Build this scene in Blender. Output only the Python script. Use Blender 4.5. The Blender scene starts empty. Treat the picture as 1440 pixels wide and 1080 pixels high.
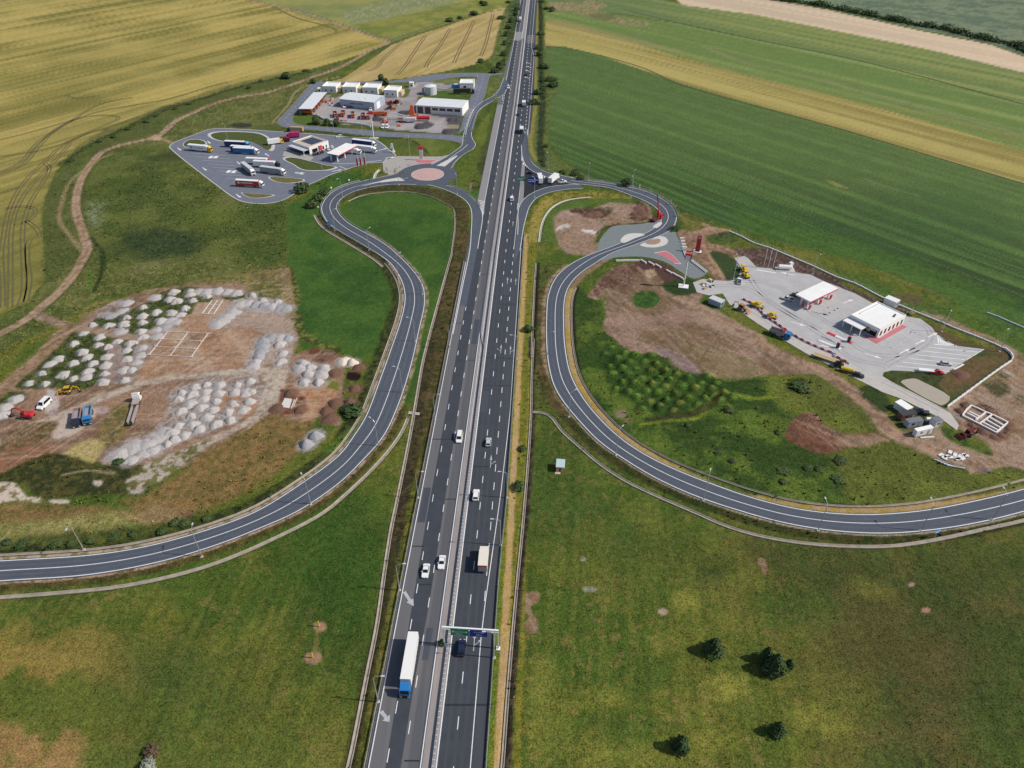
import bpy, bmesh, math, random
import numpy as np
from mathutils import Vector, Matrix
random.seed(7)
rng = np.random.default_rng(7)
scene = bpy.context.scene
COL = scene.collection
R = math.radians

# ---------------------------------------------------------------- camera, sky, sun, exposure
PITCH = R(37.8); SP, CP = math.sin(PITCH), math.cos(PITCH); CAM_H = 160.0
cam_d = bpy.data.cameras.new('camera'); cam = bpy.data.objects.new('camera', cam_d); COL.objects.link(cam)
cam.location = (0, 0, CAM_H); cam.rotation_euler = (R(90) - PITCH, 0, 0)
cam_d.sensor_width = 36; cam_d.lens = 25.0; cam_d.clip_start = 1; cam_d.clip_end = 60000
scene.camera = cam
SUN_EL, SUN_AZ = R(43), R(96)          # azimuth clockwise from +Y (the view direction): the sun stands to the right
w = bpy.data.worlds.new('World'); scene.world = w; w.use_nodes = True
nt = w.node_tree; bg = nt.nodes['Background']
sky = nt.nodes.new('ShaderNodeTexSky'); sky.sky_type = 'NISHITA'; sky.sun_disc = False
sky.sun_elevation = SUN_EL; sky.sun_rotation = SUN_AZ; sky.air_density = 1.0; sky.dust_density = 1.2
nt.links.new(sky.outputs[0], bg.inputs[0]); bg.inputs[1].default_value = 0.085
sun_d = bpy.data.lights.new('sun', 'SUN'); sun_d.energy = 3.6; sun_d.angle = R(1.3); sun_d.color = (1, .93, .82)
sun = bpy.data.objects.new('sun', sun_d); COL.objects.link(sun); sun.location = (300, 0, 300)
sdir = Vector((math.sin(SUN_AZ) * math.cos(SUN_EL), math.cos(SUN_AZ) * math.cos(SUN_EL), math.sin(SUN_EL)))
sun.rotation_euler = sdir.to_track_quat('Z', 'Y').to_euler()
vs = scene.view_settings; vs.view_transform = 'Standard'; vs.look = 'None'; vs.exposure = 0.14; vs.gamma = 1.0; vs.use_curve_mapping = False
scene.cycles.max_bounces = 5; scene.cycles.volume_bounces = 0; scene.cycles.use_denoising = True

# ---------------------------------------------------------------- survey: where a point of the photograph lies on the ground
def G(px, py, z=0.0):
    x = (px - 720) / 1000; v = (py - 540) / 1000
    t = (CAM_H - z) / (SP + v * CP)
    return (t * x, t * (CP - v * SP))
def Ginv(X, Y, z=0.0):
    dz = z - CAM_H; f = Y * CP - dz * SP; u = Y * SP + dz * CP
    return 720 + 1000 * X / f, 540 - 1000 * u / f
SHEETS = dict(A=(0, 0, 3), B=(480, 0, 3), C=(960, 0, 3), D=(0, 360, 3), E=(480, 360, 3), F=(960, 360, 3), G=(0, 720, 3), H=(480, 720, 3),
              I=(960, 720, 3), J=(230, 160, 7.2), K=(390, 90, 7.2), L=(540, 90, 7.2), M=(720, 190, 7.2), N=(860, 260, 7.2), O=(980, 350, 7.2),
              P=(1130, 380, 7.2), Q=(1240, 440, 7.2), R=(1240, 540, 7.2), S=(0, 500, 7.2), T=(100, 390, 7.2), U=(260, 390, 7.2), V=(380, 480, 7.2),
              W=(560, 200, 7.2), X=(740, 370, 7.2), Y=(780, 480, 7.2), Z=(430, 240, 7.2), a=(540, 760, 7.2), b=(520, 860, 7.2), c=(600, 580, 7.2), d=(630, 0, 7.2),
              k=(395, 175, 9), m=(460, 130, 9), p=(0, 0, 1))
def px(s):
    """'A 10,20 30,40' -> list of photograph coordinates (sheet letter, then points on that survey sheet; may switch sheets)."""
    out = []; sh = SHEETS['p']
    for tok in s.split():
        if len(tok) == 1 and tok in SHEETS: sh = SHEETS[tok]; continue
        x, y = tok.split(','); out.append((sh[0] + float(x) / sh[2], sh[1] + float(y) / sh[2]))
    return out
def W(s, z=0.0): return [G(x, y, z) for x, y in px(s)]
def W1(s, z=0.0): return W(s, z)[0]

def catmull(pts, n=8, closed=False):
    P = [np.array(q, float) for q in pts]; m = len(P); out = []
    segs = m if closed else m - 1
    for i in range(segs):
        p0 = P[(i - 1) % m] if (closed or i > 0) else 2 * P[0] - P[1]
        p1 = P[i]; p2 = P[(i + 1) % m]
        p3 = P[(i + 2) % m] if (closed or i + 2 < m) else 2 * P[-1] - P[-2]
        # centripetal weights keep uneven spacing from looping
        t0 = 0; t1 = t0 + max(np.linalg.norm(p1 - p0), 1e-6) ** .5; t2 = t1 + max(np.linalg.norm(p2 - p1), 1e-6) ** .5; t3 = t2 + max(np.linalg.norm(p3 - p2), 1e-6) ** .5
        for k in range(n):
            t = t1 + (t2 - t1) * k / n
            A1 = (t1 - t) / (t1 - t0) * p0 + (t - t0) / (t1 - t0) * p1
            A2 = (t2 - t) / (t2 - t1) * p1 + (t - t1) / (t2 - t1) * p2
            A3 = (t3 - t) / (t3 - t2) * p2 + (t - t2) / (t3 - t2) * p3
            B1 = (t2 - t) / (t2 - t0) * A1 + (t - t0) / (t2 - t0) * A2
            B2 = (t3 - t) / (t3 - t1) * A2 + (t - t1) / (t3 - t1) * A3
            out.append((t2 - t) / (t2 - t1) * B1 + (t - t1) / (t2 - t1) * B2)
    if not closed: out.append(P[-1])
    return np.array(out)
def resample(pts, n):
    P = np.asarray(pts, float); s = np.r_[0, np.cumsum(np.hypot(*np.diff(P, axis=0).T))]
    t = np.linspace(0, s[-1], n)
    return np.c_[np.interp(t, s, P[:, 0]), np.interp(t, s, P[:, 1])]
def plen(P): P = np.asarray(P); return float(np.hypot(*np.diff(P, axis=0).T).sum())
def smooth_line(P, it=4):
    P = np.array(P, float)
    for _ in range(it): P[1:-1] = .25 * P[:-2] + .5 * P[1:-1] + .25 * P[2:]
    return P
def offset(P, d):
    P = np.asarray(P, float); T = np.gradient(P, axis=0); T /= np.maximum(np.linalg.norm(T, axis=1), 1e-9)[:, None]
    return P + np.c_[T[:, 1], -T[:, 0]] * d     # d > 0: to the right of travel

# ---------------------------------------------------------------- materials
def lin(r, g, b):
    f = lambda v: (v / 255 / 12.92) if v <= 10.3 else ((v / 255 + .055) / 1.055) ** 2.4
    return (f(r), f(g), f(b))
MATS = {}
def mat(name, rgb, rough=.6, metal=0.0, noise=0.0, nscale=1.0, bump=0.0, spec=.4, streak=None, emit=0):
    if name in MATS: return MATS[name]
    m = bpy.data.materials.new(name); m.use_nodes = True; MATS[name] = m
    t = m.node_tree; b = t.nodes['Principled BSDF']
    b.inputs['Base Color'].default_value = (*rgb, 1); b.inputs['Roughness'].default_value = rough
    b.inputs['Metallic'].default_value = metal; b.inputs['Specular IOR Level'].default_value = spec
    if noise or bump:
        geo = t.nodes.new('ShaderNodeNewGeometry'); mp = t.nodes.new('ShaderNodeMapping')
        t.links.new(geo.outputs['Position'], mp.inputs['Vector'])
        if streak: mp.inputs['Rotation'].default_value = (0, 0, streak[0]); mp.inputs['Scale'].default_value = (streak[1], streak[2], 1)
        n1 = t.nodes.new('ShaderNodeTexNoise'); n1.inputs['Scale'].default_value = nscale; n1.inputs['Detail'].default_value = 6; n1.inputs['Roughness'].default_value = .65
        t.links.new(mp.outputs[0], n1.inputs['Vector'])
        if noise:
            mr = t.nodes.new('ShaderNodeMapRange'); mr.inputs['From Min'].default_value = .25; mr.inputs['From Max'].default_value = .75
            mr.inputs['To Min'].default_value = 1 - noise; mr.inputs['To Max'].default_value = 1 + noise
            t.links.new(n1.outputs['Fac'], mr.inputs['Value'])
            mx = t.nodes.new('ShaderNodeVectorMath'); mx.operation = 'SCALE'; mx.inputs[0].default_value = rgb
            t.links.new(mr.outputs[0], mx.inputs['Scale']); t.links.new(mx.outputs[0], b.inputs['Base Color'])
        if bump:
            bp = t.nodes.new('ShaderNodeBump'); bp.inputs['Strength'].default_value = bump; bp.inputs['Distance'].default_value = .15
            t.links.new(n1.outputs['Fac'], bp.inputs['Height']); t.links.new(bp.outputs[0], b.inputs['Normal'])
    return m

# ---------------------------------------------------------------- mesh helpers
def mesh_obj(name, V, F, mats, fm=None, parent=None, smooth=False):
    me = bpy.data.meshes.new(name); me.from_pydata([tuple(map(float, v)) for v in V], [], [tuple(f) for f in F])
    for m in (mats if isinstance(mats, (list, tuple)) else [mats]): me.materials.append(m)
    if fm is not None: me.polygons.foreach_set('material_index', fm)
    if smooth: me.polygons.foreach_set('use_smooth', [True] * len(me.polygons))
    me.update()
    o = bpy.data.objects.new(name, me); COL.objects.link(o)
    if parent: o.parent = parent
    return o
def tag(o, label=None, cat=None, group=None, kind=None):
    if label: o['label'] = label
    if cat: o['category'] = cat
    if group: o['group'] = group
    if kind: o['kind'] = kind
    return o
def thing(name, label, cat, loc=(0, 0, 0), rz=0.0, group=None):
    o = bpy.data.objects.new(name, None); COL.objects.link(o); o.empty_display_size = .3
    o.location = loc if len(loc) == 3 else (*loc, 0); o.rotation_euler = (0, 0, rz)
    return tag(o, label, cat, group)
def copy_tree(o, loc=None, rz=None, label=None, parent=None, scale=None, group=None):
    c = o.copy(); COL.objects.link(c)
    if parent is not None: c.parent = parent
    if loc is not None: c.location = loc if len(loc) == 3 else (*loc, 0)
    if rz is not None: c.rotation_euler = (0, 0, rz)
    if label: c['label'] = label
    if group: c['group'] = group
    if scale is not None: c.scale = scale if hasattr(scale, '__len__') else (scale,) * 3
    for ch in list(o.children): copy_tree(ch, parent=c)
    return c
class MB:
    def __init__(s): s.V = []; s.F = []; s.M = []; s.slots = []
    def slot(s, m):
        if m not in s.slots: s.slots.append(m)
        return s.slots.index(m)
    def add(s, V, F, m):
        b = len(s.V); s.V += [tuple(v) for v in V]; k = s.slot(m)
        for f in F: s.F.append(tuple(b + i for i in f)); s.M.append(k)
        return s
    def box(s, x0, x1, y0, y1, z0, z1, m, taper=(0, 0), shift=(0, 0)):
        a, c = taper; u, v = shift
        V = [(x0, y0, z0), (x1, y0, z0), (x1, y1, z0), (x0, y1, z0), (x0 + a + u, y0 + c + v, z1), (x1 - a + u, y0 + c + v, z1), (x1 - a + u, y1 - c + v, z1), (x0 + a + u, y1 - c + v, z1)]
        return s.add(V, [(0, 3, 2, 1), (4, 5, 6, 7), (0, 1, 5, 4), (1, 2, 6, 5), (2, 3, 7, 6), (3, 0, 4, 7)], m)
    def cbox(s, x, y, z, dx, dy, dz, m, **k): return s.box(x - dx / 2, x + dx / 2, y - dy / 2, y + dy / 2, z, z + dz, m, **k)
    def prof(s, P, x0, x1, m, axis='x', inset=None):
        """a closed (y,z) profile drawn out from x0 to x1; inset pulls the end caps' outline in for a soft edge"""
        n = len(P); V = [(x0, y, z) for y, z in P] + [(x1, y, z) for y, z in P]
        F = [tuple(range(n - 1, -1, -1)), tuple(range(n, 2 * n))] + [(i, (i + 1) % n, n + (i + 1) % n, n + i) for i in range(n)]
        area = sum(P[i][0] * P[(i + 1) % n][1] - P[(i + 1) % n][0] * P[i][1] for i in range(n))
        if area < 0: F = [f[::-1] for f in F]
        if axis == 'y': V = [(y, x, z) for x, y, z in V]; F = [f[::-1] for f in F]
        return s.add(V, F, m)
    def plan(s, P, z0, z1, m, bottom=False):
        """a ground outline raised from z0 to z1"""
        P = [tuple(q[:2]) for q in P]; n = len(P)
        if sum(P[i][0] * P[(i + 1) % n][1] - P[(i + 1) % n][0] * P[i][1] for i in range(n)) < 0: P = P[::-1]
        V = [(x, y, z0) for x, y in P] + [(x, y, z1) for x, y in P]
        return s.add(V, [tuple(range(n, 2 * n))] + [(i, (i + 1) % n, n + (i + 1) % n, n + i) for i in range(n)], m)
    def tube(s, p, q, r, m, n=6, r2=None, caps=True):
        p, q = Vector(p), Vector(q); d = (q - p); d.normalize(); r2 = r if r2 is None else r2
        a = d.orthogonal().normalized(); b = d.cross(a); V = []
        for c, rr in ((p, r), (q, r2)):
            for i in range(n):
                t = 2 * math.pi * i / n; V.append(c + (a * math.cos(t) + b * math.sin(t)) * rr)
        F = [(i, (i + 1) % n, n + (i + 1) % n, n + i) for i in range(n)]
        if caps: F += [tuple(range(n - 1, -1, -1)), tuple(range(n, 2 * n))]
        return s.add(V, F, m)
    def strip(s, L, Rr, m, zl=0.0, zr=None, profile=None):
        zr = zl if zr is None else zr; n = len(L)
        V = [(*L[i], zl) for i in range(n)] + [(*Rr[i], zr) for i in range(n)]
        return s.add(V, [(i, n + i, n + i + 1, i + 1) for i in range(n - 1)], m)
    def line(s, P, hw, m, z): return s.strip(offset(P, -hw), offset(P, hw), m, z)
    def poly(s, P, m, z):
        P = [tuple(q[:2]) for q in P]; n = len(P)
        if sum(P[i][0] * P[(i + 1) % n][1] - P[(i + 1) % n][0] * P[i][1] for i in range(n)) < 0: P = P[::-1]
        return s.add([(x, y, z) for x, y in P], [tuple(range(n))], m)
    def build(s, name, parent=None, smooth=False):
        return mesh_obj(name, s.V, s.F, s.slots, s.M, parent, smooth)
def dashes(mb, P, hw, m, z, on, off, start=0.0):
    L = plen(P); n = max(8, int(L / 1.0)); Q = resample(P, n); step = L / (n - 1); t = start
    while t + on < L:
        i0 = t / step; i1 = (t + on) / step; k = max(2, int(on / 2) + 1)
        idx = np.linspace(i0, i1, k); seg = np.c_[np.interp(idx, np.arange(n), Q[:, 0]), np.interp(idx, np.arange(n), Q[:, 1])]
        mb.line(seg, hw, m, z); t += on + off
def heading(p, q): return math.atan2(q[1] - p[1], q[0] - p[0]) - math.pi / 2   # rotz that turns local +Y along p->q

# ---------------------------------------------------------------- the terrain
xs = np.r_[np.arange(-660, 0, 15), np.arange(0, 1440, 2), np.arange(1440, 2115, 15)]
ys = np.r_[np.arange(1290, 1080, -10), np.arange(1080, -4, -2), np.arange(-6, -200, -6), np.array([-205, -212, -219, -225])]
PX, PY = np.meshgrid(xs, ys); NR, NC = PX.shape
T_ = CAM_H / (SP + (PY - 540) / 1000 * CP)
GX = (T_ * (PX - 720) / 1000).ravel(); GY = (T_ * (CP - (PY - 540) / 1000 * SP)).ravel()
N_ = GX.size
def hash2(i, j, seed):
    h = (i.astype(np.int64) * 374761393 + j.astype(np.int64) * 668265263 + seed * 974634777) & 0xffffffff
    h = ((h ^ (h >> 13)) * 1274126177) & 0xffffffff
    return ((h ^ (h >> 16)) & 0xffffff) / float(0xffffff)
def vnoise(x, y, seed=0):
    i = np.floor(x); j = np.floor(y); u = x - i; v = y - j; u = u * u * (3 - 2 * u); v = v * v * (3 - 2 * v)
    a = hash2(i, j, seed); b = hash2(i + 1, j, seed); c_ = hash2(i, j + 1, seed); d = hash2(i + 1, j + 1, seed)
    return (a * (1 - u) + b * u) * (1 - v) + (c_ * (1 - u) + d * u) * v
def fbm(x, y, seed=0, o=4):
    s = 0; a = .5; t = 0
    for k in range(o): s = s + a * vnoise(x, y, seed + k * 17); t += a; a *= .55; x = x * 2.03 + 11.3; y = y * 2.03 + 7.7
    return s / t
def sstep(a, b, x): t = np.clip((x - a) / (b - a), 0, 1); return t * t * (3 - 2 * t)
WOB = fbm(GX / 6, GY / 6, 3, 4) - .5            # wobble for edges
FINE = fbm(GX / 1.6, GY / 1.6, 5, 3) - .5
MID = fbm(GX / 14, GY / 14, 9, 4) - .5
BIG = fbm(GX / 60, GY / 60, 13, 4) - .5
HUGE = fbm(GX / 170, GY / 170, 15, 3) - .5
col = np.zeros((N_, 3)); grain = np.ones(N_); hgt = -.08 + .05 * FINE; cls = np.zeros(N_, int)
CLASSES = ['meadow']
def cid(n):
    if n not in CLASSES: CLASSES.append(n)
    return CLASSES.index(n)
def seg_dist(P, idx, closed):
    x = GX[idx]; y = GY[idx]; d = np.full(x.size, 1e9); m = len(P)
    for i in range(m if closed else m - 1):
        ax, ay = P[i]; bx, by = P[(i + 1) % m]; dx, dy = bx - ax, by - ay; q = dx * dx + dy * dy
        if q < 1e-9: continue
        t = np.clip(((x - ax) * dx + (y - ay) * dy) / q, 0, 1)
        d = np.minimum(d, np.hypot(x - ax - t * dx, y - ay - t * dy))
    return d
def inside(P, idx):
    x = GX[idx]; y = GY[idx]; r = np.zeros(x.size, bool); m = len(P)
    for i in range(m):
        ax, ay = P[i]; bx, by = P[(i + 1) % m]
        if ay == by: continue
        cr = ((ay > y) != (by > y)) & (x < (bx - ax) * (y - ay) / (by - ay) + ax); r ^= cr
    return r
def near(P, m):
    P = np.asarray(P); return np.nonzero((GX > P[:, 0].min() - m) & (GX < P[:, 0].max() + m) & (GY > P[:, 1].min() - m) & (GY < P[:, 1].max() + m))[0]
def mask_poly(P, soft, wob):
    idx = near(P, soft + wob + 1); sd = seg_dist(P, idx, True); sd = np.where(inside(P, idx), sd, -sd) + wob * 2 * WOB[idx] + wob * .6 * FINE[idx]
    return idx, sstep(-soft, soft, sd)
def mask_band(P, hw, soft, wob):
    idx = near(P, hw + soft + wob + 1); sd = hw - seg_dist(P, idx, False) + wob * 2 * WOB[idx]
    return idx, sstep(-soft, soft, sd)
def put(idx, a, rgb, g=None, name=None, patch=None, amt=1.0):
    c0 = np.array(lin(*rgb)); c1 = np.broadcast_to(c0, (idx.size, 3))
    if patch is not None:      # (second colour, noise field, threshold, softness)
        c2 = np.array(lin(*patch[0])); f = sstep(patch[2] - patch[3], patch[2] + patch[3], patch[1][idx])[:, None]; c1 = c1 * (1 - f) + c2 * f
    a = a * amt
    col[idx] = col[idx] * (1 - a[:, None]) + c1 * a[:, None]
    if g is not None: grain[idx] = grain[idx] * (1 - a) + g * a
    if name: cls[idx[a > .5]] = cid(name)
def fill(s, rgb, soft=1.0, wob=1.0, g=None, name=None, patch=None, amt=1.0, curve=True):
    P = s if not isinstance(s, str) else W(s)
    if curve: P = catmull(P, 5, True)
    idx, a = mask_poly(P, soft, wob); put(idx, a, rgb, g, name, patch, amt); return P
def band(s, hw, rgb, soft=.5, wob=.3, g=None, name=None, patch=None, amt=1.0):
    P = s if not isinstance(s, str) else catmull(W(s), 6)
    idx, a = mask_band(P, hw, soft, wob); put(idx, a, rgb, g, name, patch, amt); return P
def blob(s, rx, ry, rgb, soft=1.5, wob=1.5, **k):
    c_ = px(s)[0]; fill([G(c_[0] + rx * math.cos(t), c_[1] + ry * math.sin(t)) for t in np.linspace(0, 2 * math.pi, 14)[:-1]], rgb, soft, wob, **k)
def dip(P, hw, depth):
    idx = near(P, hw * 2); d = seg_dist(P, idx, False); hgt[idx] -= depth * (1 - sstep(0, hw, d))
def stripes(ang, across, along, seed=0):     # long soft streaks along direction ang
    ca, sa = math.cos(ang), math.sin(ang); u = GX * ca + GY * sa; v = -GX * sa + GY * ca
    return fbm(u / along, v / across, seed, 4) - .5
# ---- meadow everywhere first, mottled green to straw
def mixinto(mask, rgb): 
    global col
    m = np.clip(mask, 0, 1)[:, None]; col[:] = col * (1 - m) + np.array(lin(*rgb)) * m
col[:] = lin(73, 91, 35)
mixinto(sstep(-.02, .14, BIG + .5 * MID) * .75, (94, 100, 40))
mixinto(sstep(.02, .16, MID + .6 * FINE) * .5, (110, 108, 48))
mixinto(sstep(.04, .2, -BIG + .5 * MID) * .65, (54, 74, 30))
MOW = stripes(R(84), 1.5, 90, 71); mixinto(sstep(.03, .14, MOW) * .28, (58, 74, 28)); mixinto(sstep(.05, .16, -MOW) * .25, (112, 112, 52))
mixinto(sstep(.15, .24, FINE + .4 * WOB) * .5, (120, 108, 62))
# lower left: straw patches near the camera corner
blob('p 30,960', 150, 80, (138, 118, 62), 12, 8, patch=((88, 98, 40), MID, .0, .08), amt=.85)
blob('p 20,1060', 120, 60, (150, 118, 76), 8, 8, patch=((96, 102, 44), MID, .03, .08), amt=.9)
blob('p 330,1060', 200, 40, (112, 108, 52), 10, 8, patch=((70, 88, 38), MID, .02, .1), amt=.6)
blob('p 140,930', 60, 22, (124, 112, 58), 8, 6, amt=.5)
blob('p 250,960', 90, 60, (58, 78, 36), 12, 8, amt=.6)
for q, rx, ry in (('p 460,780', 80, 110), ('p 500,840', 40, 140), ('p 700,640', 10, 60)): blob(q, rx, ry, (50, 78, 28), 14, 8, amt=.65)
# lower right: cloud shade painted in as a darker tone, with pale rings and bare spots
fill('p 1060,770 1460,760 1460,1090 1250,1090 1180,980 1120,880', (58, 66, 34), 22, 12, amt=.75, patch=((74, 70, 40), MID, .02, .1))
fill('p 740,620 800,640 850,700 960,740 1000,790 940,830 830,800 750,760', (56, 78, 34), 10, 6, amt=.5)
for q, rx, ry, a in (('p 1025,965', 26, 17, .8), ('p 1140,1008', 22, 13, .6), ('p 1178,1020', 20, 14, .6), ('p 965,845', 15, 12, .65), ('p 862,985', 20, 15, .55), ('p 820,985', 22, 12, .4),
                     ('p 930,907', 16, 9, .4), ('p 1010,1040', 26, 12, .5), ('p 770,1000', 30, 70, .35), ('p 900,1060', 90, 20, .4), ('p 1225,830', 26, 9, .35)):
    blob(q, rx, ry, (134, 132, 58), 3, 2.5, amt=a)
blob('p 1330,930', 40, 50, (92, 78, 50), 8, 6, amt=.5); blob('p 1290,1030', 70, 18, (106, 92, 56), 6, 5, amt=.45)
blob('p 1050,920', 34, 16, (60, 74, 34), 4, 2, amt=.4); blob('p 1010,800', 22, 14, (40, 62, 30), 5, 3, amt=.7)
fill('H 760,350 840,340 830,380 800,400 830,450 825,500 770,500 760,480 785,440 755,400', (138, 110, 84), .5, .8, g=.6, name='bare_earth')
blob('p 932,860', 7, 4.5, (160, 140, 122), .3, .6, g=.5); blob('p 1070,790', 3.5, 3, (134, 108, 88), .4, .5); fill('I 325,195 345,200 350,270 335,240', (132, 108, 86), .4, .4)
blob('I 965,305', 5, 4, (150, 126, 110), .3, .5, g=.6); blob('I 1028,412', 7, 4, (150, 118, 96), .3, .6, g=.6); blob('p 820,787', 5, 3, (150, 140, 120), .3, .4); blob('p 830,828', 9, 3, (140, 140, 120), .5, .6)
blob('p 449,880', 10, 7, (162, 128, 104), .4, .8, g=.5, name='bare_earth'); blob('p 441,925', 11, 7, (162, 128, 104), .4, .8, g=.5, name='bare_earth'); band('p 447,885 443,918', .6, (128, 118, 70), .5, .3, amt=.6)

# ---- crop fields
ANG_L = R(57); ANG_R = R(-51)
SL = stripes(ANG_L, 9, 520, 21) * 1.3; SLf = stripes(ANG_L, 3.0, 260, 22) * 1.5; SR = stripes(ANG_R, 9, 420, 31) * 1.5; SRf = stripes(ANG_R, 2.6, 260, 32) * 1.4
far = sstep(250, 520, GY)
P = fill('p 63,393 63,360 58,310 63,277 80,238 117,207 150,190 187,172 227,150 277,140 333,123 400,107 443,95 482,84 520,72 545,60 528,52 500,43 480,38 433,23 383,8 340,-8 200,-40 -660,-120 -660,500 -60,470 0,441 40,424', (124, 118, 60), .8, 1.0, g=.5, name='wheat_field', curve=False)
idx, a = mask_poly(P, .8, .6); m = np.zeros(N_); m[idx] = a
mixinto(m * sstep(-.1, .2, SL) * .6, (154, 140, 76)); mixinto(m * sstep(.0, .16, -SL) * .3, (112, 108, 54)); mixinto(m * sstep(.02, .14, SLf) * .45, (102, 100, 52)); mixinto(m * sstep(.04, .16, -SLf) * .35, (158, 148, 90))
mixinto(m * far * sstep(-.3, .25, BIG + .7 * SL) * .6, (188, 168, 100)); mixinto(m * (1 - far) * .45, (102, 102, 50)); mixinto(m * sstep(.05, .2, -HUGE) * .2, (110, 108, 56))
# fields beyond it
fill('p 340,-8 383,8 433,23 480,38 513,48 547,60 600,42 660,22 712,12 735,-30 600,-80 300,-60', (140, 138, 82), 2, 2, g=.8, name='pasture', patch=((118, 126, 78), BIG, .0, .12), curve=False)
fill('B 0,60 120,20 330,-20 500,-30 470,10 330,40 150,90 30,100', (118, 128, 88), 4, 3, patch=((144, 146, 112), FINE, .05, .1), amt=.8, curve=False)
fill('B 30,110 330,50 480,15 560,0 720,-20 740,10 690,40 560,55 430,90 330,125 210,150 200,170 150,150', (132, 132, 66), 2, 2, patch=((110, 118, 60), MID, .0, .1), curve=False)
P = fill('p 455,117 480,111 513,90 549,64 577,53 623,38 667,23 700,12 711,11 702,45 693,75 688,82 668,90 640,97 610,103 560,111 500,116', (168, 148, 100), .8, .8, g=.5, name='stubble_field', curve=False)
SU = stripes(R(68), 4, 120, 41); idx, a = mask_poly(P, .8, .5); m = np.zeros(N_); m[idx] = a
mixinto(m * sstep(-.02, .15, SU) * .6, (188, 166, 118)); mixinto(m * sstep(.02, .2, -SU + .5 * BIG) * .5, (142, 128, 66))
# right of the motorway
P = fill('p 765,67 790,64 847,78 903,98 960,118 1160,175 1440,258 2115,455 2115,760 1440,480 1343,423 1276,394 1210,368 1160,353 1100,340 1033,320 960,297 945,287 920,273 890,263 859,257 830,250 800,229 782,214 771,196 770,187 772,147 780,127 782,115 767,97', (54, 82, 42), 1, .8, g=.7, name='crop_field', curve=False)
idx, a = mask_poly(P, 1, .6); m = np.zeros(N_); m[idx] = a; d2 = sstep(150, 420, GX * .78 + GY * .62 - 120)
mixinto(m * sstep(-.02, .15, SR) * .7, (70, 98, 48)); mixinto(m * sstep(.0, .14, -SR) * .85, (40, 64, 36)); mixinto(m * sstep(.02, .12, SRf) * .6, (38, 60, 34)); mixinto(m * sstep(.04, .16, -SRf) * .4, (98, 120, 64)); mixinto(m * sstep(.05, .2, SRf - .5 * SR) * .35, (66, 74, 46))
up = sstep(330, 470, GY * .8 + GX * .6); mixinto(m * up * .55, (98, 120, 66)); mixinto(m * sstep(.06, .2, HUGE) * .35, (56, 84, 48))
fill('C 600,755 660,775 700,795 640,785', (140, 138, 74), .8, .8, amt=.7, curve=False); fill('C 760,750 1000,825 1000,830 800,775', (112, 120, 74), .8, 1, amt=.5, curve=False)
fill('p 1040,318 1110,345 1210,372 1276,398 1343,426 1440,468 1440,420 1343,385 1210,340 1120,318 1030,290', (74, 100, 42), 4, 3, amt=.65, patch=((60, 88, 36), FINE, .0, .1), curve=False)
P = fill('p 767,28 790,30 850,48 900,62 960,82 1040,103 1193,140 1327,177 1440,212 2115,380 2115,455 1440,258 1160,175 960,118 903,98 847,78 790,64 766,66', (152, 140, 82), 1, .8, g=.45, name='barley_field', curve=False)
idx, a = mask_poly(P, 1, .6); m = np.zeros(N_); m[idx] = a
mixinto(m * sstep(-.05, .15, SR) * .6, (176, 162, 100)); mixinto(m * sstep(.0, .16, -SR + .3 * BIG) * .6, (124, 114, 62)); mixinto(m * sstep(200, 560, GX) * .4, (112, 112, 58))
P = fill('p 767,16 830,18 880,22 960,34 1193,82 1440,147 2115,330 2115,380 1440,212 1327,177 1193,140 1040,103 960,82 900,62 850,48 790,30 766,28', (112, 128, 72), 1, .8, g=.6, name='crop_field', curve=False)
idx, a = mask_poly(P, 1, .6); m = np.zeros(N_); m[idx] = a
mixinto(m * sstep(.0, .16, SR) * .5, (134, 146, 86)); mixinto(m * sstep(.0, .16, -SR) * .5, (84, 112, 58)); mixinto(m * sstep(450, 640, GX) * .5, (78, 104, 62))
band('C 100,200 250,260 420,300 640,350 760,390 1000,450 1440,570', 3, (132, 128, 92), 2, 3, amt=.55); band('C 0,230 160,290 380,350 600,400 760,440 1000,480 1440,600', 5, (128, 122, 70), 3, 3, amt=.5)
P = fill('p 770,-30 860,-20 960,7 1060,20 1160,40 1300,68 1440,102 2115,290 2115,330 1440,147 1193,82 960,33 880,20 830,16 768,16', (112, 126, 72), 2, 1, g=.7, name='pasture', curve=False)
idx, a = mask_poly(P, 1, .6); m = np.zeros(N_); m[idx] = a
mixinto(m * sstep(.0, .16, SR) * .6, (138, 142, 86)); mixinto(m * sstep(.0, .16, -SR) * .5, (90, 110, 68)); mixinto(m * (1 - sstep(90, 260, GX)) * .5, (90, 110, 74))
P = fill('p 940,-12 1083,0 1160,13 1293,43 1393,63 1440,80 2115,250 2115,290 1440,102 1300,68 1160,40 1060,20 960,7', (206, 182, 156), 1.5, 1, g=.3, name='fallow_field', curve=False)
idx, a = mask_poly(P, 1, .6); m = np.zeros(N_); m[idx] = a; mixinto(m * (1 - sstep(300, 560, GX)) * .6, (172, 158, 136)); mixinto(m * sstep(.0, .14, SR) * .3, (222, 200, 172))
P = fill('p 760,-210 2115,-210 2115,246 1440,78 1393,61 1293,41 1160,11 1083,-2 940,-14 780,-32', (92, 108, 88), 3, 1, g=.9, name='pasture', patch=((114, 126, 100), MID + .6 * SR, .0, .1), curve=False)
fill('p 765,-40 740,-210 -660,-210 -660,-115 300,-62 600,-82', (128, 134, 84), 5, 2, g=.8, name='pasture', curve=False)
fill('B 880,10 1000,10 1060,-5 1120,20 1090,40 1170,70 1300,95 1280,112 1170,100 1060,75 980,55 900,40', (150, 130, 98), 2, 3, g=.5, patch=((108, 112, 70), FINE, .04, .1), amt=.8)
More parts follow.
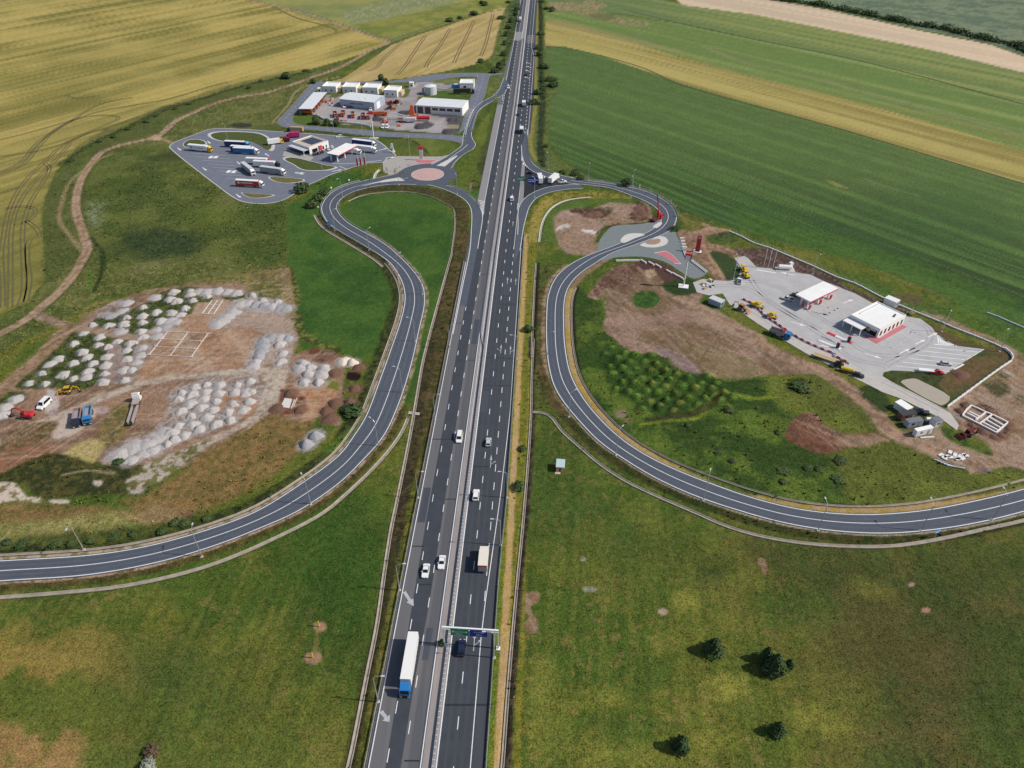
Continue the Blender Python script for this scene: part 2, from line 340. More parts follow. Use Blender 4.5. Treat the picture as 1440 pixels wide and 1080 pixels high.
fill('B 1040,60 1110,55 1160,75 1100,85', (96, 100, 62), 1.5, 2, amt=.8)
fill('B 870,80 1000,100 1200,150 1440,215 1440,225 1180,170 980,125 870,105', (140, 128, 88), 2, 3, amt=.55, curve=False)
JOINS = (('B 855,195 920,200 1000,215 1100,236 1270,285 C 0,360 600,525 1440,775 p 2115,455', .7), ('C 0,100 300,165 700,245 1000,320 1440,440 p 2115,330', .9), ('B 1190,40 1440,100', .8))
band('B 200,172 330,128 430,95 560,62 690,38', 1.6, (92, 96, 50), .6, .8, amt=.85)

# ---- rough ground between the fields, tracks and the left slip road
P = fill('p 66,393 66,360 61,310 66,277 83,238 120,207 153,190 190,172 230,150 280,140 336,123 403,107 446,95 482,86 460,112 441,118 390,172 395,182 330,182 250,203 240,210 300,262 340,284 380,286 405,282 400,330 404,370 330,392 230,400 130,420 110,440 50,470 -60,520 -60,480 0,447 44,428', (92, 96, 48), 2, 2, g=1, name='meadow', patch=((76, 84, 42), MID, .0, .1), curve=False)
idx, a = mask_poly(P, 2, 1); m = np.zeros(N_); m[idx] = a
mixinto(m * sstep(.03, .16, FINE + .6 * MID) * .6, (112, 114, 62)); mixinto(m * sstep(.04, .18, BIG) * .5, (60, 84, 36)); mixinto(m * sstep(.1, .22, FINE - MID) * .4, (122, 122, 84))
fill('A 350,620 560,610 700,620 760,700 880,790 960,850 1120,860 1190,840 1210,1080 700,1080 D 430,30 A 400,960 340,860', (80, 92, 38), 6, 4, amt=.55, patch=((58, 76, 34), MID, .0, .12))
blob('p 225,342', 58, 22, (40, 56, 34), 7, 9, patch=((58, 72, 42), FINE, .02, .08), amt=.9); blob('p 190,330', 16, 14, (52, 66, 40), 3, 3, amt=.6); blob('p 235,222', 30, 5, (50, 58, 34), 2, 2, amt=.6); blob('p 180,260', 40, 12, (62, 78, 34), 5, 3, amt=.7)
blob('A 400,900', 16, 22, (120, 128, 98), 3, 4, patch=((84, 96, 48), FINE, .0, .06), amt=.7); blob('p 340,176', 16, 4, (48, 52, 44), .8, 1, amt=.9); blob('p 300,305', 40, 14, (92, 104, 44), 8, 5, amt=.5)
fill('A 180,900 260,700 380,580 560,500 800,410 1000,350 1300,290 1290,330 1000,400 820,460 690,520 640,570 400,640 320,740 290,900 330,1060 D 240,80 180,120 A 190,1040', (82, 88, 44), 2, 3, amt=.6, patch=((58, 74, 36), FINE, .0, .08))
# deep green hay meadow and loop lawn
P = fill('p 403,290 440,270 452,262 500,252 548,240 490,262 468,282 462,300 470,316 500,336 540,362 558,392 566,418 560,450 548,478 536,508 520,502 490,500 462,488 428,492 414,470 408,420 405,360', (56, 86, 36), 1, 1, g=.7, name='meadow', curve=False)
P2 = W('Z 480,290 560,255 740,225 900,212 1100,220 1280,265 1420,345 1440,420 W 560,680 575,850 545,1000 E 465,0 440,120 400,220 370,330 330,500 300,600 250,650 300,500 345,320 355,200 340,110 300,40 262,-10 Z 1000,960 800,790 600,650 420,520 350,420 340,370 400,330')
fill(P2, (56, 86, 36), 1, .5, g=.6, curve=False)
for PP in (P, P2):
    idx, a = mask_poly(np.array(PP), 1.5, .5); m = np.zeros(N_); m[idx] = a
    mixinto(m * sstep(.0, .14, BIG + MID) * .45, (76, 100, 42)); mixinto(m * sstep(.0, .14, -MID - BIG) * .5, (44, 72, 32)); mixinto(m * sstep(.08, .2, FINE) * .3, (84, 104, 44))
fill('Z 40,10 200,30 400,20 560,20 500,80 380,130 300,160 200,200 100,200 10,180', (60, 92, 38), 1, 1, amt=.8)
fill('k 560,640 740,620 960,640 1000,660 880,690 620,690', (48, 84, 36), 1, 1, amt=.7)
# tree-lined strips beside the motorway, far end
fill('d 575,90 720,0 740,0 690,250 640,480 585,700 545,880 520,990 380,1000 380,790 560,740 540,700 450,660 400,610 440,575 470,470 500,320', (104, 110, 58), 1, 1.5, name='meadow', patch=((76, 90, 48), FINE, .0, .08), curve=False)
fill('d 590,90 640,0 720,0 680,200 620,440 560,620 530,700 520,690 560,560 600,380 640,200', (80, 96, 56), 2, 1.5, patch=((54, 70, 42), FINE, .0, .08), curve=False)
fill('d 905,0 950,0 965,200 960,420 985,640 1040,760 1110,830 1105,940 1040,1010 1040,1080 M 370,30 380,110 480,240 700,380 1000,500 1000,470 700,430 400,370 250,290 195,200 180,0 d 875,1080 880,500', (96, 104, 52), 1, 1.5, name='meadow', patch=((74, 88, 46), FINE, .0, .08), curve=False)
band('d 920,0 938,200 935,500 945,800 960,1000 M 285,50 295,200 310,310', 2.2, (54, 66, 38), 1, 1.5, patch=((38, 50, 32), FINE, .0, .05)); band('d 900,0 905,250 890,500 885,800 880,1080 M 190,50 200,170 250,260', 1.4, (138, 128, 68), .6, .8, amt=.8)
blob('d 1040,870', 8, 5, (62, 72, 42), 1.5, 1.5); blob('d 1050,810', 8, 3, (60, 72, 42), 1.5, 1.5)

# ---- motorway verges (u, Y measured across and along the carriageway)
def dl(Y): Y = np.asarray(Y, float); return np.where(Y < 306, 0, np.where(Y < 550, (Y - 306) / 244 * 1.4, np.minimum(1.4 + (Y - 550) / 410 * .5, 2.2)))
def hx(u, Y): return u + .0403 * np.asarray(Y, float) + dl(Y)
def hline(u, y0, y1, n=None):
    Y = np.linspace(y0, y1, n or max(6, int((y1 - y0) / 6))); U = np.interp(Y, *zip(*u)) if isinstance(u, (list, tuple)) else u
    return np.c_[hx(U, Y), Y]
def hband(u0, u1, y0, y1, rgb, **k):
    L = hline(u0, y0, y1); Rr = hline(u1, y0, y1); return fill(np.r_[L, Rr[::-1]], rgb, k.pop('soft', .3), k.pop('wob', .3), curve=False, **k)
VL = W('p 627,380 614,440 598,520 575,620 556,720 528,860 492,1078'); VL0 = W('H 5,1190 40,1060 60,960 110,700 155,480 190,220 215,60 E 235,1050 275,850 300,720 320,600 345,450 375,330 410,200 440,90 468,-10')
P = np.r_[np.array(VL0), hline(-34.2, 60, 330)[::-1]]
fill(P, (74, 76, 36), .5, .5, g=1, curve=False, name='verge', patch=((98, 92, 44), FINE, .02, .1))
LV0 = catmull(VL0, 4); band(offset(LV0, 2.6), 1.5, (50, 48, 30), .6, .6, patch=((74, 66, 42), FINE, .02, .08)); band(offset(LV0, 1.0), .5, (60, 50, 42), .3, .3, amt=.8)
hband(-37.2, -34.2, 60, 300, (86, 92, 34), amt=.6, soft=.5, wob=.7, patch=((120, 118, 50), FINE, .03, .08)); hband(-40, -36.8, 60, 130, (52, 54, 28), amt=.7, soft=.5, wob=.7)
fill('W 835,590 850,500 880,300 930,50 945,0 840,0 830,90 800,200 770,330 740,420 720,490 800,580', (60, 66, 38), .6, .8, name='verge', patch=((84, 96, 40), MID, .0, .1), curve=False)
fill('W 590,300 600,200 700,130 800,100 790,200 810,300 760,400 680,470 560,410 590,360', (92, 106, 38), 1, 1, amt=.8, patch=((70, 84, 36), FINE, .0, .1))
fill('W 720,480 850,500 830,590 760,560', (64, 100, 36), 1, 1, amt=.8); band('W 760,380 740,420 725,490', .5, (130, 118, 100), .3, .3); blob('W 755,390', 3, 2, (34, 36, 28), .4, .4)
fill('L 1150,440 1060,500 960,640 930,780 1000,830 1060,600 1120,450', (96, 108, 42), 1, 1, amt=.8); fill('L 1020,880 1090,560 1160,420 1165,460 1100,700 1050,960', (70, 78, 44), .8, .8, amt=.8)
hband(-8.9, -1.0, 55, 345, (98, 104, 36), name='verge', patch=((120, 112, 44), FINE, .02, .1)); hband(-9.0, -7.4, 60, 300, (84, 108, 38), amt=.75, wob=.6)
hband(-6.9, -5.0, 55, 330, (172, 145, 104), g=.5, wob=.35, name='dirt_path', patch=((168, 142, 90), FINE, .04, .08)); hband(-3.4, -2.6, 55, 320, (92, 100, 44), amt=.6, wob=.5)
P = W('E 770,0 757,200 755,420 E 740,650 722,900 H 715,0 H 705,180 690,400 675,600 655,880 640,1080'); 
VR0 = W('X 100,0 85,200 75,420 65,600 55,1000 E 812,330 803,500 800,660 785,900 770,1080 H 765,60 745,260 725,480 705,720 690,920 680,1070 665,1200'); RV0 = catmull(VR0, 4)
band(offset(RV0, -1.0), .75, (48, 44, 34), .4, .3, patch=((76, 66, 52), FINE, .03, .06))
fill('X 110,0 90,400 75,700 60,1080 E 810,540 815,640 880,650 910,610 880,520 860,420 860,300 X 190,500 200,350 240,240 330,110 470,0', (88, 92, 42), 1, .8, name='verge', patch=((66, 76, 38), FINE, .0, .1), curve=False)
fill('X 110,250 180,240 220,330 190,500 190,900 210,1080 120,1080 130,700 100,500', (96, 80, 54), 1, 1, patch=((66, 62, 38), FINE, .0, .08), amt=.85); band('X 120,0 105,300 85,700 70,1080', .9, (38, 40, 26), .5, .5)
fill('M 150,1080 165,900 220,720 330,620 480,570 800,560 1100,600 1220,640 1150,650 900,640 750,640 560,650 420,690 330,790 295,920 275,1080', (128, 122, 52), .6, .6, name='verge', patch=((96, 96, 44), FINE, .0, .08), curve=False)
fill('M 190,900 280,700 400,640 420,700 310,860 270,1080 160,1080 E 760,360 770,60', (150, 136, 70), .8, .8, amt=.7)
fill('M 275,1080 295,920 330,790 420,700 560,655 750,645 900,645 1150,655 1240,660 1100,690 860,690 700,740 500,770 430,830 420,940 470,1080', (80, 100, 44), 1, 1, name='meadow')
# verges along the slip roads (travel outward from the roundabouts)
# slip road edges
L_OUT = catmull(W('p -170,800 -80,794 0,789 127,781 200,770 267,753 317,737 360,720 417,685 480,638 497,614 513,590 535,533 553,483 565,447 570,420 567,400 557,380 546,367 520,350 486,330 465,317 455,303 452,294 455,284 465,272 476,265 492,259 513,254 541,248 556,245 563,241'), 6)
L_IN = catmull(W('p -170,833 -80,826 0,817 127,808 233,788 317,762 367,742 417,720 480,677 510,647 537,617 557,577 577,517 590,460 597,427 595,403 588,390 577,376 562,361 541,343 513,327 490,314 477,301 473,293 476,283 486,275 502,268 527,262 548,259.5 569,259 585,259.8'), 6)
R_OUT = catmull(W('p 803,249.8 817,252.5 859,258 874,261 902,267 922.5,275 940.5,286 949,297 951.5,306 949,315 938,327 915.5,336 888,346 860,356 837,370 818,382.5 804,396 796,411 792.7,430 792.5,453 793.5,481 800,520 808,540 824,566 849,595 877,620 913,643 960,665 1010,684 1060,701 1127,717 1210,724 1293,719 1370,705 1440,688 1560,652 1700,605'), 6)
R_INN = catmull(W('p 803,258 831,260.5 859,264.5 887,274.5 906,282 920,290 928,298 931,306 928,314 920,321 906,329 888,335 860,347 830,358 805,370 786,385 776,401 770.5,419 769,439 768.5,467 769.5,495 773,520 780,544 794,567 815,592 843,621 880,647 920,671 960,690 993,703 1043,719 1093,733 1160,745 1243,750 1327,743 1393,731 1440,719 1560,688 1700,650'), 6)
n = 260
L_OUT, L_IN = smooth_line(resample(L_OUT, n), 6), smooth_line(resample(L_IN, n), 6)
R_OUT, R_INN = smooth_line(resample(R_OUT, 320), 6), smooth_line(resample(R_INN, 320), 6)
def sub(P, s0, s1):
    i, j = [int(np.argmin(np.hypot(P[:, 0] - q[0], P[:, 1] - q[1]))) for q in (W1(s0), W1(s1))]
    return P[min(i, j):max(i, j) + 1]
L_E = lambda s: sub(L_OUT, *s); 
# weedy verges of the left slip road
Q = sub(L_OUT, 'p -170,800', 'p 546,367')
band(offset(Q, -1.0), .9, (172, 154, 132), .3, .35, g=.4, name='verge', patch=((120, 112, 74), FINE, .04, .08))
band(offset(Q, -4.2), 2.0, (64, 72, 34), .8, 1.0, name='verge', patch=((42, 50, 26), FINE, .0, .06)); band(offset(sub(L_OUT, 'p -170,800', 'p 267,753'), -8), 3.0, (86, 92, 46), 1.5, 1.5, patch=((56, 64, 30), FINE, .0, .08))
band(offset(sub(L_IN, 'p -170,833', 'p 560,572'), 2.0), 1.6, (66, 66, 34), .5, .5, name='verge', patch=((88, 80, 44), FINE, .02, .08)); band(offset(sub(L_IN, 'p -170,833', 'p 560,572'), .7), .5, (164, 138, 116), .25, .3, patch=((110, 96, 66), FINE, .03, .08))
band(offset(sub(L_IN, 'p 560,572', 'p 513,327'), .9), .8, (150, 132, 108), .3, .3, patch=((96, 100, 54), FINE, .02, .08))
band(offset(sub(L_IN, 'p 476,283', 'p 585,260'), 1.6), 1.4, (84, 74, 46), .6, .5, patch=((70, 78, 36), FINE, .0, .08)); fill('Z 520,205 700,165 1000,145 1200,160 1400,200 W 560,500 640,570 700,650 715,760 705,1080 600,1080 590,760 540,660 450,590 W 330,530 Z 1280,270 1100,215 900,205 740,215 560,250 480,285 430,300', (58, 62, 34), .8, .6, name='verge', patch=((78, 72, 44), FINE, .02, .08), curve=False)
fill('W 590,700 700,620 712,900 700,1080 E 540,0 510,90 460,300 420,520 380,720 345,900 310,1080 345,700 372,500 E 410,260 E 445,90 E 470,0', (60, 62, 32), .8, .7, name='verge', patch=((88, 74, 48), FINE, .02, .08), curve=False)
band(offset(sub(L_OUT, 'p 546,367', 'p 455,303'), -2.8), 2.4, (50, 52, 30), .6, .6, name='verge', patch=((76, 70, 42), FINE, .0, .06)); band(offset(sub(L_OUT, 'p 560,465', 'p 546,367'), -2.6), .8, (52, 58, 30), .4, .4)
# right slip road: sandy inner strip, dark outer verge
band(offset(sub(R_OUT, 'p 800,404', 'p 1700,605'), -1.7), 1.25, (160, 136, 100), .3, .4, g=.5, name='dirt_path', patch=((156, 130, 66), FINE, .03, .08))
band(offset(sub(R_OUT, 'p 800,404', 'p 1700,605'), -4.4), .9, (44, 46, 30), .4, .5); band(offset(sub(R_OUT, 'p 888,346', 'p 800,404'), -1.8), 1.6, (128, 108, 82), .4, .5)
band(offset(sub(R_INN, 'p 800,374', 'p 794,567'), 1.1), 1.0, (148, 126, 100), .4, .4, g=.6, name='verge', patch=((106, 92, 62), FINE, .02, .08)); band(offset(sub(R_INN, 'p 773,520', 'p 880,647'), 3.2), 1.8, (92, 76, 50), .7, .7, patch=((62, 64, 34), FINE, .0, .08))
band(offset(sub(R_INN, 'p 815,592', 'p 1700,650'), 2.3), 1.9, (48, 58, 26), .5, .5, name='verge', patch=((66, 64, 32), FINE, .02, .08)); band(offset(sub(R_INN, 'p 794,567', 'p 1700,650'), .6), .4, (150, 138, 118), .2, .2)
band(offset(sub(R_OUT, 'p 803,250', 'p 945,290'), -1.8), 1.0, (120, 112, 84), .4, .4, patch=((84, 92, 48), FINE, .0, .08))

# ---- works yard on the left
fill('D -120,560 0,590 220,330 320,280 400,225 540,172 610,142 800,112 1000,78 1130,48 1218,50 1235,200 1260,330 1240,420 1290,395 1410,395 1450,440 1440,610 1330,690 1250,760 1100,720 1000,760 780,890 640,870 430,880 330,835 180,840 60,930 -120,980', (146, 118, 98), 1, 1.5, g=.8, name='bare_earth', patch=((126, 100, 80), MID, .02, .1), curve=False)
fill('D 560,180 800,110 1130,46 1218,48 1230,330 1200,340 1222,200 1040,175 1030,120 840,120 640,150 500,190 400,230 330,280 400,190', (124, 112, 68), 1.5, 2, g=.8, patch=((92, 98, 46), FINE, .0, .1))
fill('D 640,330 900,180 980,290 1080,330 1050,470 900,490 720,505 560,540 600,430', (160, 126, 100), 2, 2, g=.7, patch=((172, 146, 124), SR, .0, .1)); fill('D 820,210 930,180 970,210 930,250 820,245', (168, 142, 122), 1, 1, g=.4)
for s in ('D 380,285 440,240 540,232 690,150 790,128 860,140 900,190 830,200 800,245 700,265 640,305 560,335 470,310', 'D 310,318 450,322 580,372 545,430 480,385 470,500 430,520 360,560 250,560 60,545 140,480 200,415 240,370', 'D 900,130 1030,160 1060,155 1200,195 1000,185 960,185 930,170', 'D -20,580 110,580 110,600 20,620 -30,625'):
    fill(s, (52, 62, 32), .8, 1.0, g=1, name='meadow', patch=((78, 88, 42), FINE, .03, .08))
for s in ('D 395,255 480,190 560,178 545,215 500,245 420,262', 'D 890,135 1030,150 960,168 800,150', 'D 640,325 700,270 760,280 700,330', 'D 470,300 540,320 545,335 480,330', 'D 580,380 640,370 640,410 600,460 560,530 520,540 500,530 540,470'): fill(s, (158, 146, 144), .6, .8, g=.5, patch=((134, 118, 108), FINE, .02, .08))
band('D 160,250 290,295 430,320 540,340 650,362', 2.2, (150, 126, 106), .8, .6, g=.4, name='dirt_track'); band('D 292,298 215,380 130,455 60,515 -40,600', 3.0, (150, 122, 98), 1, .7, g=.4, name='dirt_track', patch=((126, 106, 72), FINE, .03, .08))
fill('D 468,372 508,375 515,530 460,535', (146, 130, 124), .5, .5, g=.5, name='dirt_track')
# pale haul road
fill('D -60,800 0,765 100,715 200,680 300,640 400,595 560,535 720,500 900,485 1215,460 1222,475 1170,640 1140,665 1060,710 900,790 780,850 700,890 640,940 600,1000 560,1005 520,945 600,890 700,850 800,800 940,740 1020,705 1080,650 1110,560 1100,505 900,505 720,525 600,548 420,615 260,680 160,725 60,770 -40,830', (180, 168, 154), .7, .8, g=.6, name='haul_road', patch=((172, 156, 142), FINE, .02, .08), curve=False)
fill('D 700,850 800,800 900,770 780,880 650,960 560,1010 520,945 600,890', (172, 162, 150), 1, 1.5, g=.6, patch=((104, 104, 62), FINE, -.01, .08))
fill('D 720,570 830,525 1060,500 1110,530 1080,640 980,705 760,790 640,850 560,870 430,870 415,840 500,790 640,730 700,650', (156, 148, 146), 1, 1.2, g=.8, name='gravel', patch=((150, 128, 112), FINE, .06, .06)); fill('D 900,590 960,580 1080,600 1050,680 960,660 930,640', (166, 122, 88), .8, .8, g=.5)
fill('D 920,285 990,185 1100,175 1222,200 1235,345 1220,440 1110,455 1040,470 1075,345 1120,335 1050,300 940,300', (160, 142, 128), 1, 1.5, g=.7, patch=((172, 152, 132), MID, .0, .08)); fill('D 990,185 1222,205 1215,250 1140,235 1050,235 990,215', (170, 168, 172), .8, 1, g=.5, name='gravel')
fill('D 200,560 240,575 245,640 220,670 195,660', (178, 170, 168), .6, .6, g=.4); fill('D 220,720 330,650 420,640 330,740 230,770', (186, 170, 160), 1, 1, g=.4); blob('D 430,650', 9, 6, (176, 152, 148), .5, .6, g=.4)
fill('D 430,690 520,620 560,640 545,720 480,790 430,800', (128, 110, 66), 1, 1.2, g=.9, patch=((96, 96, 48), FINE, .02, .08)); fill('D 270,830 330,790 420,770 440,810 400,870 330,870', (164, 150, 96), 1, 1, g=.8)
fill('D 10,760 100,715 240,700 190,780 0,830', (120, 96, 66), 1, 1, g=.8, patch=((84, 76, 46), FINE, .02, .08)); fill('D -40,900 0,830 200,790 220,850 120,880 0,930', (136, 96, 70), 1.5, 1.5, g=.6)
# dry grass belt and weeds south of the yard
fill('D 560,1080 500,1030 640,1000 780,890 900,800 1000,750 1140,660 1250,700 1330,690 1280,800 1180,900 1040,1000 880,1070 G 800,0 500,40 300,80 0,110 -200,120 -200,20 0,0 D 0,1050 300,1050', (126, 102, 64), 2, 2, g=1, name='verge', patch=((104, 92, 52), FINE, .0, .1), curve=False)
fill('G -200,60 0,40 300,20 700,-10 760,20 500,70 200,90 -200,130', (118, 118, 64), 2, 2, patch=((140, 132, 84), FINE, .0, .1)); fill('G 500,10 700,-20 820,0 760,30 600,40', (140, 106, 84), 2, 2, amt=.6); fill('G 200,110 560,70 800,20 880,0 900,30 640,90 400,140 200,140', (58, 68, 32), 1, 1.5, amt=.8, patch=((86, 92, 40), FINE, .0, .08))
fill('D -60,960 60,890 160,850 240,835 330,850 440,885 560,880 590,900 530,945 545,1000 420,1010 300,1015 180,1020 60,960 -60,990', (50, 56, 30), 1, 1.5, g=1, name='meadow', patch=((78, 76, 40), FINE, .04, .08))
for s in ('D -40,965 60,958 90,985 110,1015 180,1022 182,1036 60,1030 -40,1042', 'D 390,945 430,950 420,970 395,962', 'D 210,1030 290,1030 290,1042 220,1042'): fill(s, (186, 172, 158), .5, .8, g=.5, patch=((120, 112, 78), FINE, .06, .06))
band('D 260,925 360,905 480,915', .5, (150, 140, 110), .5, .5, amt=.6)
# earthworks east of it
fill('D 1250,540 1400,515 1430,560 1380,630 1310,690 1220,660 1160,660 1220,560', (158, 116, 86), 1, 1, g=.5, patch=((174, 138, 108), FINE, .0, .08)); fill('D 1255,430 1300,405 1400,400 1440,430 1460,450 1400,470 1300,440', (132, 96, 80), 1, 1, g=.5)
fill('V 110,480 170,500 260,550 360,570 350,650 270,730 130,740 30,700 90,600', (98, 58, 42), .5, .5, g=.6, patch=((124, 78, 54), FINE, .0, .08)); fill('V 560,360 640,380 700,450 680,500 560,450', (112, 112, 50), .6, .6)
fill('V 780,315 910,325 880,390 775,380', (40, 24, 22), .25, .1, g=.4); fill('V 480,178 545,178 530,215 470,205', (42, 26, 26), .25, .1, g=.4); dip(np.array(W('V 800,350 880,355')), 2.5, .8); fill('V 690,650 800,640 880,700 800,760 720,740', (44, 58, 32), .8, .8); fill('V 620,760 720,780 690,850 580,830', (150, 124, 108), .8, .8, g=.5)  # darkness inside the dug pit painted into the soil, over a shallow dip
band('V 1080,560 1010,760 800,950 600,1080', 2.5, (66, 92, 32), .8, 1, amt=.8, patch=((92, 112, 44), FINE, .02, .08))
fill('V 380,90 420,60 540,90 700,110 640,140 400,130', (104, 62, 48), .6, .8, g=.6)
# bank along the field edge
band('D 1222,60 1238,150 1245,250 1290,340 1420,400', 2.0, (60, 68, 34), .8, 1.2, patch=((112, 112, 58), FINE, .02, .08)); band('D 1205,60 1215,150 1225,250', 2.2, (138, 118, 84), .8, .8, amt=.8)

# ---- farm track
TRK = catmull(W('p -80,506 -30,483 0,469 30,453 60,430 85,408 104,385 117,363 123,350 118,330 109,305 107,280 115,250 130,228 146,212 170,204 200,197 218,193 232,184 246,171 270,159 300,146 333,137 375,130 410,119 441,108 470,98 500,83 522,70 546,60 536,54 515,48 498,42 460,28 420,16 380,7 340,-2 250,-22'), 6)
band(TRK, 2.1, (168, 140, 118), .6, .5, g=.35, name='dirt_track', patch=((148, 124, 98), FINE, .03, .08)); band(TRK, .35, (136, 116, 88), .3, .3, amt=.7); band(offset(TRK, 3.0), .7, (70, 78, 40), .5, .5, amt=.6)
band('A 470,650 420,670 380,700 300,760 260,860 250,930 300,1000 345,1060', 1.1, (142, 124, 92), .6, .5, amt=.7); band('A 640,585 700,592 720,600', 1.2, (150, 130, 104), .5, .4)
blob('A 660,580', 7, 4, (180, 152, 128), .6, .8, g=.4); band('A 1440,320 1270,370 1210,450 1150,520 1160,540', .8, (142, 128, 98), .4, .3)
band('D 430,0 425,80 395,150', .9, (48, 60, 32), .4, .4); band('D 375,60 385,110 370,150', 1.2, (84, 104, 44), .5, .4); band('A 380,1000 430,1060 D 440,60', 1.0, (46, 58, 30), .5, .5, amt=.8)

# ---- right side works
fill('X 620,340 640,290 720,200 800,110 900,60 1000,10 1200,40 1300,70 1440,190 O 60,430 20,560 100,660 300,760 480,830 620,960 860,1010 O 1100,1120 F 560,500 640,545 560,580 400,500 200,520 60,500 0,470 Y 1440,330 1330,310 1200,250 1050,130 900,130 780,120 700,0 X 1000,880 880,760 780,680 800,450 780,400 700,370', (148, 122, 106), 1, 1.5, g=.85, name='bare_earth', patch=((126, 104, 80), MID, .0, .1), curve=False)
fill('X 640,290 720,200 800,120 900,65 960,60 1000,110 1060,140 1110,165 1080,215 1030,235 985,290 950,290 850,260 760,270 720,340 630,335', (92, 66, 58), .6, .8, g=.8, patch=((124, 94, 80), FINE, .0, .08)); fill('X 900,60 1000,5 1200,40 1180,90 1060,140 980,110', (120, 92, 76), .6, .6, g=.8, patch=((92, 68, 58), FINE, .0, .06))
fill('N 240,760 500,780 640,860 740,950 700,990 560,1000 500,960 460,900 420,850 300,860', (82, 58, 54), .6, .8, g=.7); blob('X 1255,105', 8, 6, (184, 162, 136), .5, .5, g=.4)
blob('p 909,421', 19, 13, (44, 74, 32), .8, 1.4, name='meadow', patch=((64, 92, 40), FINE, .02, .08)); fill('F 60,200 200,260 300,350 200,330 60,260', (150, 128, 110), 1, 1, g=.5); fill('F 0,380 120,380 260,420 330,500 200,520 60,500', (138, 118, 92), 2, 2, g=.7, patch=((118, 110, 68), FINE, .0, .08), amt=.8)
fill('Y 1000,80 1100,60 1440,260 1440,330 1280,270 1100,150', (136, 116, 116), 1, 1.2, g=.5)
# overgrown ground inside the right loop
OVG = W('X 520,300 600,200 700,120 820,60 860,20 640,150 560,230 620,340 700,370 810,340 790,400 760,480 780,680 880,760 1000,880 1080,920 1200,920 1440,960 Y 1180,240 1330,310 1440,330 F 60,500 200,530 400,500 560,500 640,540 560,580 680,575 760,640 830,700 850,760 960,800 1080,860 1190,890 1210,930 1380,890 1440,880 1500,870 1500,960 1300,1000 900,1050 500,1045 200,990 0,900 Y 800,1000 600,830 400,600 280,330 230,100 X 520,800 500,500')
fill(OVG, (58, 80, 32), .8, 1.0, g=1.2, name='meadow', patch=((78, 98, 38), MID, .0, .1), curve=False)
idx, a = mask_poly(np.array(OVG), 1, .5); m = np.zeros(N_); m[idx] = a
mixinto(m * sstep(.02, .12, FINE + .5 * MID) * .5, (94, 106, 44)); mixinto(m * sstep(.0, .12, -MID) * .55, (40, 60, 26)); mixinto(m * sstep(.06, .16, BIG) * .5, (104, 104, 48))
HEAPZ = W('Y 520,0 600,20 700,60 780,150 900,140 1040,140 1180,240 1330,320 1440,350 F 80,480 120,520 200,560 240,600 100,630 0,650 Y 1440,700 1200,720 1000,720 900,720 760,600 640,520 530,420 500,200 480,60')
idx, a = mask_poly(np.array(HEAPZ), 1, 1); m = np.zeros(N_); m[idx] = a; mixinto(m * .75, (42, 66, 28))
HB = []
hp = np.array(HEAPZ)
dirh = np.array([math.cos(R(-38)), math.sin(R(-38))]); dirv = np.array([-dirh[1], dirh[0]])
for i in range(-40, 41):
    for j in range(-40, 41):
        q = hp.mean(0) + dirh * (i * 4.6 + random.uniform(-.7, .7)) + dirv * (j * 5.2 + random.uniform(-.8, .8) + (i % 2) * 1.2)
        r = False
        for e in range(len(hp)):
            (ax, ay), (bx, by) = hp[e], hp[(e + 1) % len(hp)]
            if (ay > q[1]) != (by > q[1]) and q[0] < (bx - ax) * (q[1] - ay) / (by - ay) + ax: r = not r
        if r: HB.append((q[0], q[1], random.uniform(1.7, 3.1), random.uniform(1.0, 2.3)))
for x, y, r, h in HB:
    idx = np.nonzero((abs(GX - x) < r * 1.3) & (abs(GY - y) < r * 1.3))[0]; d = np.hypot(GX[idx] - x, GY[idx] - y) / r
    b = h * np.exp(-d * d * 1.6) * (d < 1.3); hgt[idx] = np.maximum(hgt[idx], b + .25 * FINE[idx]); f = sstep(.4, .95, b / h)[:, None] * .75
    tint = random.random(); c_ = np.array(lin(*((96, 126, 50) if tint < .6 else (116, 122, 56) if tint < .85 else (74, 108, 44)))); col[idx] = col[idx] * (1 - f) + c_ * f  # sunlit mound tops painted lighter against the dark gaps
band('Y 870,840 1100,800 1440,770 F 160,580 300,600 400,590', 1.0, (112, 126, 44), .6, .6, amt=.8); band('Y 930,800 1200,760 1440,720 F 160,590', 1.4, (56, 56, 32), .7, .6, amt=.85); blob('Y 670,730', 8, 6, (120, 108, 84), .8, .8, g=.6); blob('Y 740,800', 6, 4, (110, 96, 74), .8, .8, g=.6)
fill('F 440,770 455,700 500,665 560,665 600,710 680,750 780,745 840,750 890,780 800,790 700,810 640,825 560,830 490,800', (118, 80, 62), .8, 1.0, g=.7, name='bare_earth', patch=((96, 64, 50), FINE, .0, .08)); fill('F 640,770 760,755 880,775 760,800 660,800', (150, 126, 102), 1, 1, g=.5, amt=.8)
for i in range(5): band(np.array([G(*px(f'F {480 + i * 26},{690 + i * 6}')[0]), G(*px(f'F {560 + i * 26},{790 + i * 6}')[0])]), .35, (142, 102, 80), .3, .2, amt=.6)
blob('F 480,545', 16, 10, (38, 52, 26), 1, 2, amt=.8); blob('F 700,620', 14, 8, (86, 80, 54), 1.5, 2, amt=.6)
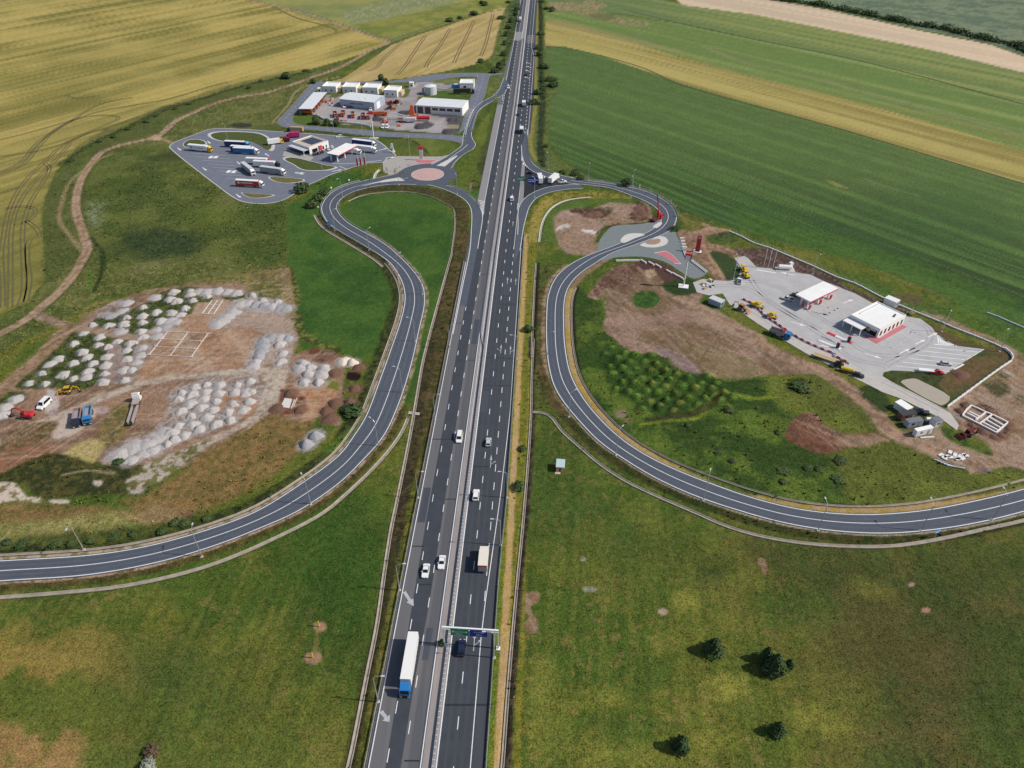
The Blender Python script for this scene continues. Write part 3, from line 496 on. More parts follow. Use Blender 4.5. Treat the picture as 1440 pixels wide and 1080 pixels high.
# earth tracks and the lower right works yard
fill('F 860,720 920,740 1000,760 1060,740 1080,700 1200,790 1310,835 1290,800 1200,740 1120,700 1060,660 1010,620 1110,645 1200,560 1290,530 1390,440 1460,420 1560,470 1560,900 1440,905 1380,888 1210,925 1185,885 1060,855 980,800 900,790', (158, 134, 116), .8, 1.2, g=.8, name='bare_earth', patch=((152, 126, 100), MID, .0, .1), curve=False)
band('O -300,420 -60,560 0,610 200,700 420,800 620,900 F 300,350 430,425 560,472 680,545 760,605 820,670 870,735 960,785 1080,830 1200,870', 3.0, (164, 136, 114), 1, .7, g=.4, name='dirt_track', patch=((140, 114, 94), FINE, .03, .08))
for o in (-1, 1): band(offset(catmull(W('O -60,560 200,700 420,800 620,900 F 430,425 560,472 680,545 760,605 820,670 870,735'), 5), o), .3, (136, 108, 88), .2, .2, amt=.7)
fill('F 1090,715 1130,730 1160,745 1230,790 1310,832 1290,838 1200,810 1130,780 1095,750', (54, 74, 32), .6, .8, g=1, name='meadow', patch=((80, 96, 42), FINE, .0, .08)); fill('F 740,560 800,545 870,600 880,640 840,660 790,620', (50, 66, 32), .6, 1, g=1); fill('F 850,640 900,640 900,700 960,740 1000,745 1060,700 1020,650 900,620', (92, 84, 62), .8, 1, g=.7, patch=((58, 68, 38), FINE, .0, .08))
fill('F 1290,540 1340,520 1380,560 1340,600 1290,580', (84, 84, 50), 1, 1.2, g=.8); fill('Q 1030,700 1250,760 1320,820 1240,800 1040,740', (70, 78, 44), 1, 1, g=.9); fill('Q 1200,600 1290,640 1260,660 1190,640', (72, 80, 44), .8, .8); fill('Q 1330,820 1440,840 1440,900 1360,880', (76, 84, 46), .8, .8); band('Q 1230,575 1340,640', .5, (190, 186, 182), .2, .2)
fill('R 760,190 880,190 1000,210 1100,230 1180,300 1290,360 1320,430 1280,500 1190,555 1120,530 980,450 860,380 800,320 760,260', (150, 128, 112), .5, .8, g=.5); fill('R 930,215 1050,205 1140,260 1180,310 1120,310 1000,240', (50, 38, 34), .5, .6, g=.6); fill('R 800,190 870,185 880,220 830,240 800,230', (56, 42, 38), .4, .4); fill('R 770,250 830,250 830,290 780,290', (60, 44, 38), .3, .4); fill('R 1220,360 1310,400 1310,440 1250,520 1170,525 1240,450 1280,390', (56, 42, 38), .4, .5); fill('R 850,365 940,400 960,430 900,420', (54, 40, 36), .3, .4); fill('R 980,440 1060,480 1190,540 1150,550 1000,480', (56, 42, 38), .3, .4); fill('R 680,320 760,300 800,340 720,360', (150, 146, 146), .5, .5, g=.4); fill('R 980,840 1100,850 1080,890 980,870', (140, 132, 136), .6, .6)
# inner loop bare ground
fill('M 420,830 500,765 600,750 720,738 820,740 930,700 1010,685 1200,690 1260,700 1330,680 1400,740 1420,830 1370,880 1260,880 1120,900 950,910 900,960 860,1000 820,1080 N -30,600 -70,690 -120,730 -200,720 M 560,1200 470,1100 430,960', (154, 130, 116), 1, 1.2, g=.8, name='bare_earth', patch=((156, 130, 108), MID, .0, .1), curve=False)
fill('M 580,760 720,738 850,742 960,720 1025,735 1000,785 910,840 800,845 730,820 700,795 620,790', (94, 66, 58), .5, .8, g=.7, patch=((60, 42, 38), FINE, -.02, .08)); fill('M 1250,670 1330,690 1380,760 1370,850 1290,870 1230,840 1190,800 1260,760', (64, 46, 42), .5, .7, g=.7, patch=((92, 68, 60), FINE, .0, .08)); blob('M 970,745', 7, 3, (84, 84, 48), .5, .6)
fill('M 440,950 520,900 590,910 580,940 500,950 450,965', (206, 198, 194), .3, .6, g=.3); fill('M 700,950 760,955 850,975 840,995 720,975', (214, 210, 208), .3, .3, g=.3); band('M 1080,895 940,940 860,990', .5, (74, 46, 38), .3, .4)
fill('N 640,310 700,350 740,450 800,480 960,430 880,380 760,330 720,290', (112, 106, 58), 1, 1, g=.8, patch=((88, 92, 44), FINE, .0, .08)); 
fill('N 670,480 700,450 820,470 920,440 960,420 900,380 960,395 1050,430 1180,460 1190,475 1020,500 940,520 1000,600 1100,610 1220,650 1270,690 1320,720 1240,735 1170,700 1050,670 980,690 1050,800 1140,920 1180,970 1060,960 980,900 900,830 800,720 740,680 700,560', (154, 124, 102), .6, 1, g=.5, name='bare_earth', patch=((128, 98, 78), FINE, .02, .08), curve=False)
fill('N 980,690 1080,672 1220,735 1290,820 1295,900 1240,960 1160,960 1120,880 1060,790', (56, 70, 42), .8, .8, g=.8, name='meadow'); fill('N 980,560 1040,490 1180,480 1280,560 1220,590 1100,570', (76, 86, 42), .8, 1, g=.9, patch=((52, 64, 38), FINE, .0, .08)); fill('N 780,780 960,880 1000,900 940,780 860,720 800,740', (132, 106, 86), .6, .8, g=.5, patch=((112, 108, 60), FINE, .04, .08))
band('N 920,600 980,700 1060,820 1140,940', .8, (178, 148, 120), .3, .3, amt=.7); band('N 900,470 1000,440 1180,460', 1.4, (172, 142, 118), .5, .5, amt=.8)
fill('N 520,1000 640,960 800,950 920,1010 900,1080 700,1120 560,1080', (48, 66, 34), .6, .8, g=.9, name='meadow'); fill('O 0,340 40,360 40,420 0,440 -40,420', (50, 72, 38), .5, .6, g=.9)
# dark soil beside the new forecourt, rough strip along the fence
fill('O 360,0 740,-10 900,60 1100,160 1300,250 1440,310 P 400,150 600,230 800,300 1000,380 1060,430 1000,470 900,390 760,330 680,320 520,230 360,190 O 1290,330 1150,255 960,225 800,200 600,180 500,75 430,60', (82, 62, 62), .5, .6, g=.6, name='bare_earth', patch=((66, 50, 52), FINE, .02, .08), curve=False)
fill('Q 330,30 500,110 800,260 1050,350 1200,340 1300,420 1290,500 1180,590 1000,700 850,800 700,900 620,950 600,930 700,850 560,700 640,640 840,480 1030,370 760,340 640,270 520,170', (64, 78, 42), .6, .8, g=.9, name='meadow', patch=((92, 80, 54), MID, .0, .08), curve=False); fill('Q 650,640 760,560 900,450 1000,440 1180,440 1230,500 1000,640 900,700 740,720', (104, 84, 60), 1, 1.2, g=.7, patch=((86, 80, 46), FINE, .02, .08)); blob('Q 790,615', 11, 5, (54, 40, 34), .5, .6, g=.6); fill('Q 380,70 520,160 640,270 760,330 600,280 480,170', (112, 88, 68), .6, .8, g=.6)
fill('Q 20,600 100,585 300,595 500,620 640,640 560,720 700,850 690,880 610,940 560,930 300,790 100,690 20,650', (66, 74, 42), .4, .4, g=.9, name='meadow', patch=((52, 62, 36), FINE, .0, .08), curve=False)
band('Q 480,0 700,90 900,190 1100,270 1250,340 1370,420 1440,520 R 1500,-100 1560,100', 2.4, (156, 130, 106), .8, .6, g=.4, name='dirt_track', patch=((128, 112, 76), FINE, .03, .08)); band('Q 480,0 700,90 900,190 1100,270 1250,340', .3, (110, 100, 64), .2, .2, amt=.8)
fill('F 600,40 800,100 900,150 1080,200 1150,190 1300,260 1440,320 1440,420 1300,330 1100,260 950,220 760,130', (80, 104, 44), 1.5, 1.5, patch=((62, 86, 36), FINE, .0, .08), amt=.8); fill('F 880,160 980,165 1020,195 960,200', (90, 76, 56), 1, 1, amt=.8); band('F 700,10 850,75 1000,135 1120,180', 1.0, (92, 92, 46), .8, .8, amt=.8); band('P 740,0 900,60 1100,150 1300,210', .9, (110, 104, 56), .6, .6, amt=.8)

# ---- build the terrain, one object per kind of ground
EARTH = np.isin(np.array(CLASSES)[cls], ['bare_earth', 'haul_road', 'dirt_track', 'gravel'])
for ang, sel, sd in ((R(7), (GX < -60), 51), (R(62), (GX < -60), 52), (R(-38), (GX > 0), 53), (R(-70), (GX > 0), 54)):
    RU = stripes(ang, .9, 26, sd); m = EARTH * sel * 1.0; mixinto(m * sstep(.06, .17, RU) * .38 * sstep(-.1, .1, MID), (112, 90, 74)); mixinto(m * sstep(.08, .2, -RU) * .35, (184, 162, 144))
mixinto(EARTH * sstep(.06, .2, FINE + .4 * MID) * .35, (94, 78, 62)); col[EARTH & (GX > 0)] *= .86; col[EARTH & (GX < 0)] *= .93
# depot and rest area ground tones
fill('K 0,600 60,640 0,700 J 1300,190 1100,175 900,160 K -40,600', (80, 92, 46), .5, .5); fill('L 0,740 230,760 330,790 420,880 480,930 620,910 720,860 740,820 660,780 500,760 200,745', (100, 110, 52), .6, .5, g=.8, name='meadow', patch=((84, 100, 44), MID, .0, .1), curve=False)
band('L 0,745 180,752 300,780 380,840 440,890', .7, (54, 48, 34), .4, .3); fill('L 0,750 240,780 360,860 400,900 100,920 0,880', (76, 92, 42), .8, .5, amt=.7)
band('K 280,680 500,690 900,745', 1.0, (62, 70, 36), .4, .5); band('L 200,685 600,712', .8, (72, 80, 44), .4, .4)
YARD = W('K 355,512 500,312 600,320 1080,330 1230,340 1300,240 1440,182 L 300,190 480,180 620,205 770,205 770,265 520,262 500,300 340,330 320,430 480,512 780,520 760,640 690,720 560,700 200,672 0,652 K 1080,640 900,622 480,592 400,562')
fill(YARD, (160, 154, 156), .5, .3, g=.5, name='yard', patch=((142, 136, 138), MID, .0, .1), curve=False)
fill('L 480,515 780,520 770,600 690,650 640,600 660,560', (84, 80, 84), .8, .8, g=.5, name='yard'); fill('L 600,660 740,650 740,690 610,712', (70, 68, 72), .6, .6); fill('L 320,600 480,590 500,620 420,655 340,650', (84, 78, 80), .6, .6); fill('L 150,480 250,475 270,510 160,520', (84, 80, 82), .6, .6); fill('L 640,620 720,610 750,640 680,650', (146, 136, 110), .6, .6)
fill('L 500,296 780,312 825,350 830,400 815,352 500,335', (72, 96, 44), .4, .4, g=.8); fill('L 480,150 760,160 770,200 620,200 490,185', (108, 112, 70), .5, .5); fill('L 890,140 945,150 880,290 860,260', (112, 116, 56), .5, .4); fill('K 150,560 240,512 360,520 480,600 200,608', (82, 100, 44), .5, .4, g=.8); fill('K 520,330 600,300 640,310 560,350', (90, 96, 56), .5, .4); fill('K 1240,330 1310,240 1345,260 1290,345', (92, 98, 54), .5, .4)

def build_terrain():
    me_m = bpy.data.materials.new('soil_and_grass'); me_m.use_nodes = True; t = me_m.node_tree; b = t.nodes['Principled BSDF']
    at = t.nodes.new('ShaderNodeAttribute'); at.attribute_name = 'tone'
    geo = t.nodes.new('ShaderNodeNewGeometry')
    def noise(s, d, r=.6):
        n_ = t.nodes.new('ShaderNodeTexNoise'); n_.inputs['Scale'].default_value = s; n_.inputs['Detail'].default_value = d; n_.inputs['Roughness'].default_value = r
        t.links.new(geo.outputs['Position'], n_.inputs['Vector']); return n_
    def mth(op, a_, b_=None):
        m_ = t.nodes.new('ShaderNodeMath'); m_.operation = op
        for i_, v_ in enumerate((a_, b_)):
            if v_ is None: continue
            if isinstance(v_, (int, float)): m_.inputs[i_].default_value = v_
            else: t.links.new(v_, m_.inputs[i_])
        return m_.outputs[0]
    nf = noise(2.3, 5, .7); nm = noise(.55, 4, .65); nl = noise(.09, 3, .6)
    s = mth('ADD', mth('MULTIPLY', mth('SUBTRACT', nf.outputs['Fac'], .5), 3.6), mth('MULTIPLY', mth('SUBTRACT', nm.outputs['Fac'], .5), 1.5))
    s = mth('ADD', s, mth('MULTIPLY', mth('SUBTRACT', nl.outputs['Fac'], .5), .7))
    f = mth('MAXIMUM', mth('ADD', mth('MULTIPLY', s, mth('MULTIPLY', at.outputs['Alpha'], .95)), 1.0), .18)
    sc = t.nodes.new('ShaderNodeVectorMath'); sc.operation = 'SCALE'; t.links.new(at.outputs['Color'], sc.inputs[0]); t.links.new(f, sc.inputs['Scale'])
    # straw-coloured blades among the green ones
    hs = t.nodes.new('ShaderNodeHueSaturation'); t.links.new(sc.outputs[0], hs.inputs['Color'])
    hn = noise(1.1, 3); t.links.new(mth('ADD', .5, mth('MULTIPLY', mth('SUBTRACT', hn.outputs['Fac'], .5), mth('MULTIPLY', at.outputs['Alpha'], -.14))), hs.inputs['Hue'])
    t.links.new(hs.outputs[0], b.inputs['Base Color'])
    b.inputs['Roughness'].default_value = .95; b.inputs['Specular IOR Level'].default_value = .12
    bp = t.nodes.new('ShaderNodeBump'); bp.inputs['Distance'].default_value = .45; t.links.new(mth('MULTIPLY', at.outputs['Alpha'], .75), bp.inputs['Strength'])
    t.links.new(mth('ADD', mth('MULTIPLY', nf.outputs['Fac'], .6), nm.outputs['Fac']), bp.inputs['Height']); t.links.new(bp.outputs[0], b.inputs['Normal'])
    ii = np.arange(NR * NC).reshape(NR, NC)
    q = np.stack([ii[:-1, :-1].ravel(), ii[:-1, 1:].ravel(), ii[1:, 1:].ravel(), ii[1:, :-1].ravel()], 1)   # rows run towards the horizon
    qc = cls[q]; fc = np.where(qc[:, 0] == qc[:, 2], qc[:, 0], qc[:, 1])
    for k, nm_ in enumerate(CLASSES):
        sel = q[fc == k]
        if not len(sel): continue
        used, inv = np.unique(sel, return_inverse=True); inv = inv.reshape(-1, 4)
        me = bpy.data.meshes.new(nm_); me.vertices.add(len(used)); me.loops.add(inv.size); me.polygons.add(len(inv))
        me.vertices.foreach_set('co', np.stack([GX[used], GY[used], hgt[used]], 1).astype('f').ravel())
        me.loops.foreach_set('vertex_index', inv.ravel().astype('i')); me.polygons.foreach_set('loop_start', np.arange(0, inv.size, 4).astype('i'))
        me.polygons.foreach_set('use_smooth', np.ones(len(inv), bool))
        me.update(calc_edges=True)
        ca = me.color_attributes.new('tone', 'FLOAT_COLOR', 'POINT'); ca.data.foreach_set('color', np.c_[np.clip(col[used], 0, 1), grain[used]].astype('f').ravel())
        me.materials.append(me_m)
        o = bpy.data.objects.new(nm_, me); COL.objects.link(o); o['kind'] = 'structure'

# ---------------------------------------------------------------- roads
asph = mat('asphalt_slate', (.083, .098, .126), .85, noise=.16, nscale=.35, spec=.3)
asph_dark = mat('asphalt_dark', (.048, .055, .070), .8, noise=.18, nscale=.3, spec=.3)
asph_mid = mat('asphalt_mid', (.060, .070, .092), .85, noise=.15, nscale=.3, spec=.3, streak=(R(2.3), 3, .06))
asph_grey = mat('asphalt_worn', (.135, .133, .142), .9, noise=.13, nscale=.4, spec=.25, streak=(R(2.3), 3, .08))
asph_pale = mat('asphalt_bleached', (.25, .245, .25), .9, noise=.12, nscale=.5, spec=.25)
asph_lot = mat('asphalt_lot', (.155, .17, .215), .88, noise=.12, nscale=.25, spec=.3)
asph_seal_shade = mat('bitumen_seal_and_shade', (.022, .024, .03), .6, noise=.2, nscale=.8)
paint = mat('road_paint_white', (.74, .75, .77), .6, noise=.18, nscale=1.5)
paint_worn = mat('road_paint_worn', (.42, .43, .46), .7, noise=.25, nscale=1.2)
conc = mat('concrete_pale', (.50, .46, .42), .9, noise=.2, nscale=.8)
conc_dirty = mat('concrete_weathered', (.33, .29, .245), .95, noise=.3, nscale=.5)
kerbm = mat('kerb_concrete', (.50, .49, .48), .9, noise=.12, nscale=.6)
steel = mat('galvanised_steel', (.52, .54, .57), .45, .55, noise=.1, nscale=2)
medm = mat('median_concrete', (.30, .27, .265), .92, noise=.15, nscale=.6, streak=(R(2.3), 2, .3))

def struct(name, mb, parent=None):
    o = mb.build(name, parent)
    if parent is None: o['kind'] = 'structure'
    return o
Y0, Y1 = 42, 2600
YY = lambda a, b: np.r_[np.arange(a, min(b, 1000), 10), np.arange(1000, b, 60), b] if b > 1000 else np.r_[np.arange(a, b, 10), b]
def hs(mb, u0, u1, a, b, m, z):
    Y = YY(a, b); f0 = np.interp(Y, *zip(*u0)) if isinstance(u0, list) else u0; f1 = np.interp(Y, *zip(*u1)) if isinstance(u1, list) else u1
    mb.strip(np.c_[hx(f0, Y), Y], np.c_[hx(f1, Y), Y], m, z)
mb = MB()
LEDGE = [(42, -34.6), (330, -34.6), (540, -34.3), (600, -34.6), (700, -32), (740, -31.2), (2600, -31)]
REDGE = [(42, -8.6), (120, -8.6), (150, -7.7), (330, -7.3), (345, -10.6), (470, -10.6), (480, -8.2), (560, -7.4), (700, -8.6), (830, -10), (2600, -10)]
hs(mb, LEDGE, -22.4, Y0, Y1, asph_grey, .02)
hs(mb, -19.4, REDGE, Y0, Y1, mat('asphalt_newer', (.058, .064, .078), .85, noise=.15, nscale=.3, spec=.3, streak=(R(2.3), 3, .06)), .02)
hs(mb, -22.4, -19.4, Y0, Y1, medm, .024)
hwy = struct('motorway', mb)
mb = MB()
hs(mb, [(42, -30.0), (110, -30.6), (140, -30.9), (300, -30.4), (1000, -30.1), (2600, -30.1)], [(42, -27.0), (90, -26.9), (115, -26.2), (200, -26.6), (2600, -26.4)], Y0, 2600, asph_dark, .03)
hs(mb, -25.5, -23.2, 42, 2600, mat('asphalt_traffic', (.105, .108, .12), .88, noise=.15, nscale=.3, spec=.25, streak=(R(2.3), 3, .05)), .029)
hs(mb, -34.4, -33.9, Y0, 330, asph_dark, .03); hs(mb, -23.2, -22.75, Y0, 2600, asph_mid, .03)
hs(mb, -9.0, -8.65, Y0, 118, asph_seal_shade, .03); [hs(mb, u_ - .55, u_ + .55, Y0, 900, asph_dark, .028) for u_ in (-18.3, -16.5, -14.6, -12.8)]  # first strip: guard rail's shadow painted along the shoulder edge; then wheel tracks
for y_, ua, ub in ((72, -26.4, -23), (118, -30, -26.5), (131, -33.8, -30.2), (149, -26.3, -22.8), (163, -19, -11.9), (176, -33.7, -26.5), (205, -19, -8.5), (221, -30, -22.8), (247, -33.6, -30.4), (262, -15.4, -8.5), (288, -26.3, -22.8)): hs(mb, ua, ub, y_, y_ + .35, asph_seal_shade, .0335)
for y_, ua, ub, ln in ((96, -25.9, -24.3, 9), (140, -33.4, -31.2, 14), (190, -18.6, -16.4, 12), (232, -25.6, -23.4, 18), (270, -14.9, -12.4, 16)): hs(mb, ua, ub, y_, y_ + ln, asph_mid, .0325)
for y_ in (84.5,): hs(mb, -19.1, -8.8, y_, y_ + .5, asph_seal_shade, .034)
hs(mb, [(312, -30.6), (345, -34.2), (540, -34.3)], [(312, -30.4), (540, -30.2)], 312, 545, asph_pale, .034)
hs(mb, [(345, -11.4), (470, -11.4)], [(345, -10.2), (360, -9.2), (440, -9.0), (470, -10.8)], 345, 470, asph_pale, .034)
hs(mb, -30.2, -21.2, 752, 790, asph_pale, .036); hs(mb, -17.6, -10.4, 740, 775, asph_grey, .036)
struct('asphalt_patches_and_shade', mb, hwy)
mb = MB()
hs(mb, [(42, -34.0), (306, -34.0), (312, -33.6)], [(42, -33.78), (306, -33.78), (312, -33.4)], Y0, 300, paint, .045)
for u, a, b, w_ in (([(42, -30.1), (300, -30.3), (2600, -29.8)], 308, 545, .2), (-22.7, Y0, 2600, .2), (-19.25, Y0, 2600, .22), ([(590, -31.2), (720, -29.9), (2600, -29.6)], 556, 2600, .2), ([(42, -11.85), (106, -11.9), (150, -9.6), (190, -8.3), (320, -8.3)], Y0, 330, .2),
                   ([(320, -11.7), (478, -11.4)], 316, 478, .2), ([(478, -9.6), (690, -9.4), (725, -12.6), (2600, -12.8)], 470, 2600, .18)):
    uu = u if isinstance(u, list) else [(0, u), (3000, u)]
    wl = lambda s: [(y_, q + s * w_ / 2 * (1 + max(0, y_ - 400) / 900)) for y_, q in uu]
    hs(mb, wl(-1), wl(1), a, b, paint, .045)
for u, a, b, per, on in ((-30.1, 50, 306, 10.9, 3.0), (-26.4, 45, 1400, 11.0, 3.0), (-15.5, 68, 1400, 11.0, 3.0), (-11.8, 113, 318, 8.0, 3.2), (-11.7, 482, 700, 8, 3), (-30.1, 548, 590, 6, 3)):
    y_ = a
    while y_ < b:
        wd = .1 * (1 + max(0, y_ - 150) / 500)
        hs(mb, u - wd, u + wd, y_, y_ + on, paint, .045); y_ += per
# lane arrows
def arrow(mb, x, y, ang, L=5.0, w_=.22, hw_=.6, m=paint, z=.046, bend=0):
    ca, sa = math.cos(ang), math.sin(ang); f = lambda u, v: (x + u * ca - v * sa, y + u * sa + v * ca)
    mb.poly([f(0, -w_), f(L * .6, -w_), f(L * .6, w_), f(0, w_)], m, z); mb.poly([f(L * .6, -hw_), f(L, 0), f(L * .6, hw_)], m, z)
    if bend: mb.poly([f(L * .22, 0), f(L * .26, 0), f(L * .44, bend * 1.1), f(L * .40, bend * 1.1)], m, z); mb.poly([f(L * .36, bend * 1.0), f(L * .50, bend * 1.0), f(L * .5, bend * 1.7)], m, z)
for s in ('a 205,520 290,650', 'b 115,1010 185,1100'):
    p_, q_ = W(s); arrow(mb, *p_, math.atan2(q_[1] - p_[1], q_[0] - p_[0]), math.dist(p_, q_) + .6, .42, 1.05, paint_worn)
for s, bd in (('c 645,560', -1), ('b 1050,400', -1), ('E 672,410', 1), ('E 712,415', -1), ('W 1160,850', 0), ('M 85,930', 0), ('E 700,118', 0), ('E 735,122', 0), ('d 835,770', 0)):
    arrow(mb, *W1(s), R(88), 6.0, .11, .38, paint_worn, bend=bd)
for s in ('d 840,650', 'd 848,690', 'd 838,730', 'd 830,800'): arrow(mb, *W1(s), R(120), 9, .2, .7, paint)
hs(mb, -21.6, -21.45, 180, 300, paint, .045)
# hatching in the nose areas
for i in range(9):
    t_ = i / 9; a_ = np.array(W1('W 815,600')) * (1 - t_) + np.array(W1('W 850,740')) * t_; b_ = np.array(W1('W 880,600')) * (1 - t_) + np.array(W1('W 868,740')) * t_
    mb.line(np.array([a_ + (0, 1.2), b_]), .28, paint, .05)
for i in range(12):
    t_ = i / 11; a_ = np.array(W1('M 120,280')) * (1 - t_) + np.array(W1('M 330,410')) * t_; mb.line(np.array([a_, a_ + (-.3, -3.6)]), .35, paint, .055)
mb.poly(W('W 835,700 868,700 850,800'), paint_worn, .049); mb.poly(W('M 50,760 55,690 110,690 70,740'), paint_worn, .049); mb.poly(W('M 100,120 105,220 115,260 92,260'), paint_worn, .049)
struct('lane_markings', mb, hwy)

# slip roads
def road(name, Lft, Rgt, m, z, shoulder=.45, edges=True, mid=None, mline=.11, eline=.13):
    mb = MB(); mb.strip(offset(Lft, -shoulder), offset(Rgt, shoulder), m, z); o = struct(name, mb); mk = MB()
    if edges:
        mk.line(Lft, eline, paint, z + .02); mk.line(Rgt, eline, paint, z + .02)
    if mid is not None:
        C_ = (Lft + (Rgt - Lft) * mid)
        mk.line(C_, mline, paint, z + .02)
    if mid is not None:
        wm = MB(); wmat = mat('asphalt_wheelpath', (.068, .081, .106), .8, noise=.16, nscale=.3)
        for f_ in (.16, .37, .63, .84): wm.line(Lft + (Rgt - Lft) * f_, .33, wmat, z + .008)
        struct('wheel_paths', wm, o)
    if mk.V: struct('lane_markings', mk, o)
    return o
def pair(sl, sr, n=90):
    a_, b_ = W(sl), W(sr); return smooth_line(resample(catmull(a_, 6), n), 3), smooth_line(resample(catmull(b_, 6), n), 3)
road('slip_road', L_OUT, L_IN, asph, .06, mid=.5)
road('slip_road', R_OUT, R_INN, asph, .06, mid=.5)
a_, b_ = pair('W 485,435 600,465 700,520 780,590 830,660 852,730 851,800 845,850', 'W 300,430 400,455 500,490 620,545 700,610 738,680 748,760 742,900 730,1080 p 655,385 646,430'); 
mb = MB(); mb.strip(a_, b_, asph, .055)
mb.poly(W('W 848,735 845,850 p 671,352 664,388 656,430 646,430 655,385 W 730,1080 742,900 748,760'), asph, .0545); o = struct('slip_road', mb)
mk = MB(); mk.line(smooth_line(catmull(W('W 485,435 600,465 700,520 780,590 830,660 852,730 851,800 820,980 805,1080'), 8), 3), .14, paint, .075); mk.line(smooth_line(catmull(W('W 300,430 400,455 500,490 620,545 700,610 738,680 746,760 740,900 728,1080 p 651,400 637,470'), 8), 3), .14, paint, .075); struct('lane_markings', mk, o)
a_, b_ = pair('M 95,100 105,220 150,320 250,385 400,440 600,490 650,495', 'M 155,-60 155,0 160,130 180,230 230,305 350,375 500,410 620,432'); o = road('slip_road', a_, b_, asph, .056, .3)
a_, b_ = pair('p 728,330 M 62,900 60,800 75,720 120,650 200,590 350,530 550,505 680,500', 'p 731,352 M 95,1080 112,960 140,840 180,720 260,630 400,575 600,545 720,543'); o = road('slip_road', a_, b_, asph, .0565, .3)
mb = MB(); mb.poly(W('M 55,760 50,900 40,1080 p 722,370 735,345 M 100,1080 120,960 140,840'), asph, .05); mb.poly(W('M 120,290 240,390 400,445 600,490 350,530 200,590 125,650'), asph_seal_shade, .05); mb.poly(W('M 70,720 85,450 105,250 130,320 118,520 110,660'), asph_pale, .052); struct('gore_pavement', mb)
# link from the roundabout up to the motorway and the side roads round the depot
a_, b_ = pair('L 480,1020 600,960 720,880 790,825 800,740 830,640 855,570 882,500 925,440 1000,378 1090,335 1150,285 1180,230 1215,140', 'L 680,1060 720,990 800,920 900,860 932,815 895,760 885,700 920,560 952,480 1010,425 1110,368 1220,302 1235,270 1260,200'); o = road('link_road', a_, b_, asph, .058, .35)
mk = MB(); mk.line(smooth_line(catmull(W('L 600,1010 700,930 800,860 850,815'), 6), 2), .14, paint, .08); mk.line(catmull(W('L 825,720 850,610 885,520 915,450'), 5), .14, paint, .08); struct('lane_markings', mk, o)
def side(name, top, bot, n=60, m=asph_lot, z=.05):
    a_, b_ = pair(top, bot, n); mb = MB(); mb.strip(a_, b_, m, z); o = struct(name, mb); mk = MB(); dashes(mk, (a_ + b_) / 2, .16, paint_worn, z + .02, 3, 5); mk.line(offset(a_, .4), .1, paint_worn, z + .02); mk.line(offset(b_, -.4), .1, paint_worn, z + .02); struct('lane_markings', mk, o); return o
side('side_road', 'L 830,740 700,724 500,714 300,704 0,688 K 800,662 500,640 250,622 170,605 145,580 150,540 200,470 300,370 420,235 470,200', 'L 800,810 740,785 640,768 400,750 0,735 K 800,712 500,680 250,660 100,645 20,620 0,590 30,550 100,480 250,312 340,205 375,182', 80)
side('side_road', 'K 375,182 470,182 700,178 1000,172 L 100,170 250,145 400,120 600,100 800,90 960,92', 'K 470,202 600,200 1000,196 L 100,190 300,182 480,172 640,146 800,128 950,132', 50, asph_lot, .0525)
side('side_road', 'L 950,100 950,150 925,220 880,350 830,500 790,630 765,700', 'L 1070,100 1050,160 1030,260 1005,350 960,420 905,500 870,590 850,640', 40, asph_lot, .0475)
mb = MB(); mb.poly(W('L 940,92 1060,94 1210,90 1200,105 1060,122 1060,140 945,140'), asph_lot, .0455); struct('side_road', mb)
# roundabout
def ell(s, rx, ry, n=40): c_ = px(s)[0]; return [G(c_[0] + rx * math.cos(t), c_[1] + ry * math.sin(t)) for t in np.linspace(0, 2 * math.pi, n + 1)[:-1]]
rc = np.array(W1('W 297,327')); cir = lambda r, n=48: [(rc[0] + r * math.cos(t), rc[1] + r * math.sin(t)) for t in np.linspace(0, 2 * math.pi, n + 1)[:-1]]
mb = MB(); mb.plan(cir(17.6), .0, .066, asph); mb.poly(W('W -10,340 40,290 300,240 440,190 560,250 540,280 600,330 480,440 300,432 0,425'), asph, .063); struct('roundabout_road', mb)
pinkp = mat('pink_paving', (.50, .33, .31), .9, noise=.14, nscale=.7); redp = mat('red_paving', (.48, .16, .18), .9, noise=.12, nscale=.8)
islm = mat('island_paving', (.56, .55, .53), .9, noise=.12, nscale=.7)
mb = MB(); mb.plan(cir(9.7), .0, .2, kerbm); mb.plan(cir(9.35), .05, .24, pinkp); mb.plan(cir(5.6), .1, .30, pinkp); o = struct('roundabout_island', mb)
def island(name, s, m, z=.16, inner=None, curve=True):
    P = W(s); P = catmull(P, 4, True) if curve else np.array(P); mb = MB(); mb.plan(P, .0, z, kerbm); c_ = P.mean(0)
    mb.plan(c_ + (P - c_) * .9, .02, z + .02, m)
    if inner: mb.plan(catmull(W(inner), 4, True), .04, z + .05, MATS['earth_fill'] if 'earth_fill' in MATS else mat('earth_fill', (.33, .22, .15), .95, noise=.2))
    return struct(name, mb)
grassm = mat('verge_grass', (.075, .095, .03), .95, noise=.4, nscale=.6, bump=.5, spec=.1)
grassd = mat('verge_grass_dry', (.14, .125, .05), .95, noise=.4, nscale=.6, bump=.5, spec=.1)
island('traffic_island', 'W 385,240 470,195 590,135 600,142 470,248', islm, curve=False); island('traffic_island', 'Z 560,160 800,95 950,70 1005,105 880,108 700,128', islm, curve=False); island('traffic_island', 'W -120,330 -20,355 40,360 70,392 0,395 -100,400', islm, curve=False) if False else None
mb = MB(); mb.poly(W('W -160,190 0,140 240,145 440,145 520,125 440,185 300,238 40,292 -20,330 -60,345 -150,300'), mat('pale_paving', (.36, .345, .33), .9, noise=.12, nscale=.5), .05); struct('pavement', mb)
island('traffic_island', 'W 150,185 300,180 405,184 330,215 190,212', redp, .12, curve=False); island('traffic_island', 'W 80,228 140,225 110,245', redp, .12, curve=False)
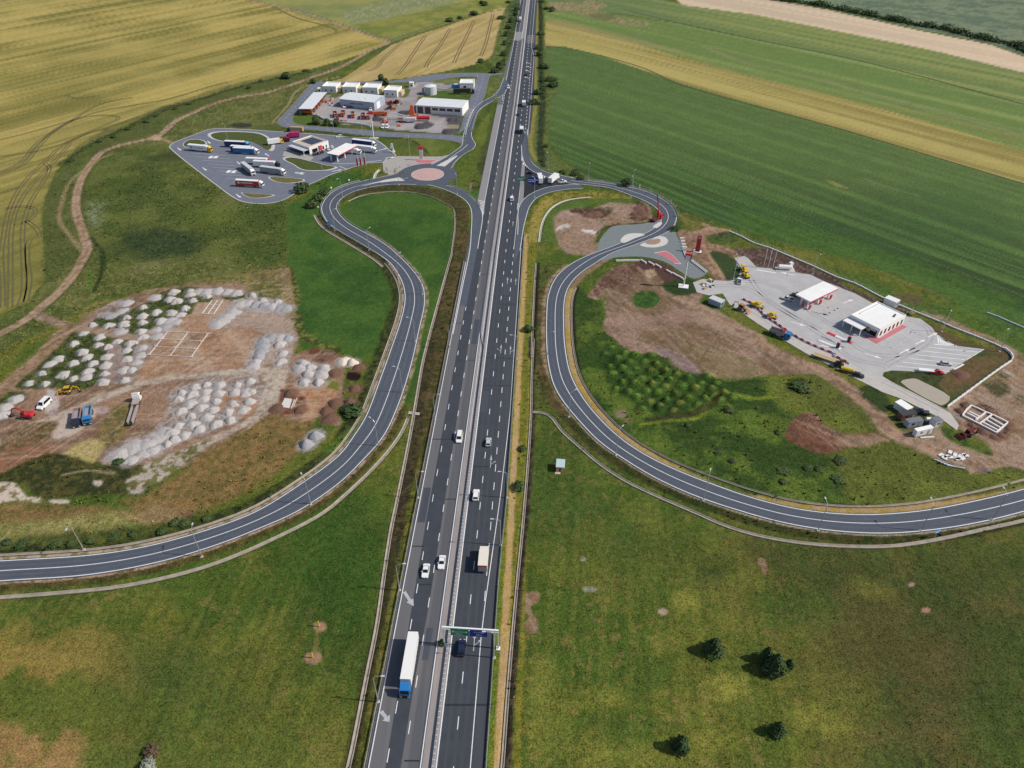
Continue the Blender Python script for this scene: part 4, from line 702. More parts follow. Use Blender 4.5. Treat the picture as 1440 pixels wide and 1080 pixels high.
# rest area on the left
LOT = 'J 62,330 110,290 250,235 380,185 480,155 560,147 700,153 900,163 1100,178 1250,188 K 100,695 260,700 500,718 750,742 950,752 1050,800 1130,870 1200,935 L 40,950 k 1290,480 1100,490 960,528 860,560 740,600 620,642 470,712 J 1400,752 1280,840 1180,885 1080,905 950,911 800,890 690,835 560,740 350,580 90,370'
mb = MB(); P = np.array(W(LOT)); c_ = P.mean(0); mb.plan(catmull(W(LOT), 2, True), -.1, .056, asph_lot); lot = struct('truck_park', mb)
mk = MB(); LB = catmull(W(LOT), 3, True); LB = np.r_[LB, LB[:1]]; mk.line(LB, .32, kerbm, .075)
for i in range(9):
    a_ = np.array(px(f'J {285 + i * 52},{398 + i * 36}')[0]); b_ = a_ + np.array([47 - i * .6, 3.5]); mk.line(np.array([G(*a_), G(*b_)]), .14, paint_worn, .08)
for i in range(7):
    a_ = np.array(px(f'J {560 + i * 88},{318 + i * 50}')[0]); b_ = a_ + np.array([30, 2.2]); mk.line(np.array([G(*a_), G(*b_)]), .14, paint_worn, .08)
for s, a_ in (('J 140,345', -50), ('J 395,545', -50), ('J 735,815', -50), ('J 740,485', -50), ('J 445,275', -55), ('J 1070,430', 130), ('J 1330,600', -20), ('k 180,605', -15), ('J 1270,800', 35), ('k 1240,330', 40), ('k 1320,425', 10), ('k 650,595', 30)): arrow(mk, *W1(s), R(a_), 6.5, .3, .9, paint, .085)
for s in ('J 480,440', 'J 530,440', 'J 660,585', 'J 712,588'): x, y = W1(s); mk.poly([(x - 1.2, y - 2), (x + 1.2, y - 2), (x + 1.2, y + 2), (x - 1.2, y + 2)], paint, .085)
mk.line(catmull(W('k 545,465 640,490 760,500 960,490 1280,455'), 5), .2, paint, .085); mk.line(np.array(W('k 740,530 840,570')), .2, paint, .085)
struct('parking_markings', mk, lot)
for s, m in (('J 445,215 470,195 560,180 880,185 1000,205 1085,255 1130,330 1095,380 960,310 860,285 640,285 500,260', grassm), ('J 195,320 210,290 260,265 370,262 440,308 240,345', grassm), ('J 1060,640 1200,645 1420,665 1430,680 1280,705 1130,690', grassd), ('J 785,800 900,810 1130,825 1030,850 900,855 820,830', grassd), ('k 20,430 100,410 400,470 600,520 720,545 620,580 450,590 280,580 150,510', grassm)):
    island('grass_island', s, m, .15)
mb = MB(); mb.poly(W('k 40,345 60,310 340,395 420,420 360,470 20,400'), mat('pale_paving', (.5, .48, .45)), .075); struct('pavement', mb)
# apron and new forecourt on the right
grav = mat('blue_grey_gravel', (.18, .205, .215), .95, noise=.14, nscale=.6, bump=.2); ncon = mat('forecourt_concrete', (.42, .415, .42), .9, noise=.13, nscale=.16)
sett = mat('service_road_concrete', (.47, .445, .42), .9, noise=.12, nscale=.4)
mb = MB(); mb.plan(catmull(W('N -120,560 -60,480 0,425 120,405 260,400 400,375 480,335 560,300 640,330 650,380 655,500 690,560 770,720 860,810 960,895 830,950 700,880 560,790 420,745 250,725 0,740 -100,770 -150,700'), 3, True), -.1, .035, grav); struct('gravel_apron', mb)
island('traffic_island', 'N 90,580 110,530 180,495 310,495 335,505 230,545 120,590', islm); island('traffic_island', 'N 285,612 400,560 480,520 540,530 572,565 545,608 440,636 340,632', islm, inner='N 340,592 420,556 480,548 495,570 470,598 400,608')
island('traffic_island', 'N 425,690 545,668 605,700 710,805 640,800 540,735', redp, .12, curve=False); island('traffic_island', 'N 415,430 500,375 512,390 450,440', islm)
FORE = 'O -40,340 60,305 180,318 320,325 400,310 435,250 440,180 380,95 480,72 520,95 600,180 800,205 960,232 1150,260 1290,330 1440,385 P 400,190 520,235 690,330 800,350 1000,450 1050,470 1180,490 1300,580 Q 560,225 640,280 760,335 1035,368 840,490 620,632 400,605 300,592 100,582 20,600 5,640 100,700 300,800 560,935 700,1020 R 780,420 760,470 600,350 400,250 200,150 0,80 F 820,562 740,522 P 480,1070 320,985 150,905 O 1100,1055 900,935 620,760 390,600 330,560 260,450 120,470 0,440'
mb = MB(); mb.plan(W(FORE), -.1, .04, ncon); fore = struct('forecourt', mb)
mb = MB(); mb.poly(W('O 390,600 480,520 700,690 900,810 1120,930 P 170,800 300,865 450,940 600,1010 F 820,500 Q 5,640 100,700 300,800 560,935 700,1020 R 780,420 760,470 600,350 400,250 200,150 0,80 F 820,562 740,522 P 480,1070 320,985 150,905 O 1100,1055 900,935 620,760'), sett, .052); struct('service_road', mb, fore)
mk = MB()
for i in range(6):
    a_ = W1(f'Q {470 - i * 64},{348 + i * 38}'); b_ = W1(f'Q {985 - i * 58},{400 + i * 39}'); mk.line(np.array([a_, b_]), .16, paint, .06)
mk.line(np.array(W('Q 1035,370 850,480')), .14, paint, .06); mk.line(np.array(W('Q 830,520 730,575')), .35, paint, .06)
for i in range(8):
    a_ = W1(f'P {765 + i * 37},{745 - i * 22}'); b_ = W1(f'P {890 + i * 34},{782 - i * 21}'); mk.line(np.array([a_, b_]), .45, paint_worn, .06)
mk.line(catmull(W('P 760,750 810,780 890,785 960,745 1120,655 1130,630 1080,580 1050,570'), 4), .3, paint_worn, .06)
for i in range(7):
    a_ = W1(f'P {255 + i * 45},{508 - i * 22}'); b_ = W1(f'P {340 + i * 45},{552 - i * 22}'); mk.line(np.array([a_, b_]), .42, paint_worn, .06)
for i in range(7):
    a_ = W1(f'Q {565 + i * 12},{225 + i * 9}'); b_ = W1(f'Q {575 + i * 28},{312 + i * 4}'); mk.line(np.array([a_, b_]), .3, paint, .06)
mk.line(np.array(W('Q 530,318 760,335')), .3, paint, .06)
for s, a_ in (('P 400,335', 30), ('P 1255,680', 30), ('P 1130,750', 30), ('P 970,845', 30), ('P 620,840', -35), ('P 100,425', -25), ('O 1180,640', -25), ('O 950,735', -35), ('O 990,270', 150), ('P 160,755', -30)): arrow(mk, *W1(s), R(a_), 6.5, .22, .8, paint, .065)
mk.line(catmull(W('O 875,295 980,310 1080,345 1165,385'), 4), .4, paint_worn, .062); mk.line(np.array(W('O 605,212 800,245')), .4, paint, .062)
for s in ('P 190,400 280,440', 'P 240,375 330,415', 'P 290,360 360,395', 'P 200,398 250,372', 'P 250,440 350,385'): mk.line(np.array(W(s)), .35, paint_worn, .063)
for s in ('P 150,705 440,790', 'P 130,740 330,815', 'P 180,665 420,790', 'P 470,910 600,990', 'P 640,850 720,875', 'O 1250,880 1420,960', 'O 1210,940 1290,1000'): mk.line(np.array(W(s)), .25, paint_worn, .063)
struct('parking_markings', mk, fore)
tm = MB(); tmat = mat('tyre_marks', (.35, .345, .35), .9, noise=.2, nscale=.6)
for s in ('O 100,380 300,370 520,400 760,560 1000,700 1300,900 P 500,900 800,960 Q 60,560', 'O 300,340 600,330 900,420 1150,640 P 300,560 600,820 900,870 1150,800', 'O 420,150 520,260 620,420 900,640 1250,820', 'Q 60,520 250,420 420,330 500,230 420,120 P 1060,500', 'Q 0,690 120,740 330,850 600,985', 'O 480,560 700,720 1000,920'):
    P = smooth_line(catmull(W(s), 8), 6)
    for o_ in (-.95, .95): tm.line(offset(P, o_), .3, tmat, .054)
struct('tyre_marks', tm, fore)
mb = MB(); mb.plan(W('P 590,655 740,745 1045,575 985,545 775,690 745,680'), .0, .14, redp); struct('pavement', mb)
mb = MB(); mb.plan(catmull(W('Q 190,700 300,665 350,668 420,700 690,850 610,935 570,925'), 3, True), -.3, -.01 + .03, mat('silty_water', (.40, .355, .285), .35, noise=.05, nscale=.3)); struct('settling_pond', mb)
# wheel tracks pressed into the crops
trk = mat('pressed_crop', (.12, .105, .045), .95, noise=.25, nscale=.5); trk2 = mat('pressed_stubble', (.16, .115, .055), .95, noise=.25, nscale=.5)
mb = MB()
for s in ('D 12,215 12,120 A 5,1080 15,1000 40,880 100,770 180,690 270,610 400,545 500,500 480,488 380,490 260,520 120,560 0,590', 'D 42,220 45,130 A 45,1080 50,960 80,860 150,760 230,680 300,600', 'D 80,215 100,150 A 95,1000 100,940 130,850 210,710 190,690', 'A 0,660 140,640 270,605 380,560 450,545 455,555', 'A 0,735 90,700 170,610 260,530 420,470 700,420 900,360 960,345', 'A 0,725 80,690 160,600 300,510 420,440 560,410', 'A 20,880 100,870 150,885 120,930 60,950', 'D 110,190 125,100 A 115,1080 130,1010 165,1000 150,960 110,930', 'A 440,545 560,500 700,450 900,400 970,360', 'A 0,815 80,790', 'A 280,400 320,415 400,405', 'A 1150,25 1250,75 1410,120 1420,140'):
    P = smooth_line(catmull(W(s), 8), 2); far_ = np.hypot(*P.mean(0)) / 400
    for o_ in (-.9, .9): mb.line(offset(P, o_), .2 + .14 * far_, trk, .0)
for s in ('B 110,300 140,290 180,245 240,190 260,165', 'B 235,315 260,290 310,215 355,150', 'B 355,285 370,255 410,200 460,120', 'B 475,265 500,210 540,130 560,85', 'B 590,235 610,180 630,100 640,60'):
    P = catmull(W(s), 6)
    for o_ in (-1.2, 1.2): mb.line(offset(P, o_), .5, trk2, .0)
struct('wheel_tracks', mb)
jm = mat('field_margin', (.055, .06, .028), .95, noise=.35, nscale=.3); mb = MB()
for s, hw in JOINS: mb.line(catmull(W(s), 8), hw, jm, -.0)
struct('field_margins', mb)
# concrete drainage channels
def channel(P, w_=.56, m=conc_dirty, deep=.45):
    P = smooth_line(resample(P, max(12, int(plen(P) / 3))), 2); mb = MB(); prof = [(-w_ - .06, -.12), (-w_, .05), (-w_ * .7, .05), (-w_ * .35, -.22), (w_ * .35, -.22), (w_ * .7, .05), (w_, .05), (w_ + .06, -.12)]
    for (o0, z0), (o1, z1) in zip(prof[:-1], prof[1:]): mb.strip(offset(P, o0), offset(P, o1), m, z0, z1)
    dip(P, w_ + .6, deep); return struct('drainage_channel', mb)
channel(catmull(W('p -170,855 -60,844 0,840 100,832 167,825 250,808 317,787 400,750 457,720 480,700 513,670 547,633 566,606 574,586'), 5)); channel(catmull(W('p 574,580 590,582'), 3), .6, conc)
channel(offset(sub(L_OUT, 'p -170,800', 'p 546,367'), -2.2), .4, conc_dirty); channel(offset(VL0, -.3), .5, conc_dirty); channel(RV0, .38, conc_dirty)
channel(offset(sub(L_OUT, 'p 553,372', 'p 452,300'), -4.4), .7); channel(catmull(W('k 1180,690 1200,620 1250,570'), 4), .8, conc)
channel(catmull(W('E 808,657 875,660 920,730 1000,800 1080,870 1200,950 1440,1060 I 50,0 170,55 300,95 500,130 720,145 900,142 1100,110 1300,65 1440,35 1700,-50'), 5), .55)
channel(offset(sub(R_OUT, 'p 800,404', 'p 1700,605'), -3.3), .35, conc_dirty); channel(catmull(W('M 275,1080 295,930 330,830 420,720 560,655 700,635 800,628'), 5), .5, conc); channel(catmull(W('Z 430,310 560,250 740,222 900,210 1100,220 1280,265 1400,330 W 540,640 572,720 575,850 545,1080 E 465,-10 440,80'), 5), .35)
channel(catmull(W('W 800,700 835,590 850,500'), 3) - np.array([3.0, 0]), .3) if False else None
# ---------------------------------------------------------------- paints for the things
white = mat('white_paint', (.80, .80, .80), .35); offw = mat('cream_tarpaulin', (.72, .68, .60), .6); glass = mat('dark_glass', (.012, .015, .02), .08, spec=.8)
tyre = mat('tyre_rubber', (.018, .018, .019), .85); hub = mat('wheel_hub', (.35, .36, .38), .4, .6); blackp = mat('black_plastic', (.02, .02, .022), .55)
silver = mat('silver_paint', (.50, .52, .55), .35); navyp = mat('navy_paint', (.02, .03, .07), .25); darkp = mat('dark_grey_paint', (.035, .037, .042), .3)
blue = mat('cab_blue', (.03, .20, .52), .35); lblue = mat('light_blue_paint', (.12, .38, .62), .4); navyc = mat('navy_curtain', (.02, .045, .17), .55); bluec = mat('blue_curtain', (.03, .16, .42), .55)
redc = mat('red_curtain', (.48, .045, .03), .5); dred = mat('dark_red_paint', (.16, .02, .025), .35); mag = mat('magenta_paint', (.48, .03, .15), .4); yel = mat('yellow_paint', (.70, .46, .03), .4); yelo = mat('machine_yellow', (.58, .33, .03), .5)
tan = mat('tan_tarpaulin', (.46, .32, .17), .6); orange = mat('orange_paint', (.62, .13, .03), .45); redm = mat('red_machine_paint', (.50, .03, .04), .4); grey = mat('grey_paint', (.30, .31, .33), .5); lgrey = mat('pale_grey_sheet', (.55, .57, .60), .5); dgrey = mat('chassis_grey', (.045, .045, .048), .7)
lamp_m = mat('headlamp_lens', (.75, .77, .8), .1); tail_m = mat('tail_lamp_red', (.4, .01, .01), .2); green_s = mat('sign_green', (.0, .22, .11), .4); blue_s = mat('sign_blue', (.01, .035, .30), .4); bright_s = mat('sign_sky_blue', (.02, .30, .75), .4); lime = mat('sign_lime', (.55, .75, .02), .4)
roofw = mat('white_membrane_roof', (.84, .84, .83), .6, noise=.06, nscale=.3); wallw = mat('white_render', (.80, .79, .77), .7, noise=.05, nscale=.5); beige = mat('beige_render', (.52, .43, .30), .8); sheet = mat('blue_grey_cladding', (.36, .42, .50), .5, noise=.06, nscale=.4); roofs = mat('pale_sheet_roof', (.70, .73, .76), .45, noise=.06, nscale=.3)
brick_m = mat('orange_brick', (.78, .42, .22), .9, noise=.2, nscale=2); wood = mat('bare_timber', (.46, .33, .19), .8, noise=.2, nscale=2); solar = mat('solar_cells', (.02, .03, .06), .2, spec=.7); redt = mat('red_fascia', (.62, .05, .08), .45)
gravel_m = mat('crushed_stone', (.42, .395, .385), .95, noise=.22, nscale=1.4, bump=.6, spec=.15); gravel_d = mat('crushed_stone_grey', (.32, .32, .335), .95, noise=.22, nscale=1.4, bump=.6, spec=.15); soil_m = mat('dark_topsoil', (.14, .075, .05), .95, noise=.3, nscale=1.2, bump=.6); asphalt_heap = mat('asphalt_millings', (.06, .06, .065), .95, noise=.3, nscale=1.2, bump=.6)
containerb = mat('container_blue_grey', (.30, .38, .46), .55); rust = mat('rust_brown', (.20, .09, .05), .8, noise=.3, nscale=1)

def q(mb, pts, m): return mb.add(pts, [tuple(range(len(pts)))], m)
def wheel_mb(r, w_):
    mb = MB(); mb.tube((-w_ / 2, 0, 0), (w_ / 2, 0, 0), r, tyre, 12); return mb
WHEELS = {}
def wheel(parent, x, y, r=.33, w_=.22):
    k = (r, w_)
    if k not in WHEELS:
        o = wheel_mb(r, w_).build('wheel'); h = MB(); h.tube((-w_ / 2 - .02, 0, 0), (w_ / 2 + .02, 0, 0), r * .55, hub, 8); hb = h.build('hub', o); WHEELS[k] = (o.data, hb.data)
        bpy.data.objects.remove(hb); bpy.data.objects.remove(o)
    o = bpy.data.objects.new('wheel', WHEELS[k][0]); COL.objects.link(o); o.parent = parent; o.location = (x, y, r)
    h = bpy.data.objects.new('hub', WHEELS[k][1]); COL.objects.link(h); h.parent = o
def part(name, parent, fn):
    mb = MB(); fn(mb); return mb.build(name, parent)

def make_car(name, label, cat, pm, loc, rz, kind='sedan', group='cars and vans driving on the motorway'):
    t = thing(name, label, cat, loc, rz, group)
    if kind == 'van': L, Wd, zb, zr, y0, y1, tp0, tp1 = 5.0, 1.95, 1.05, 1.95, -2.4, 1.55, .15, .75
    elif kind == 'suv': L, Wd, zb, zr, y0, y1, tp0, tp1 = 4.6, 1.9, 1.0, 1.7, -2.15, 1.05, .35, .75
    elif kind == 'pickup': L, Wd, zb, zr, y0, y1, tp0, tp1 = 5.2, 1.9, 1.0, 1.75, -.55, 1.25, .2, .7
    elif kind == 'hatch': L, Wd, zb, zr, y0, y1, tp0, tp1 = 4.2, 1.78, .92, 1.5, -1.95, 1.0, .35, .8
    else: L, Wd, zb, zr, y0, y1, tp0, tp1 = 4.6, 1.82, .9, 1.45, -1.55, 1.0, .65, .85
    h = Wd / 2; f = L / 2
    mb = MB()
    for xa, xb, s in ((-h, -h + .12, .94), (-h + .12, h - .12, 1.0), (h - .12, h, .94)):
        P = [(-f * s, .38), (-f * s, .75), (-f * s + .1, zb - .05), (y0, zb), (y1, zb), (f * s - .25, zb - .16), (f * s, zb - .35), (f * s, .35), (f * .7, .22), (-f * .8, .22)]
        mb.prof(P, xa, xb, pm)
    # cabin shell: four slanted pillars' planes and the roof
    i = .16; a = [(-h + .06, y0, zb), (h - .06, y0, zb), (h - .06, y1, zb), (-h + .06, y1, zb)]; b = [(-h + .06 + i, y0 + tp0, zr), (h - .06 - i, y0 + tp0, zr), (h - .06 - i, y1 - tp1, zr), (-h + .06 + i, y1 - tp1, zr)]
    mb.add(a + b, [(4, 5, 6, 7), (0, 1, 5, 4), (1, 2, 6, 5), (2, 3, 7, 6), (3, 0, 4, 7)], pm)
    if kind == 'pickup':
        mb.box(-h + .1, h - .1, -f + .1, y0 - .1, zb - .02, zb + .02, dgrey)
        for x in (-h + .03, h - .09): mb.box(x, x + .06, -f + .05, y0, zb, zb + .1, pm)
    mb.build('body', t)
    A = [Vector(v) for v in a]; B = [Vector(v) for v in b]
    def pane(nm, p0, p1, p2, p3, e0=.1, e1=.9, out=.012):
        f_ = lambda u, v: (p0 * (1 - u) + p1 * u) * (1 - v) + (p3 * (1 - u) + p2 * u) * v
        n_ = (p1 - p0).cross(p3 - p0).normalized() * out; m2 = MB(); q(m2, [f_(e0, .08) + n_, f_(e1, .08) + n_, f_(e1, .93) + n_, f_(e0, .93) + n_], glass); m2.build(nm, t)
    pane('windscreen', A[2], A[3], B[3], B[2], .06, .94)
    if kind != 'cargo': pane('rear_window', A[0], A[1], B[1], B[0], .08, .92)
    pane('side_window', A[1], A[2], B[2], B[1], .05, .92); pane('side_window', A[3], A[0], B[0], B[3], .08, .95)
    for s in (-1, 1):
        part('headlight', t, lambda m_: m_.box(s * (h - .42) - .2, s * (h - .42) + .2, f - .12, f + .015, .58, .74, lamp_m)); part('tail_light', t, lambda m_: m_.box(s * (h - .28) - .16, s * (h - .28) + .16, -f - .015, -f + .08, .66, .84, tail_m))
        part('mirror', t, lambda m_: m_.box(s * (h + .1) - .1, s * (h + .1) + .1, y1 - .45, y1 - .25, zb, zb + .16, pm))
        for y in (f - .85, -f + .85): wheel(t, s * (h - .1), y)
    return t

def cab_parts(t, pm, y0, y1, w_=2.45, zt=3.0, defl=None, low=False):
    h = w_ / 2
    part('cab', t, lambda m: (m.prof([(y0, .9), (y0, zt), (y1 - .35, zt), (y1 - .02, 1.9), (y1, .55), (y1 - .3, .45), (y0, .55)], -h, h, pm), m.box(-h + .2, h - .2, y1 - .05, y1 + .03, .6, 1.25, blackp)))
    part('windscreen', t, lambda m: q(m, [(h - .12, y1 + .005, 1.92), (-h + .12, y1 + .005, 1.92), (-h + .2, y1 - .27, zt - .12), (h - .2, y1 - .27, zt - .12)], glass))
    for s in (-1, 1):
        x = s * (h + .012); P = [(x, y1 - 1.0, 1.75), (x, y1 - .18, 1.75), (x, y1 - .42, zt - .3), (x, y1 - 1.0, zt - .3)]
        part('side_window', t, lambda m: q(m, P if s > 0 else P[::-1], glass)); part('mirror', t, lambda m: m.box(s * (h + .2) - .1, s * (h + .2) + .1, y1 - .35, y1 - .2, 1.9, 2.5, blackp)); part('headlight', t, lambda m: m.box(s * (h - .35) - .25, s * (h - .35) + .25, y1 - .05, y1 + .04, .62, .85, lamp_m))
    if defl: part('roof_deflector', t, lambda m: m.prof([(y0 + .1, zt), (y0 + .1, zt + .85), (y0 + .5, zt + .8), (y1 - .5, zt + .05), (y1 - .5, zt)], -h + .15, h - .15, defl))
def make_semi(label, loc, rz, cabm=white, side=white, roof=white, rear=None, L=13.4, name='articulated_lorry', cat='lorry', group='articulated lorries', mark=None, defl=True, band_=None, hatch=False):
    t = thing(name, label, cat, loc, rz, group); f = 8.1; yr = -8.1; yf = yr + L
    part('trailer', t, lambda m: m.box(-1.26, 1.26, yr, yf, 1.1, 3.88, side)); part('trailer_roof', t, lambda m: m.box(-1.27, 1.27, yr - .01, yf + .01, 3.88, 4.0, roof))
    for s in (-1, 1): part('rear_door', t, lambda m: m.box(min(s * .03, s * 1.22), max(s * .03, s * 1.22), yr - .03, yr + .02, 1.2, 3.8, rear or side)); part('tail_light', t, lambda m: m.box(s * .9 - .2, s * .9 + .2, yr - .04, yr + .02, .85, 1.02, tail_m)); part('side_skirt', t, lambda m: m.box(s * 1.2 - .03, s * 1.2 + .03, yr + 5.2, yf - 3.2, .45, 1.08, grey))
    part('chassis', t, lambda m: (m.box(-.5, .5, yr + .3, f - .9, .75, 1.1, dgrey), m.box(-.9, .9, yr + .1, yr + .2, .5, .9, dgrey)))
    if mark:
        for s in (-1, 1):
            def fn(m):
                x = s * 1.265
                for a_, b_, c_, d_ in mark: P = [(x, s * a_, c_), (x, s * b_, c_), (x, s * b_, d_), (x, s * a_, d_)]; P = [(x, a_ if s > 0 else b_, c_), (x, b_ if s > 0 else a_, c_), (x, b_ if s > 0 else a_, d_), (x, a_ if s > 0 else b_, d_)]; q(m, P, band_ or white)
            part('lettering', t, fn)
    cab_parts(t, cabm, f - 2.2, f, defl=cabm if defl else None)
    if hatch: part('roof_hatch', t, lambda m: m.box(-.35, .35, f - 1.35, f - .75, 3.0, 3.06, white))
    for s in (-1, 1):
        for y in (yr + 1.6, yr + 2.95, yr + 4.3): wheel(t, s * 1.02, y, .5, .4)
        wheel(t, s * 1.05, f - 1.35, .5, .34); wheel(t, s * .98, f - 5.0, .5, .5)
        part('fuel_tank', t, lambda m: m.box(s * 1.0 - .22, s * 1.0 + .22, f - 3.9, f - 2.6, .45, 1.0, hub))
    return t
def make_rigid(label, loc, rz, cabm=white, side=white, roof=white, rear=None, L=8.5, H=3.6, name='box_lorry', group='box lorries', tailband=None):
    t = thing(name, label, 'lorry', loc, rz, group); f = L / 2
    part('cargo_box', t, lambda m: m.box(-1.24, 1.24, -f, f - 2.2, 1.0, H - .1, side)); part('box_roof', t, lambda m: m.box(-1.26, 1.26, -f - .01, f - 2.19, H - .1, H, roof))
    for s in (-1, 1): part('rear_door', t, lambda m: m.box(min(s * .03, s * 1.2), max(s * .03, s * 1.2), -f - .03, -f + .02, 1.05, H - .65, rear or side)); part('tail_light', t, lambda m: m.box(s * .9 - .2, s * .9 + .2, -f - .04, -f + .02, .8, .95, tail_m))
    if tailband: part('rear_band', t, lambda m: m.box(-1.22, 1.22, -f - .035, -f + .02, H - .62, H - .15, tailband))
    part('chassis', t, lambda m: m.box(-.5, .5, -f + .2, f - .6, .65, 1.0, dgrey)); cab_parts(t, cabm, f - 2.05, f, zt=2.75)
    for s in (-1, 1): wheel(t, s * 1.0, f - 1.2, .48, .32); wheel(t, s * .98, -f + 2.0, .48, .5)
    return t
def make_tipper(label, loc, rz, cabm, bodym, name='tipper_lorry', group='tipper lorries', L=8.4, load=None):
    t = thing(name, label, 'tipper lorry', loc, rz, group); f = L / 2; y0, y1 = -f, f - 2.4
    part('tipping_body', t, lambda m: (m.box(-1.2, 1.2, y0, y1, 1.25, 1.4, bodym), m.box(-1.25, -1.15, y0, y1, 1.3, 2.6, bodym), m.box(1.15, 1.25, y0, y1, 1.3, 2.6, bodym), m.box(-1.15, 1.15, y1 - .1, y1, 1.4, 2.75, bodym), m.box(-1.15, 1.15, y0, y0 + .1, 1.4, 2.4, bodym), m.box(-1.2, 1.2, y1, y1 + .5, 2.6, 2.72, bodym)))
    part('body_floor', t, lambda m: m.box(-1.1, 1.1, y0 + .15, y1 - .15, 1.41, 1.9 if load else 1.46, load or grey)); part('chassis', t, lambda m: m.box(-.5, .5, -f + .3, f - .5, .7, 1.2, dgrey)); cab_parts(t, cabm, f - 2.1, f, zt=2.8)
    for s in (-1, 1):
        for y in (f - 1.2, f - 3.0, -f + 2.4, -f + 1.0): wheel(t, s * 1.02, y, .5, .36)
    return t
def make_lowloader(label, loc, rz, cabm, L=15.5, deckm=grey):
    t = thing('low_loader', label, 'lorry', loc, rz); f = L / 2
    part('flat_deck', t, lambda m: (m.box(-1.25, 1.25, -f, f - 5.2, .85, 1.05, deckm), m.box(-1.2, 1.2, f - 5.2, f - 2.6, 1.3, 1.5, deckm), m.box(-.25, .25, -f + .3, f - 5.5, 1.05, 1.12, dgrey)))
    part('loading_ramp', t, lambda m: m.box(-1.1, -.4, -f - .15, -f, .9, 2.2, dgrey)); part('loading_ramp', t, lambda m: m.box(.4, 1.1, -f - .15, -f, .9, 2.2, dgrey)); part('chassis', t, lambda m: m.box(-.5, .5, f - 6.5, f - .5, .7, 1.1, dgrey)); cab_parts(t, cabm, f - 2.2, f, zt=3.0, defl=cabm)
    for s in (-1, 1):
        for y in (f - 1.3, f - 3.6, f - 4.7, -f + 1.2, -f + 2.4, -f + 3.6): wheel(t, s * 1.02, y, .45, .36)
    return t
def arm(mb, P, w_, m):
    for a, b in zip(P[:-1], P[1:]): mb.tube(a, b, w_, m, 4)
def make_excavator(label, loc, rz, pm, wheeled=True, group='excavators', reach=6.0, raise_=3.4):
    t = thing('excavator', label, 'excavator', loc, rz, group)
    part('undercarriage', t, lambda m: m.box(-1.1, 1.1, -1.7, 1.7, .5, .95, dgrey)); part('upper_body', t, lambda m: (m.box(-1.25, 1.25, -1.9, 1.0, 1.1, 2.0, pm), m.box(-1.2, 1.2, -2.2, -.9, 1.2, 2.25, pm, taper=(.1, .15))))
    part('cab', t, lambda m: m.box(-1.2, -.15, -.3, 1.4, 1.1, 3.0, pm, taper=(.05, .12))); part('cab_glass', t, lambda m: (m.box(-1.215, -.135, .05, 1.42, 1.7, 2.8, glass, taper=(.05, .1)), m.box(-1.05, -.3, 0, 1.1, 2.99, 3.02, glass)))
    part('boom', t, lambda m: arm(m, [(.35, .6, 1.6), (.35, reach * .45, raise_ + .6), (.35, reach * .8, raise_)], .24, pm)); part('dipper_arm', t, lambda m: arm(m, [(.35, reach * .8, raise_), (.35, reach, .9)], .2, pm)); part('bucket', t, lambda m: m.prof([(reach - .35, 1.0), (reach + .5, .9), (reach + .4, .2), (reach - .3, .0), (reach - .6, .45)], -.15, .85, dgrey))
    if wheeled:
        for s in (-1, 1):
            for y in (-1.35, 1.35): wheel(t, s * 1.1, y, .52, .42)
    else:
        for s in (-1, 1): part('track', t, lambda m: m.prof([(-1.8, .3), (-1.4, .0), (1.4, .0), (1.8, .3), (1.8, .65), (1.5, .85), (-1.5, .85), (-1.8, .65)], s * 1.15 - .25, s * 1.15 + .25, dgrey))
    return t
def make_backhoe(label, loc, rz, pm=yelo, group='backhoe loaders'):
    t = thing('backhoe_loader', label, 'backhoe loader', loc, rz, group)
    part('bonnet', t, lambda m: m.box(-.55, .55, .7, 2.4, .8, 1.7, pm, taper=(.05, .1))); part('cab', t, lambda m: (m.box(-.85, .85, -1.3, .8, .8, 1.5, pm), m.box(-.8, .8, -1.2, .7, 2.6, 2.75, pm))); part('cab_glass', t, lambda m: m.box(-.78, .78, -1.15, .65, 1.5, 2.6, glass, taper=(.04, .08)))
    part('front_bucket', t, lambda m: m.prof([(3.2, .2), (4.1, .1), (4.0, .3), (3.5, .5), (3.3, 1.0), (3.1, 1.0)], -1.2, 1.2, pm)); part('loader_arm', t, lambda m: (arm(m, [(-.7, .9, 1.3), (-.7, 2.6, 1.0), (-.7, 3.3, .5)], .12, pm), arm(m, [(.7, .9, 1.3), (.7, 2.6, 1.0), (.7, 3.3, .5)], .12, pm)))
    part('rear_boom', t, lambda m: arm(m, [(0, -1.4, 1.0), (0, -2.4, 2.9), (0, -4.0, 2.2)], .18, pm)); part('dipper_arm', t, lambda m: arm(m, [(0, -4.0, 2.2), (0, -4.3, .6)], .15, pm)); part('rear_bucket', t, lambda m: m.prof([(-4.6, .8), (-3.9, .7), (-4.0, .1), (-4.6, .2)], -.35, .35, dgrey))
    for s in (-1, 1): wheel(t, s * .85, 1.7, .5, .38); wheel(t, s * .9, -.7, .78, .5); part('mudguard', t, lambda m: m.prof([(-1.5, 1.2), (-1.3, 1.6), (-.1, 1.6), (.1, 1.2)], s * .9 - .3, s * .9 + .3, pm))
    return t
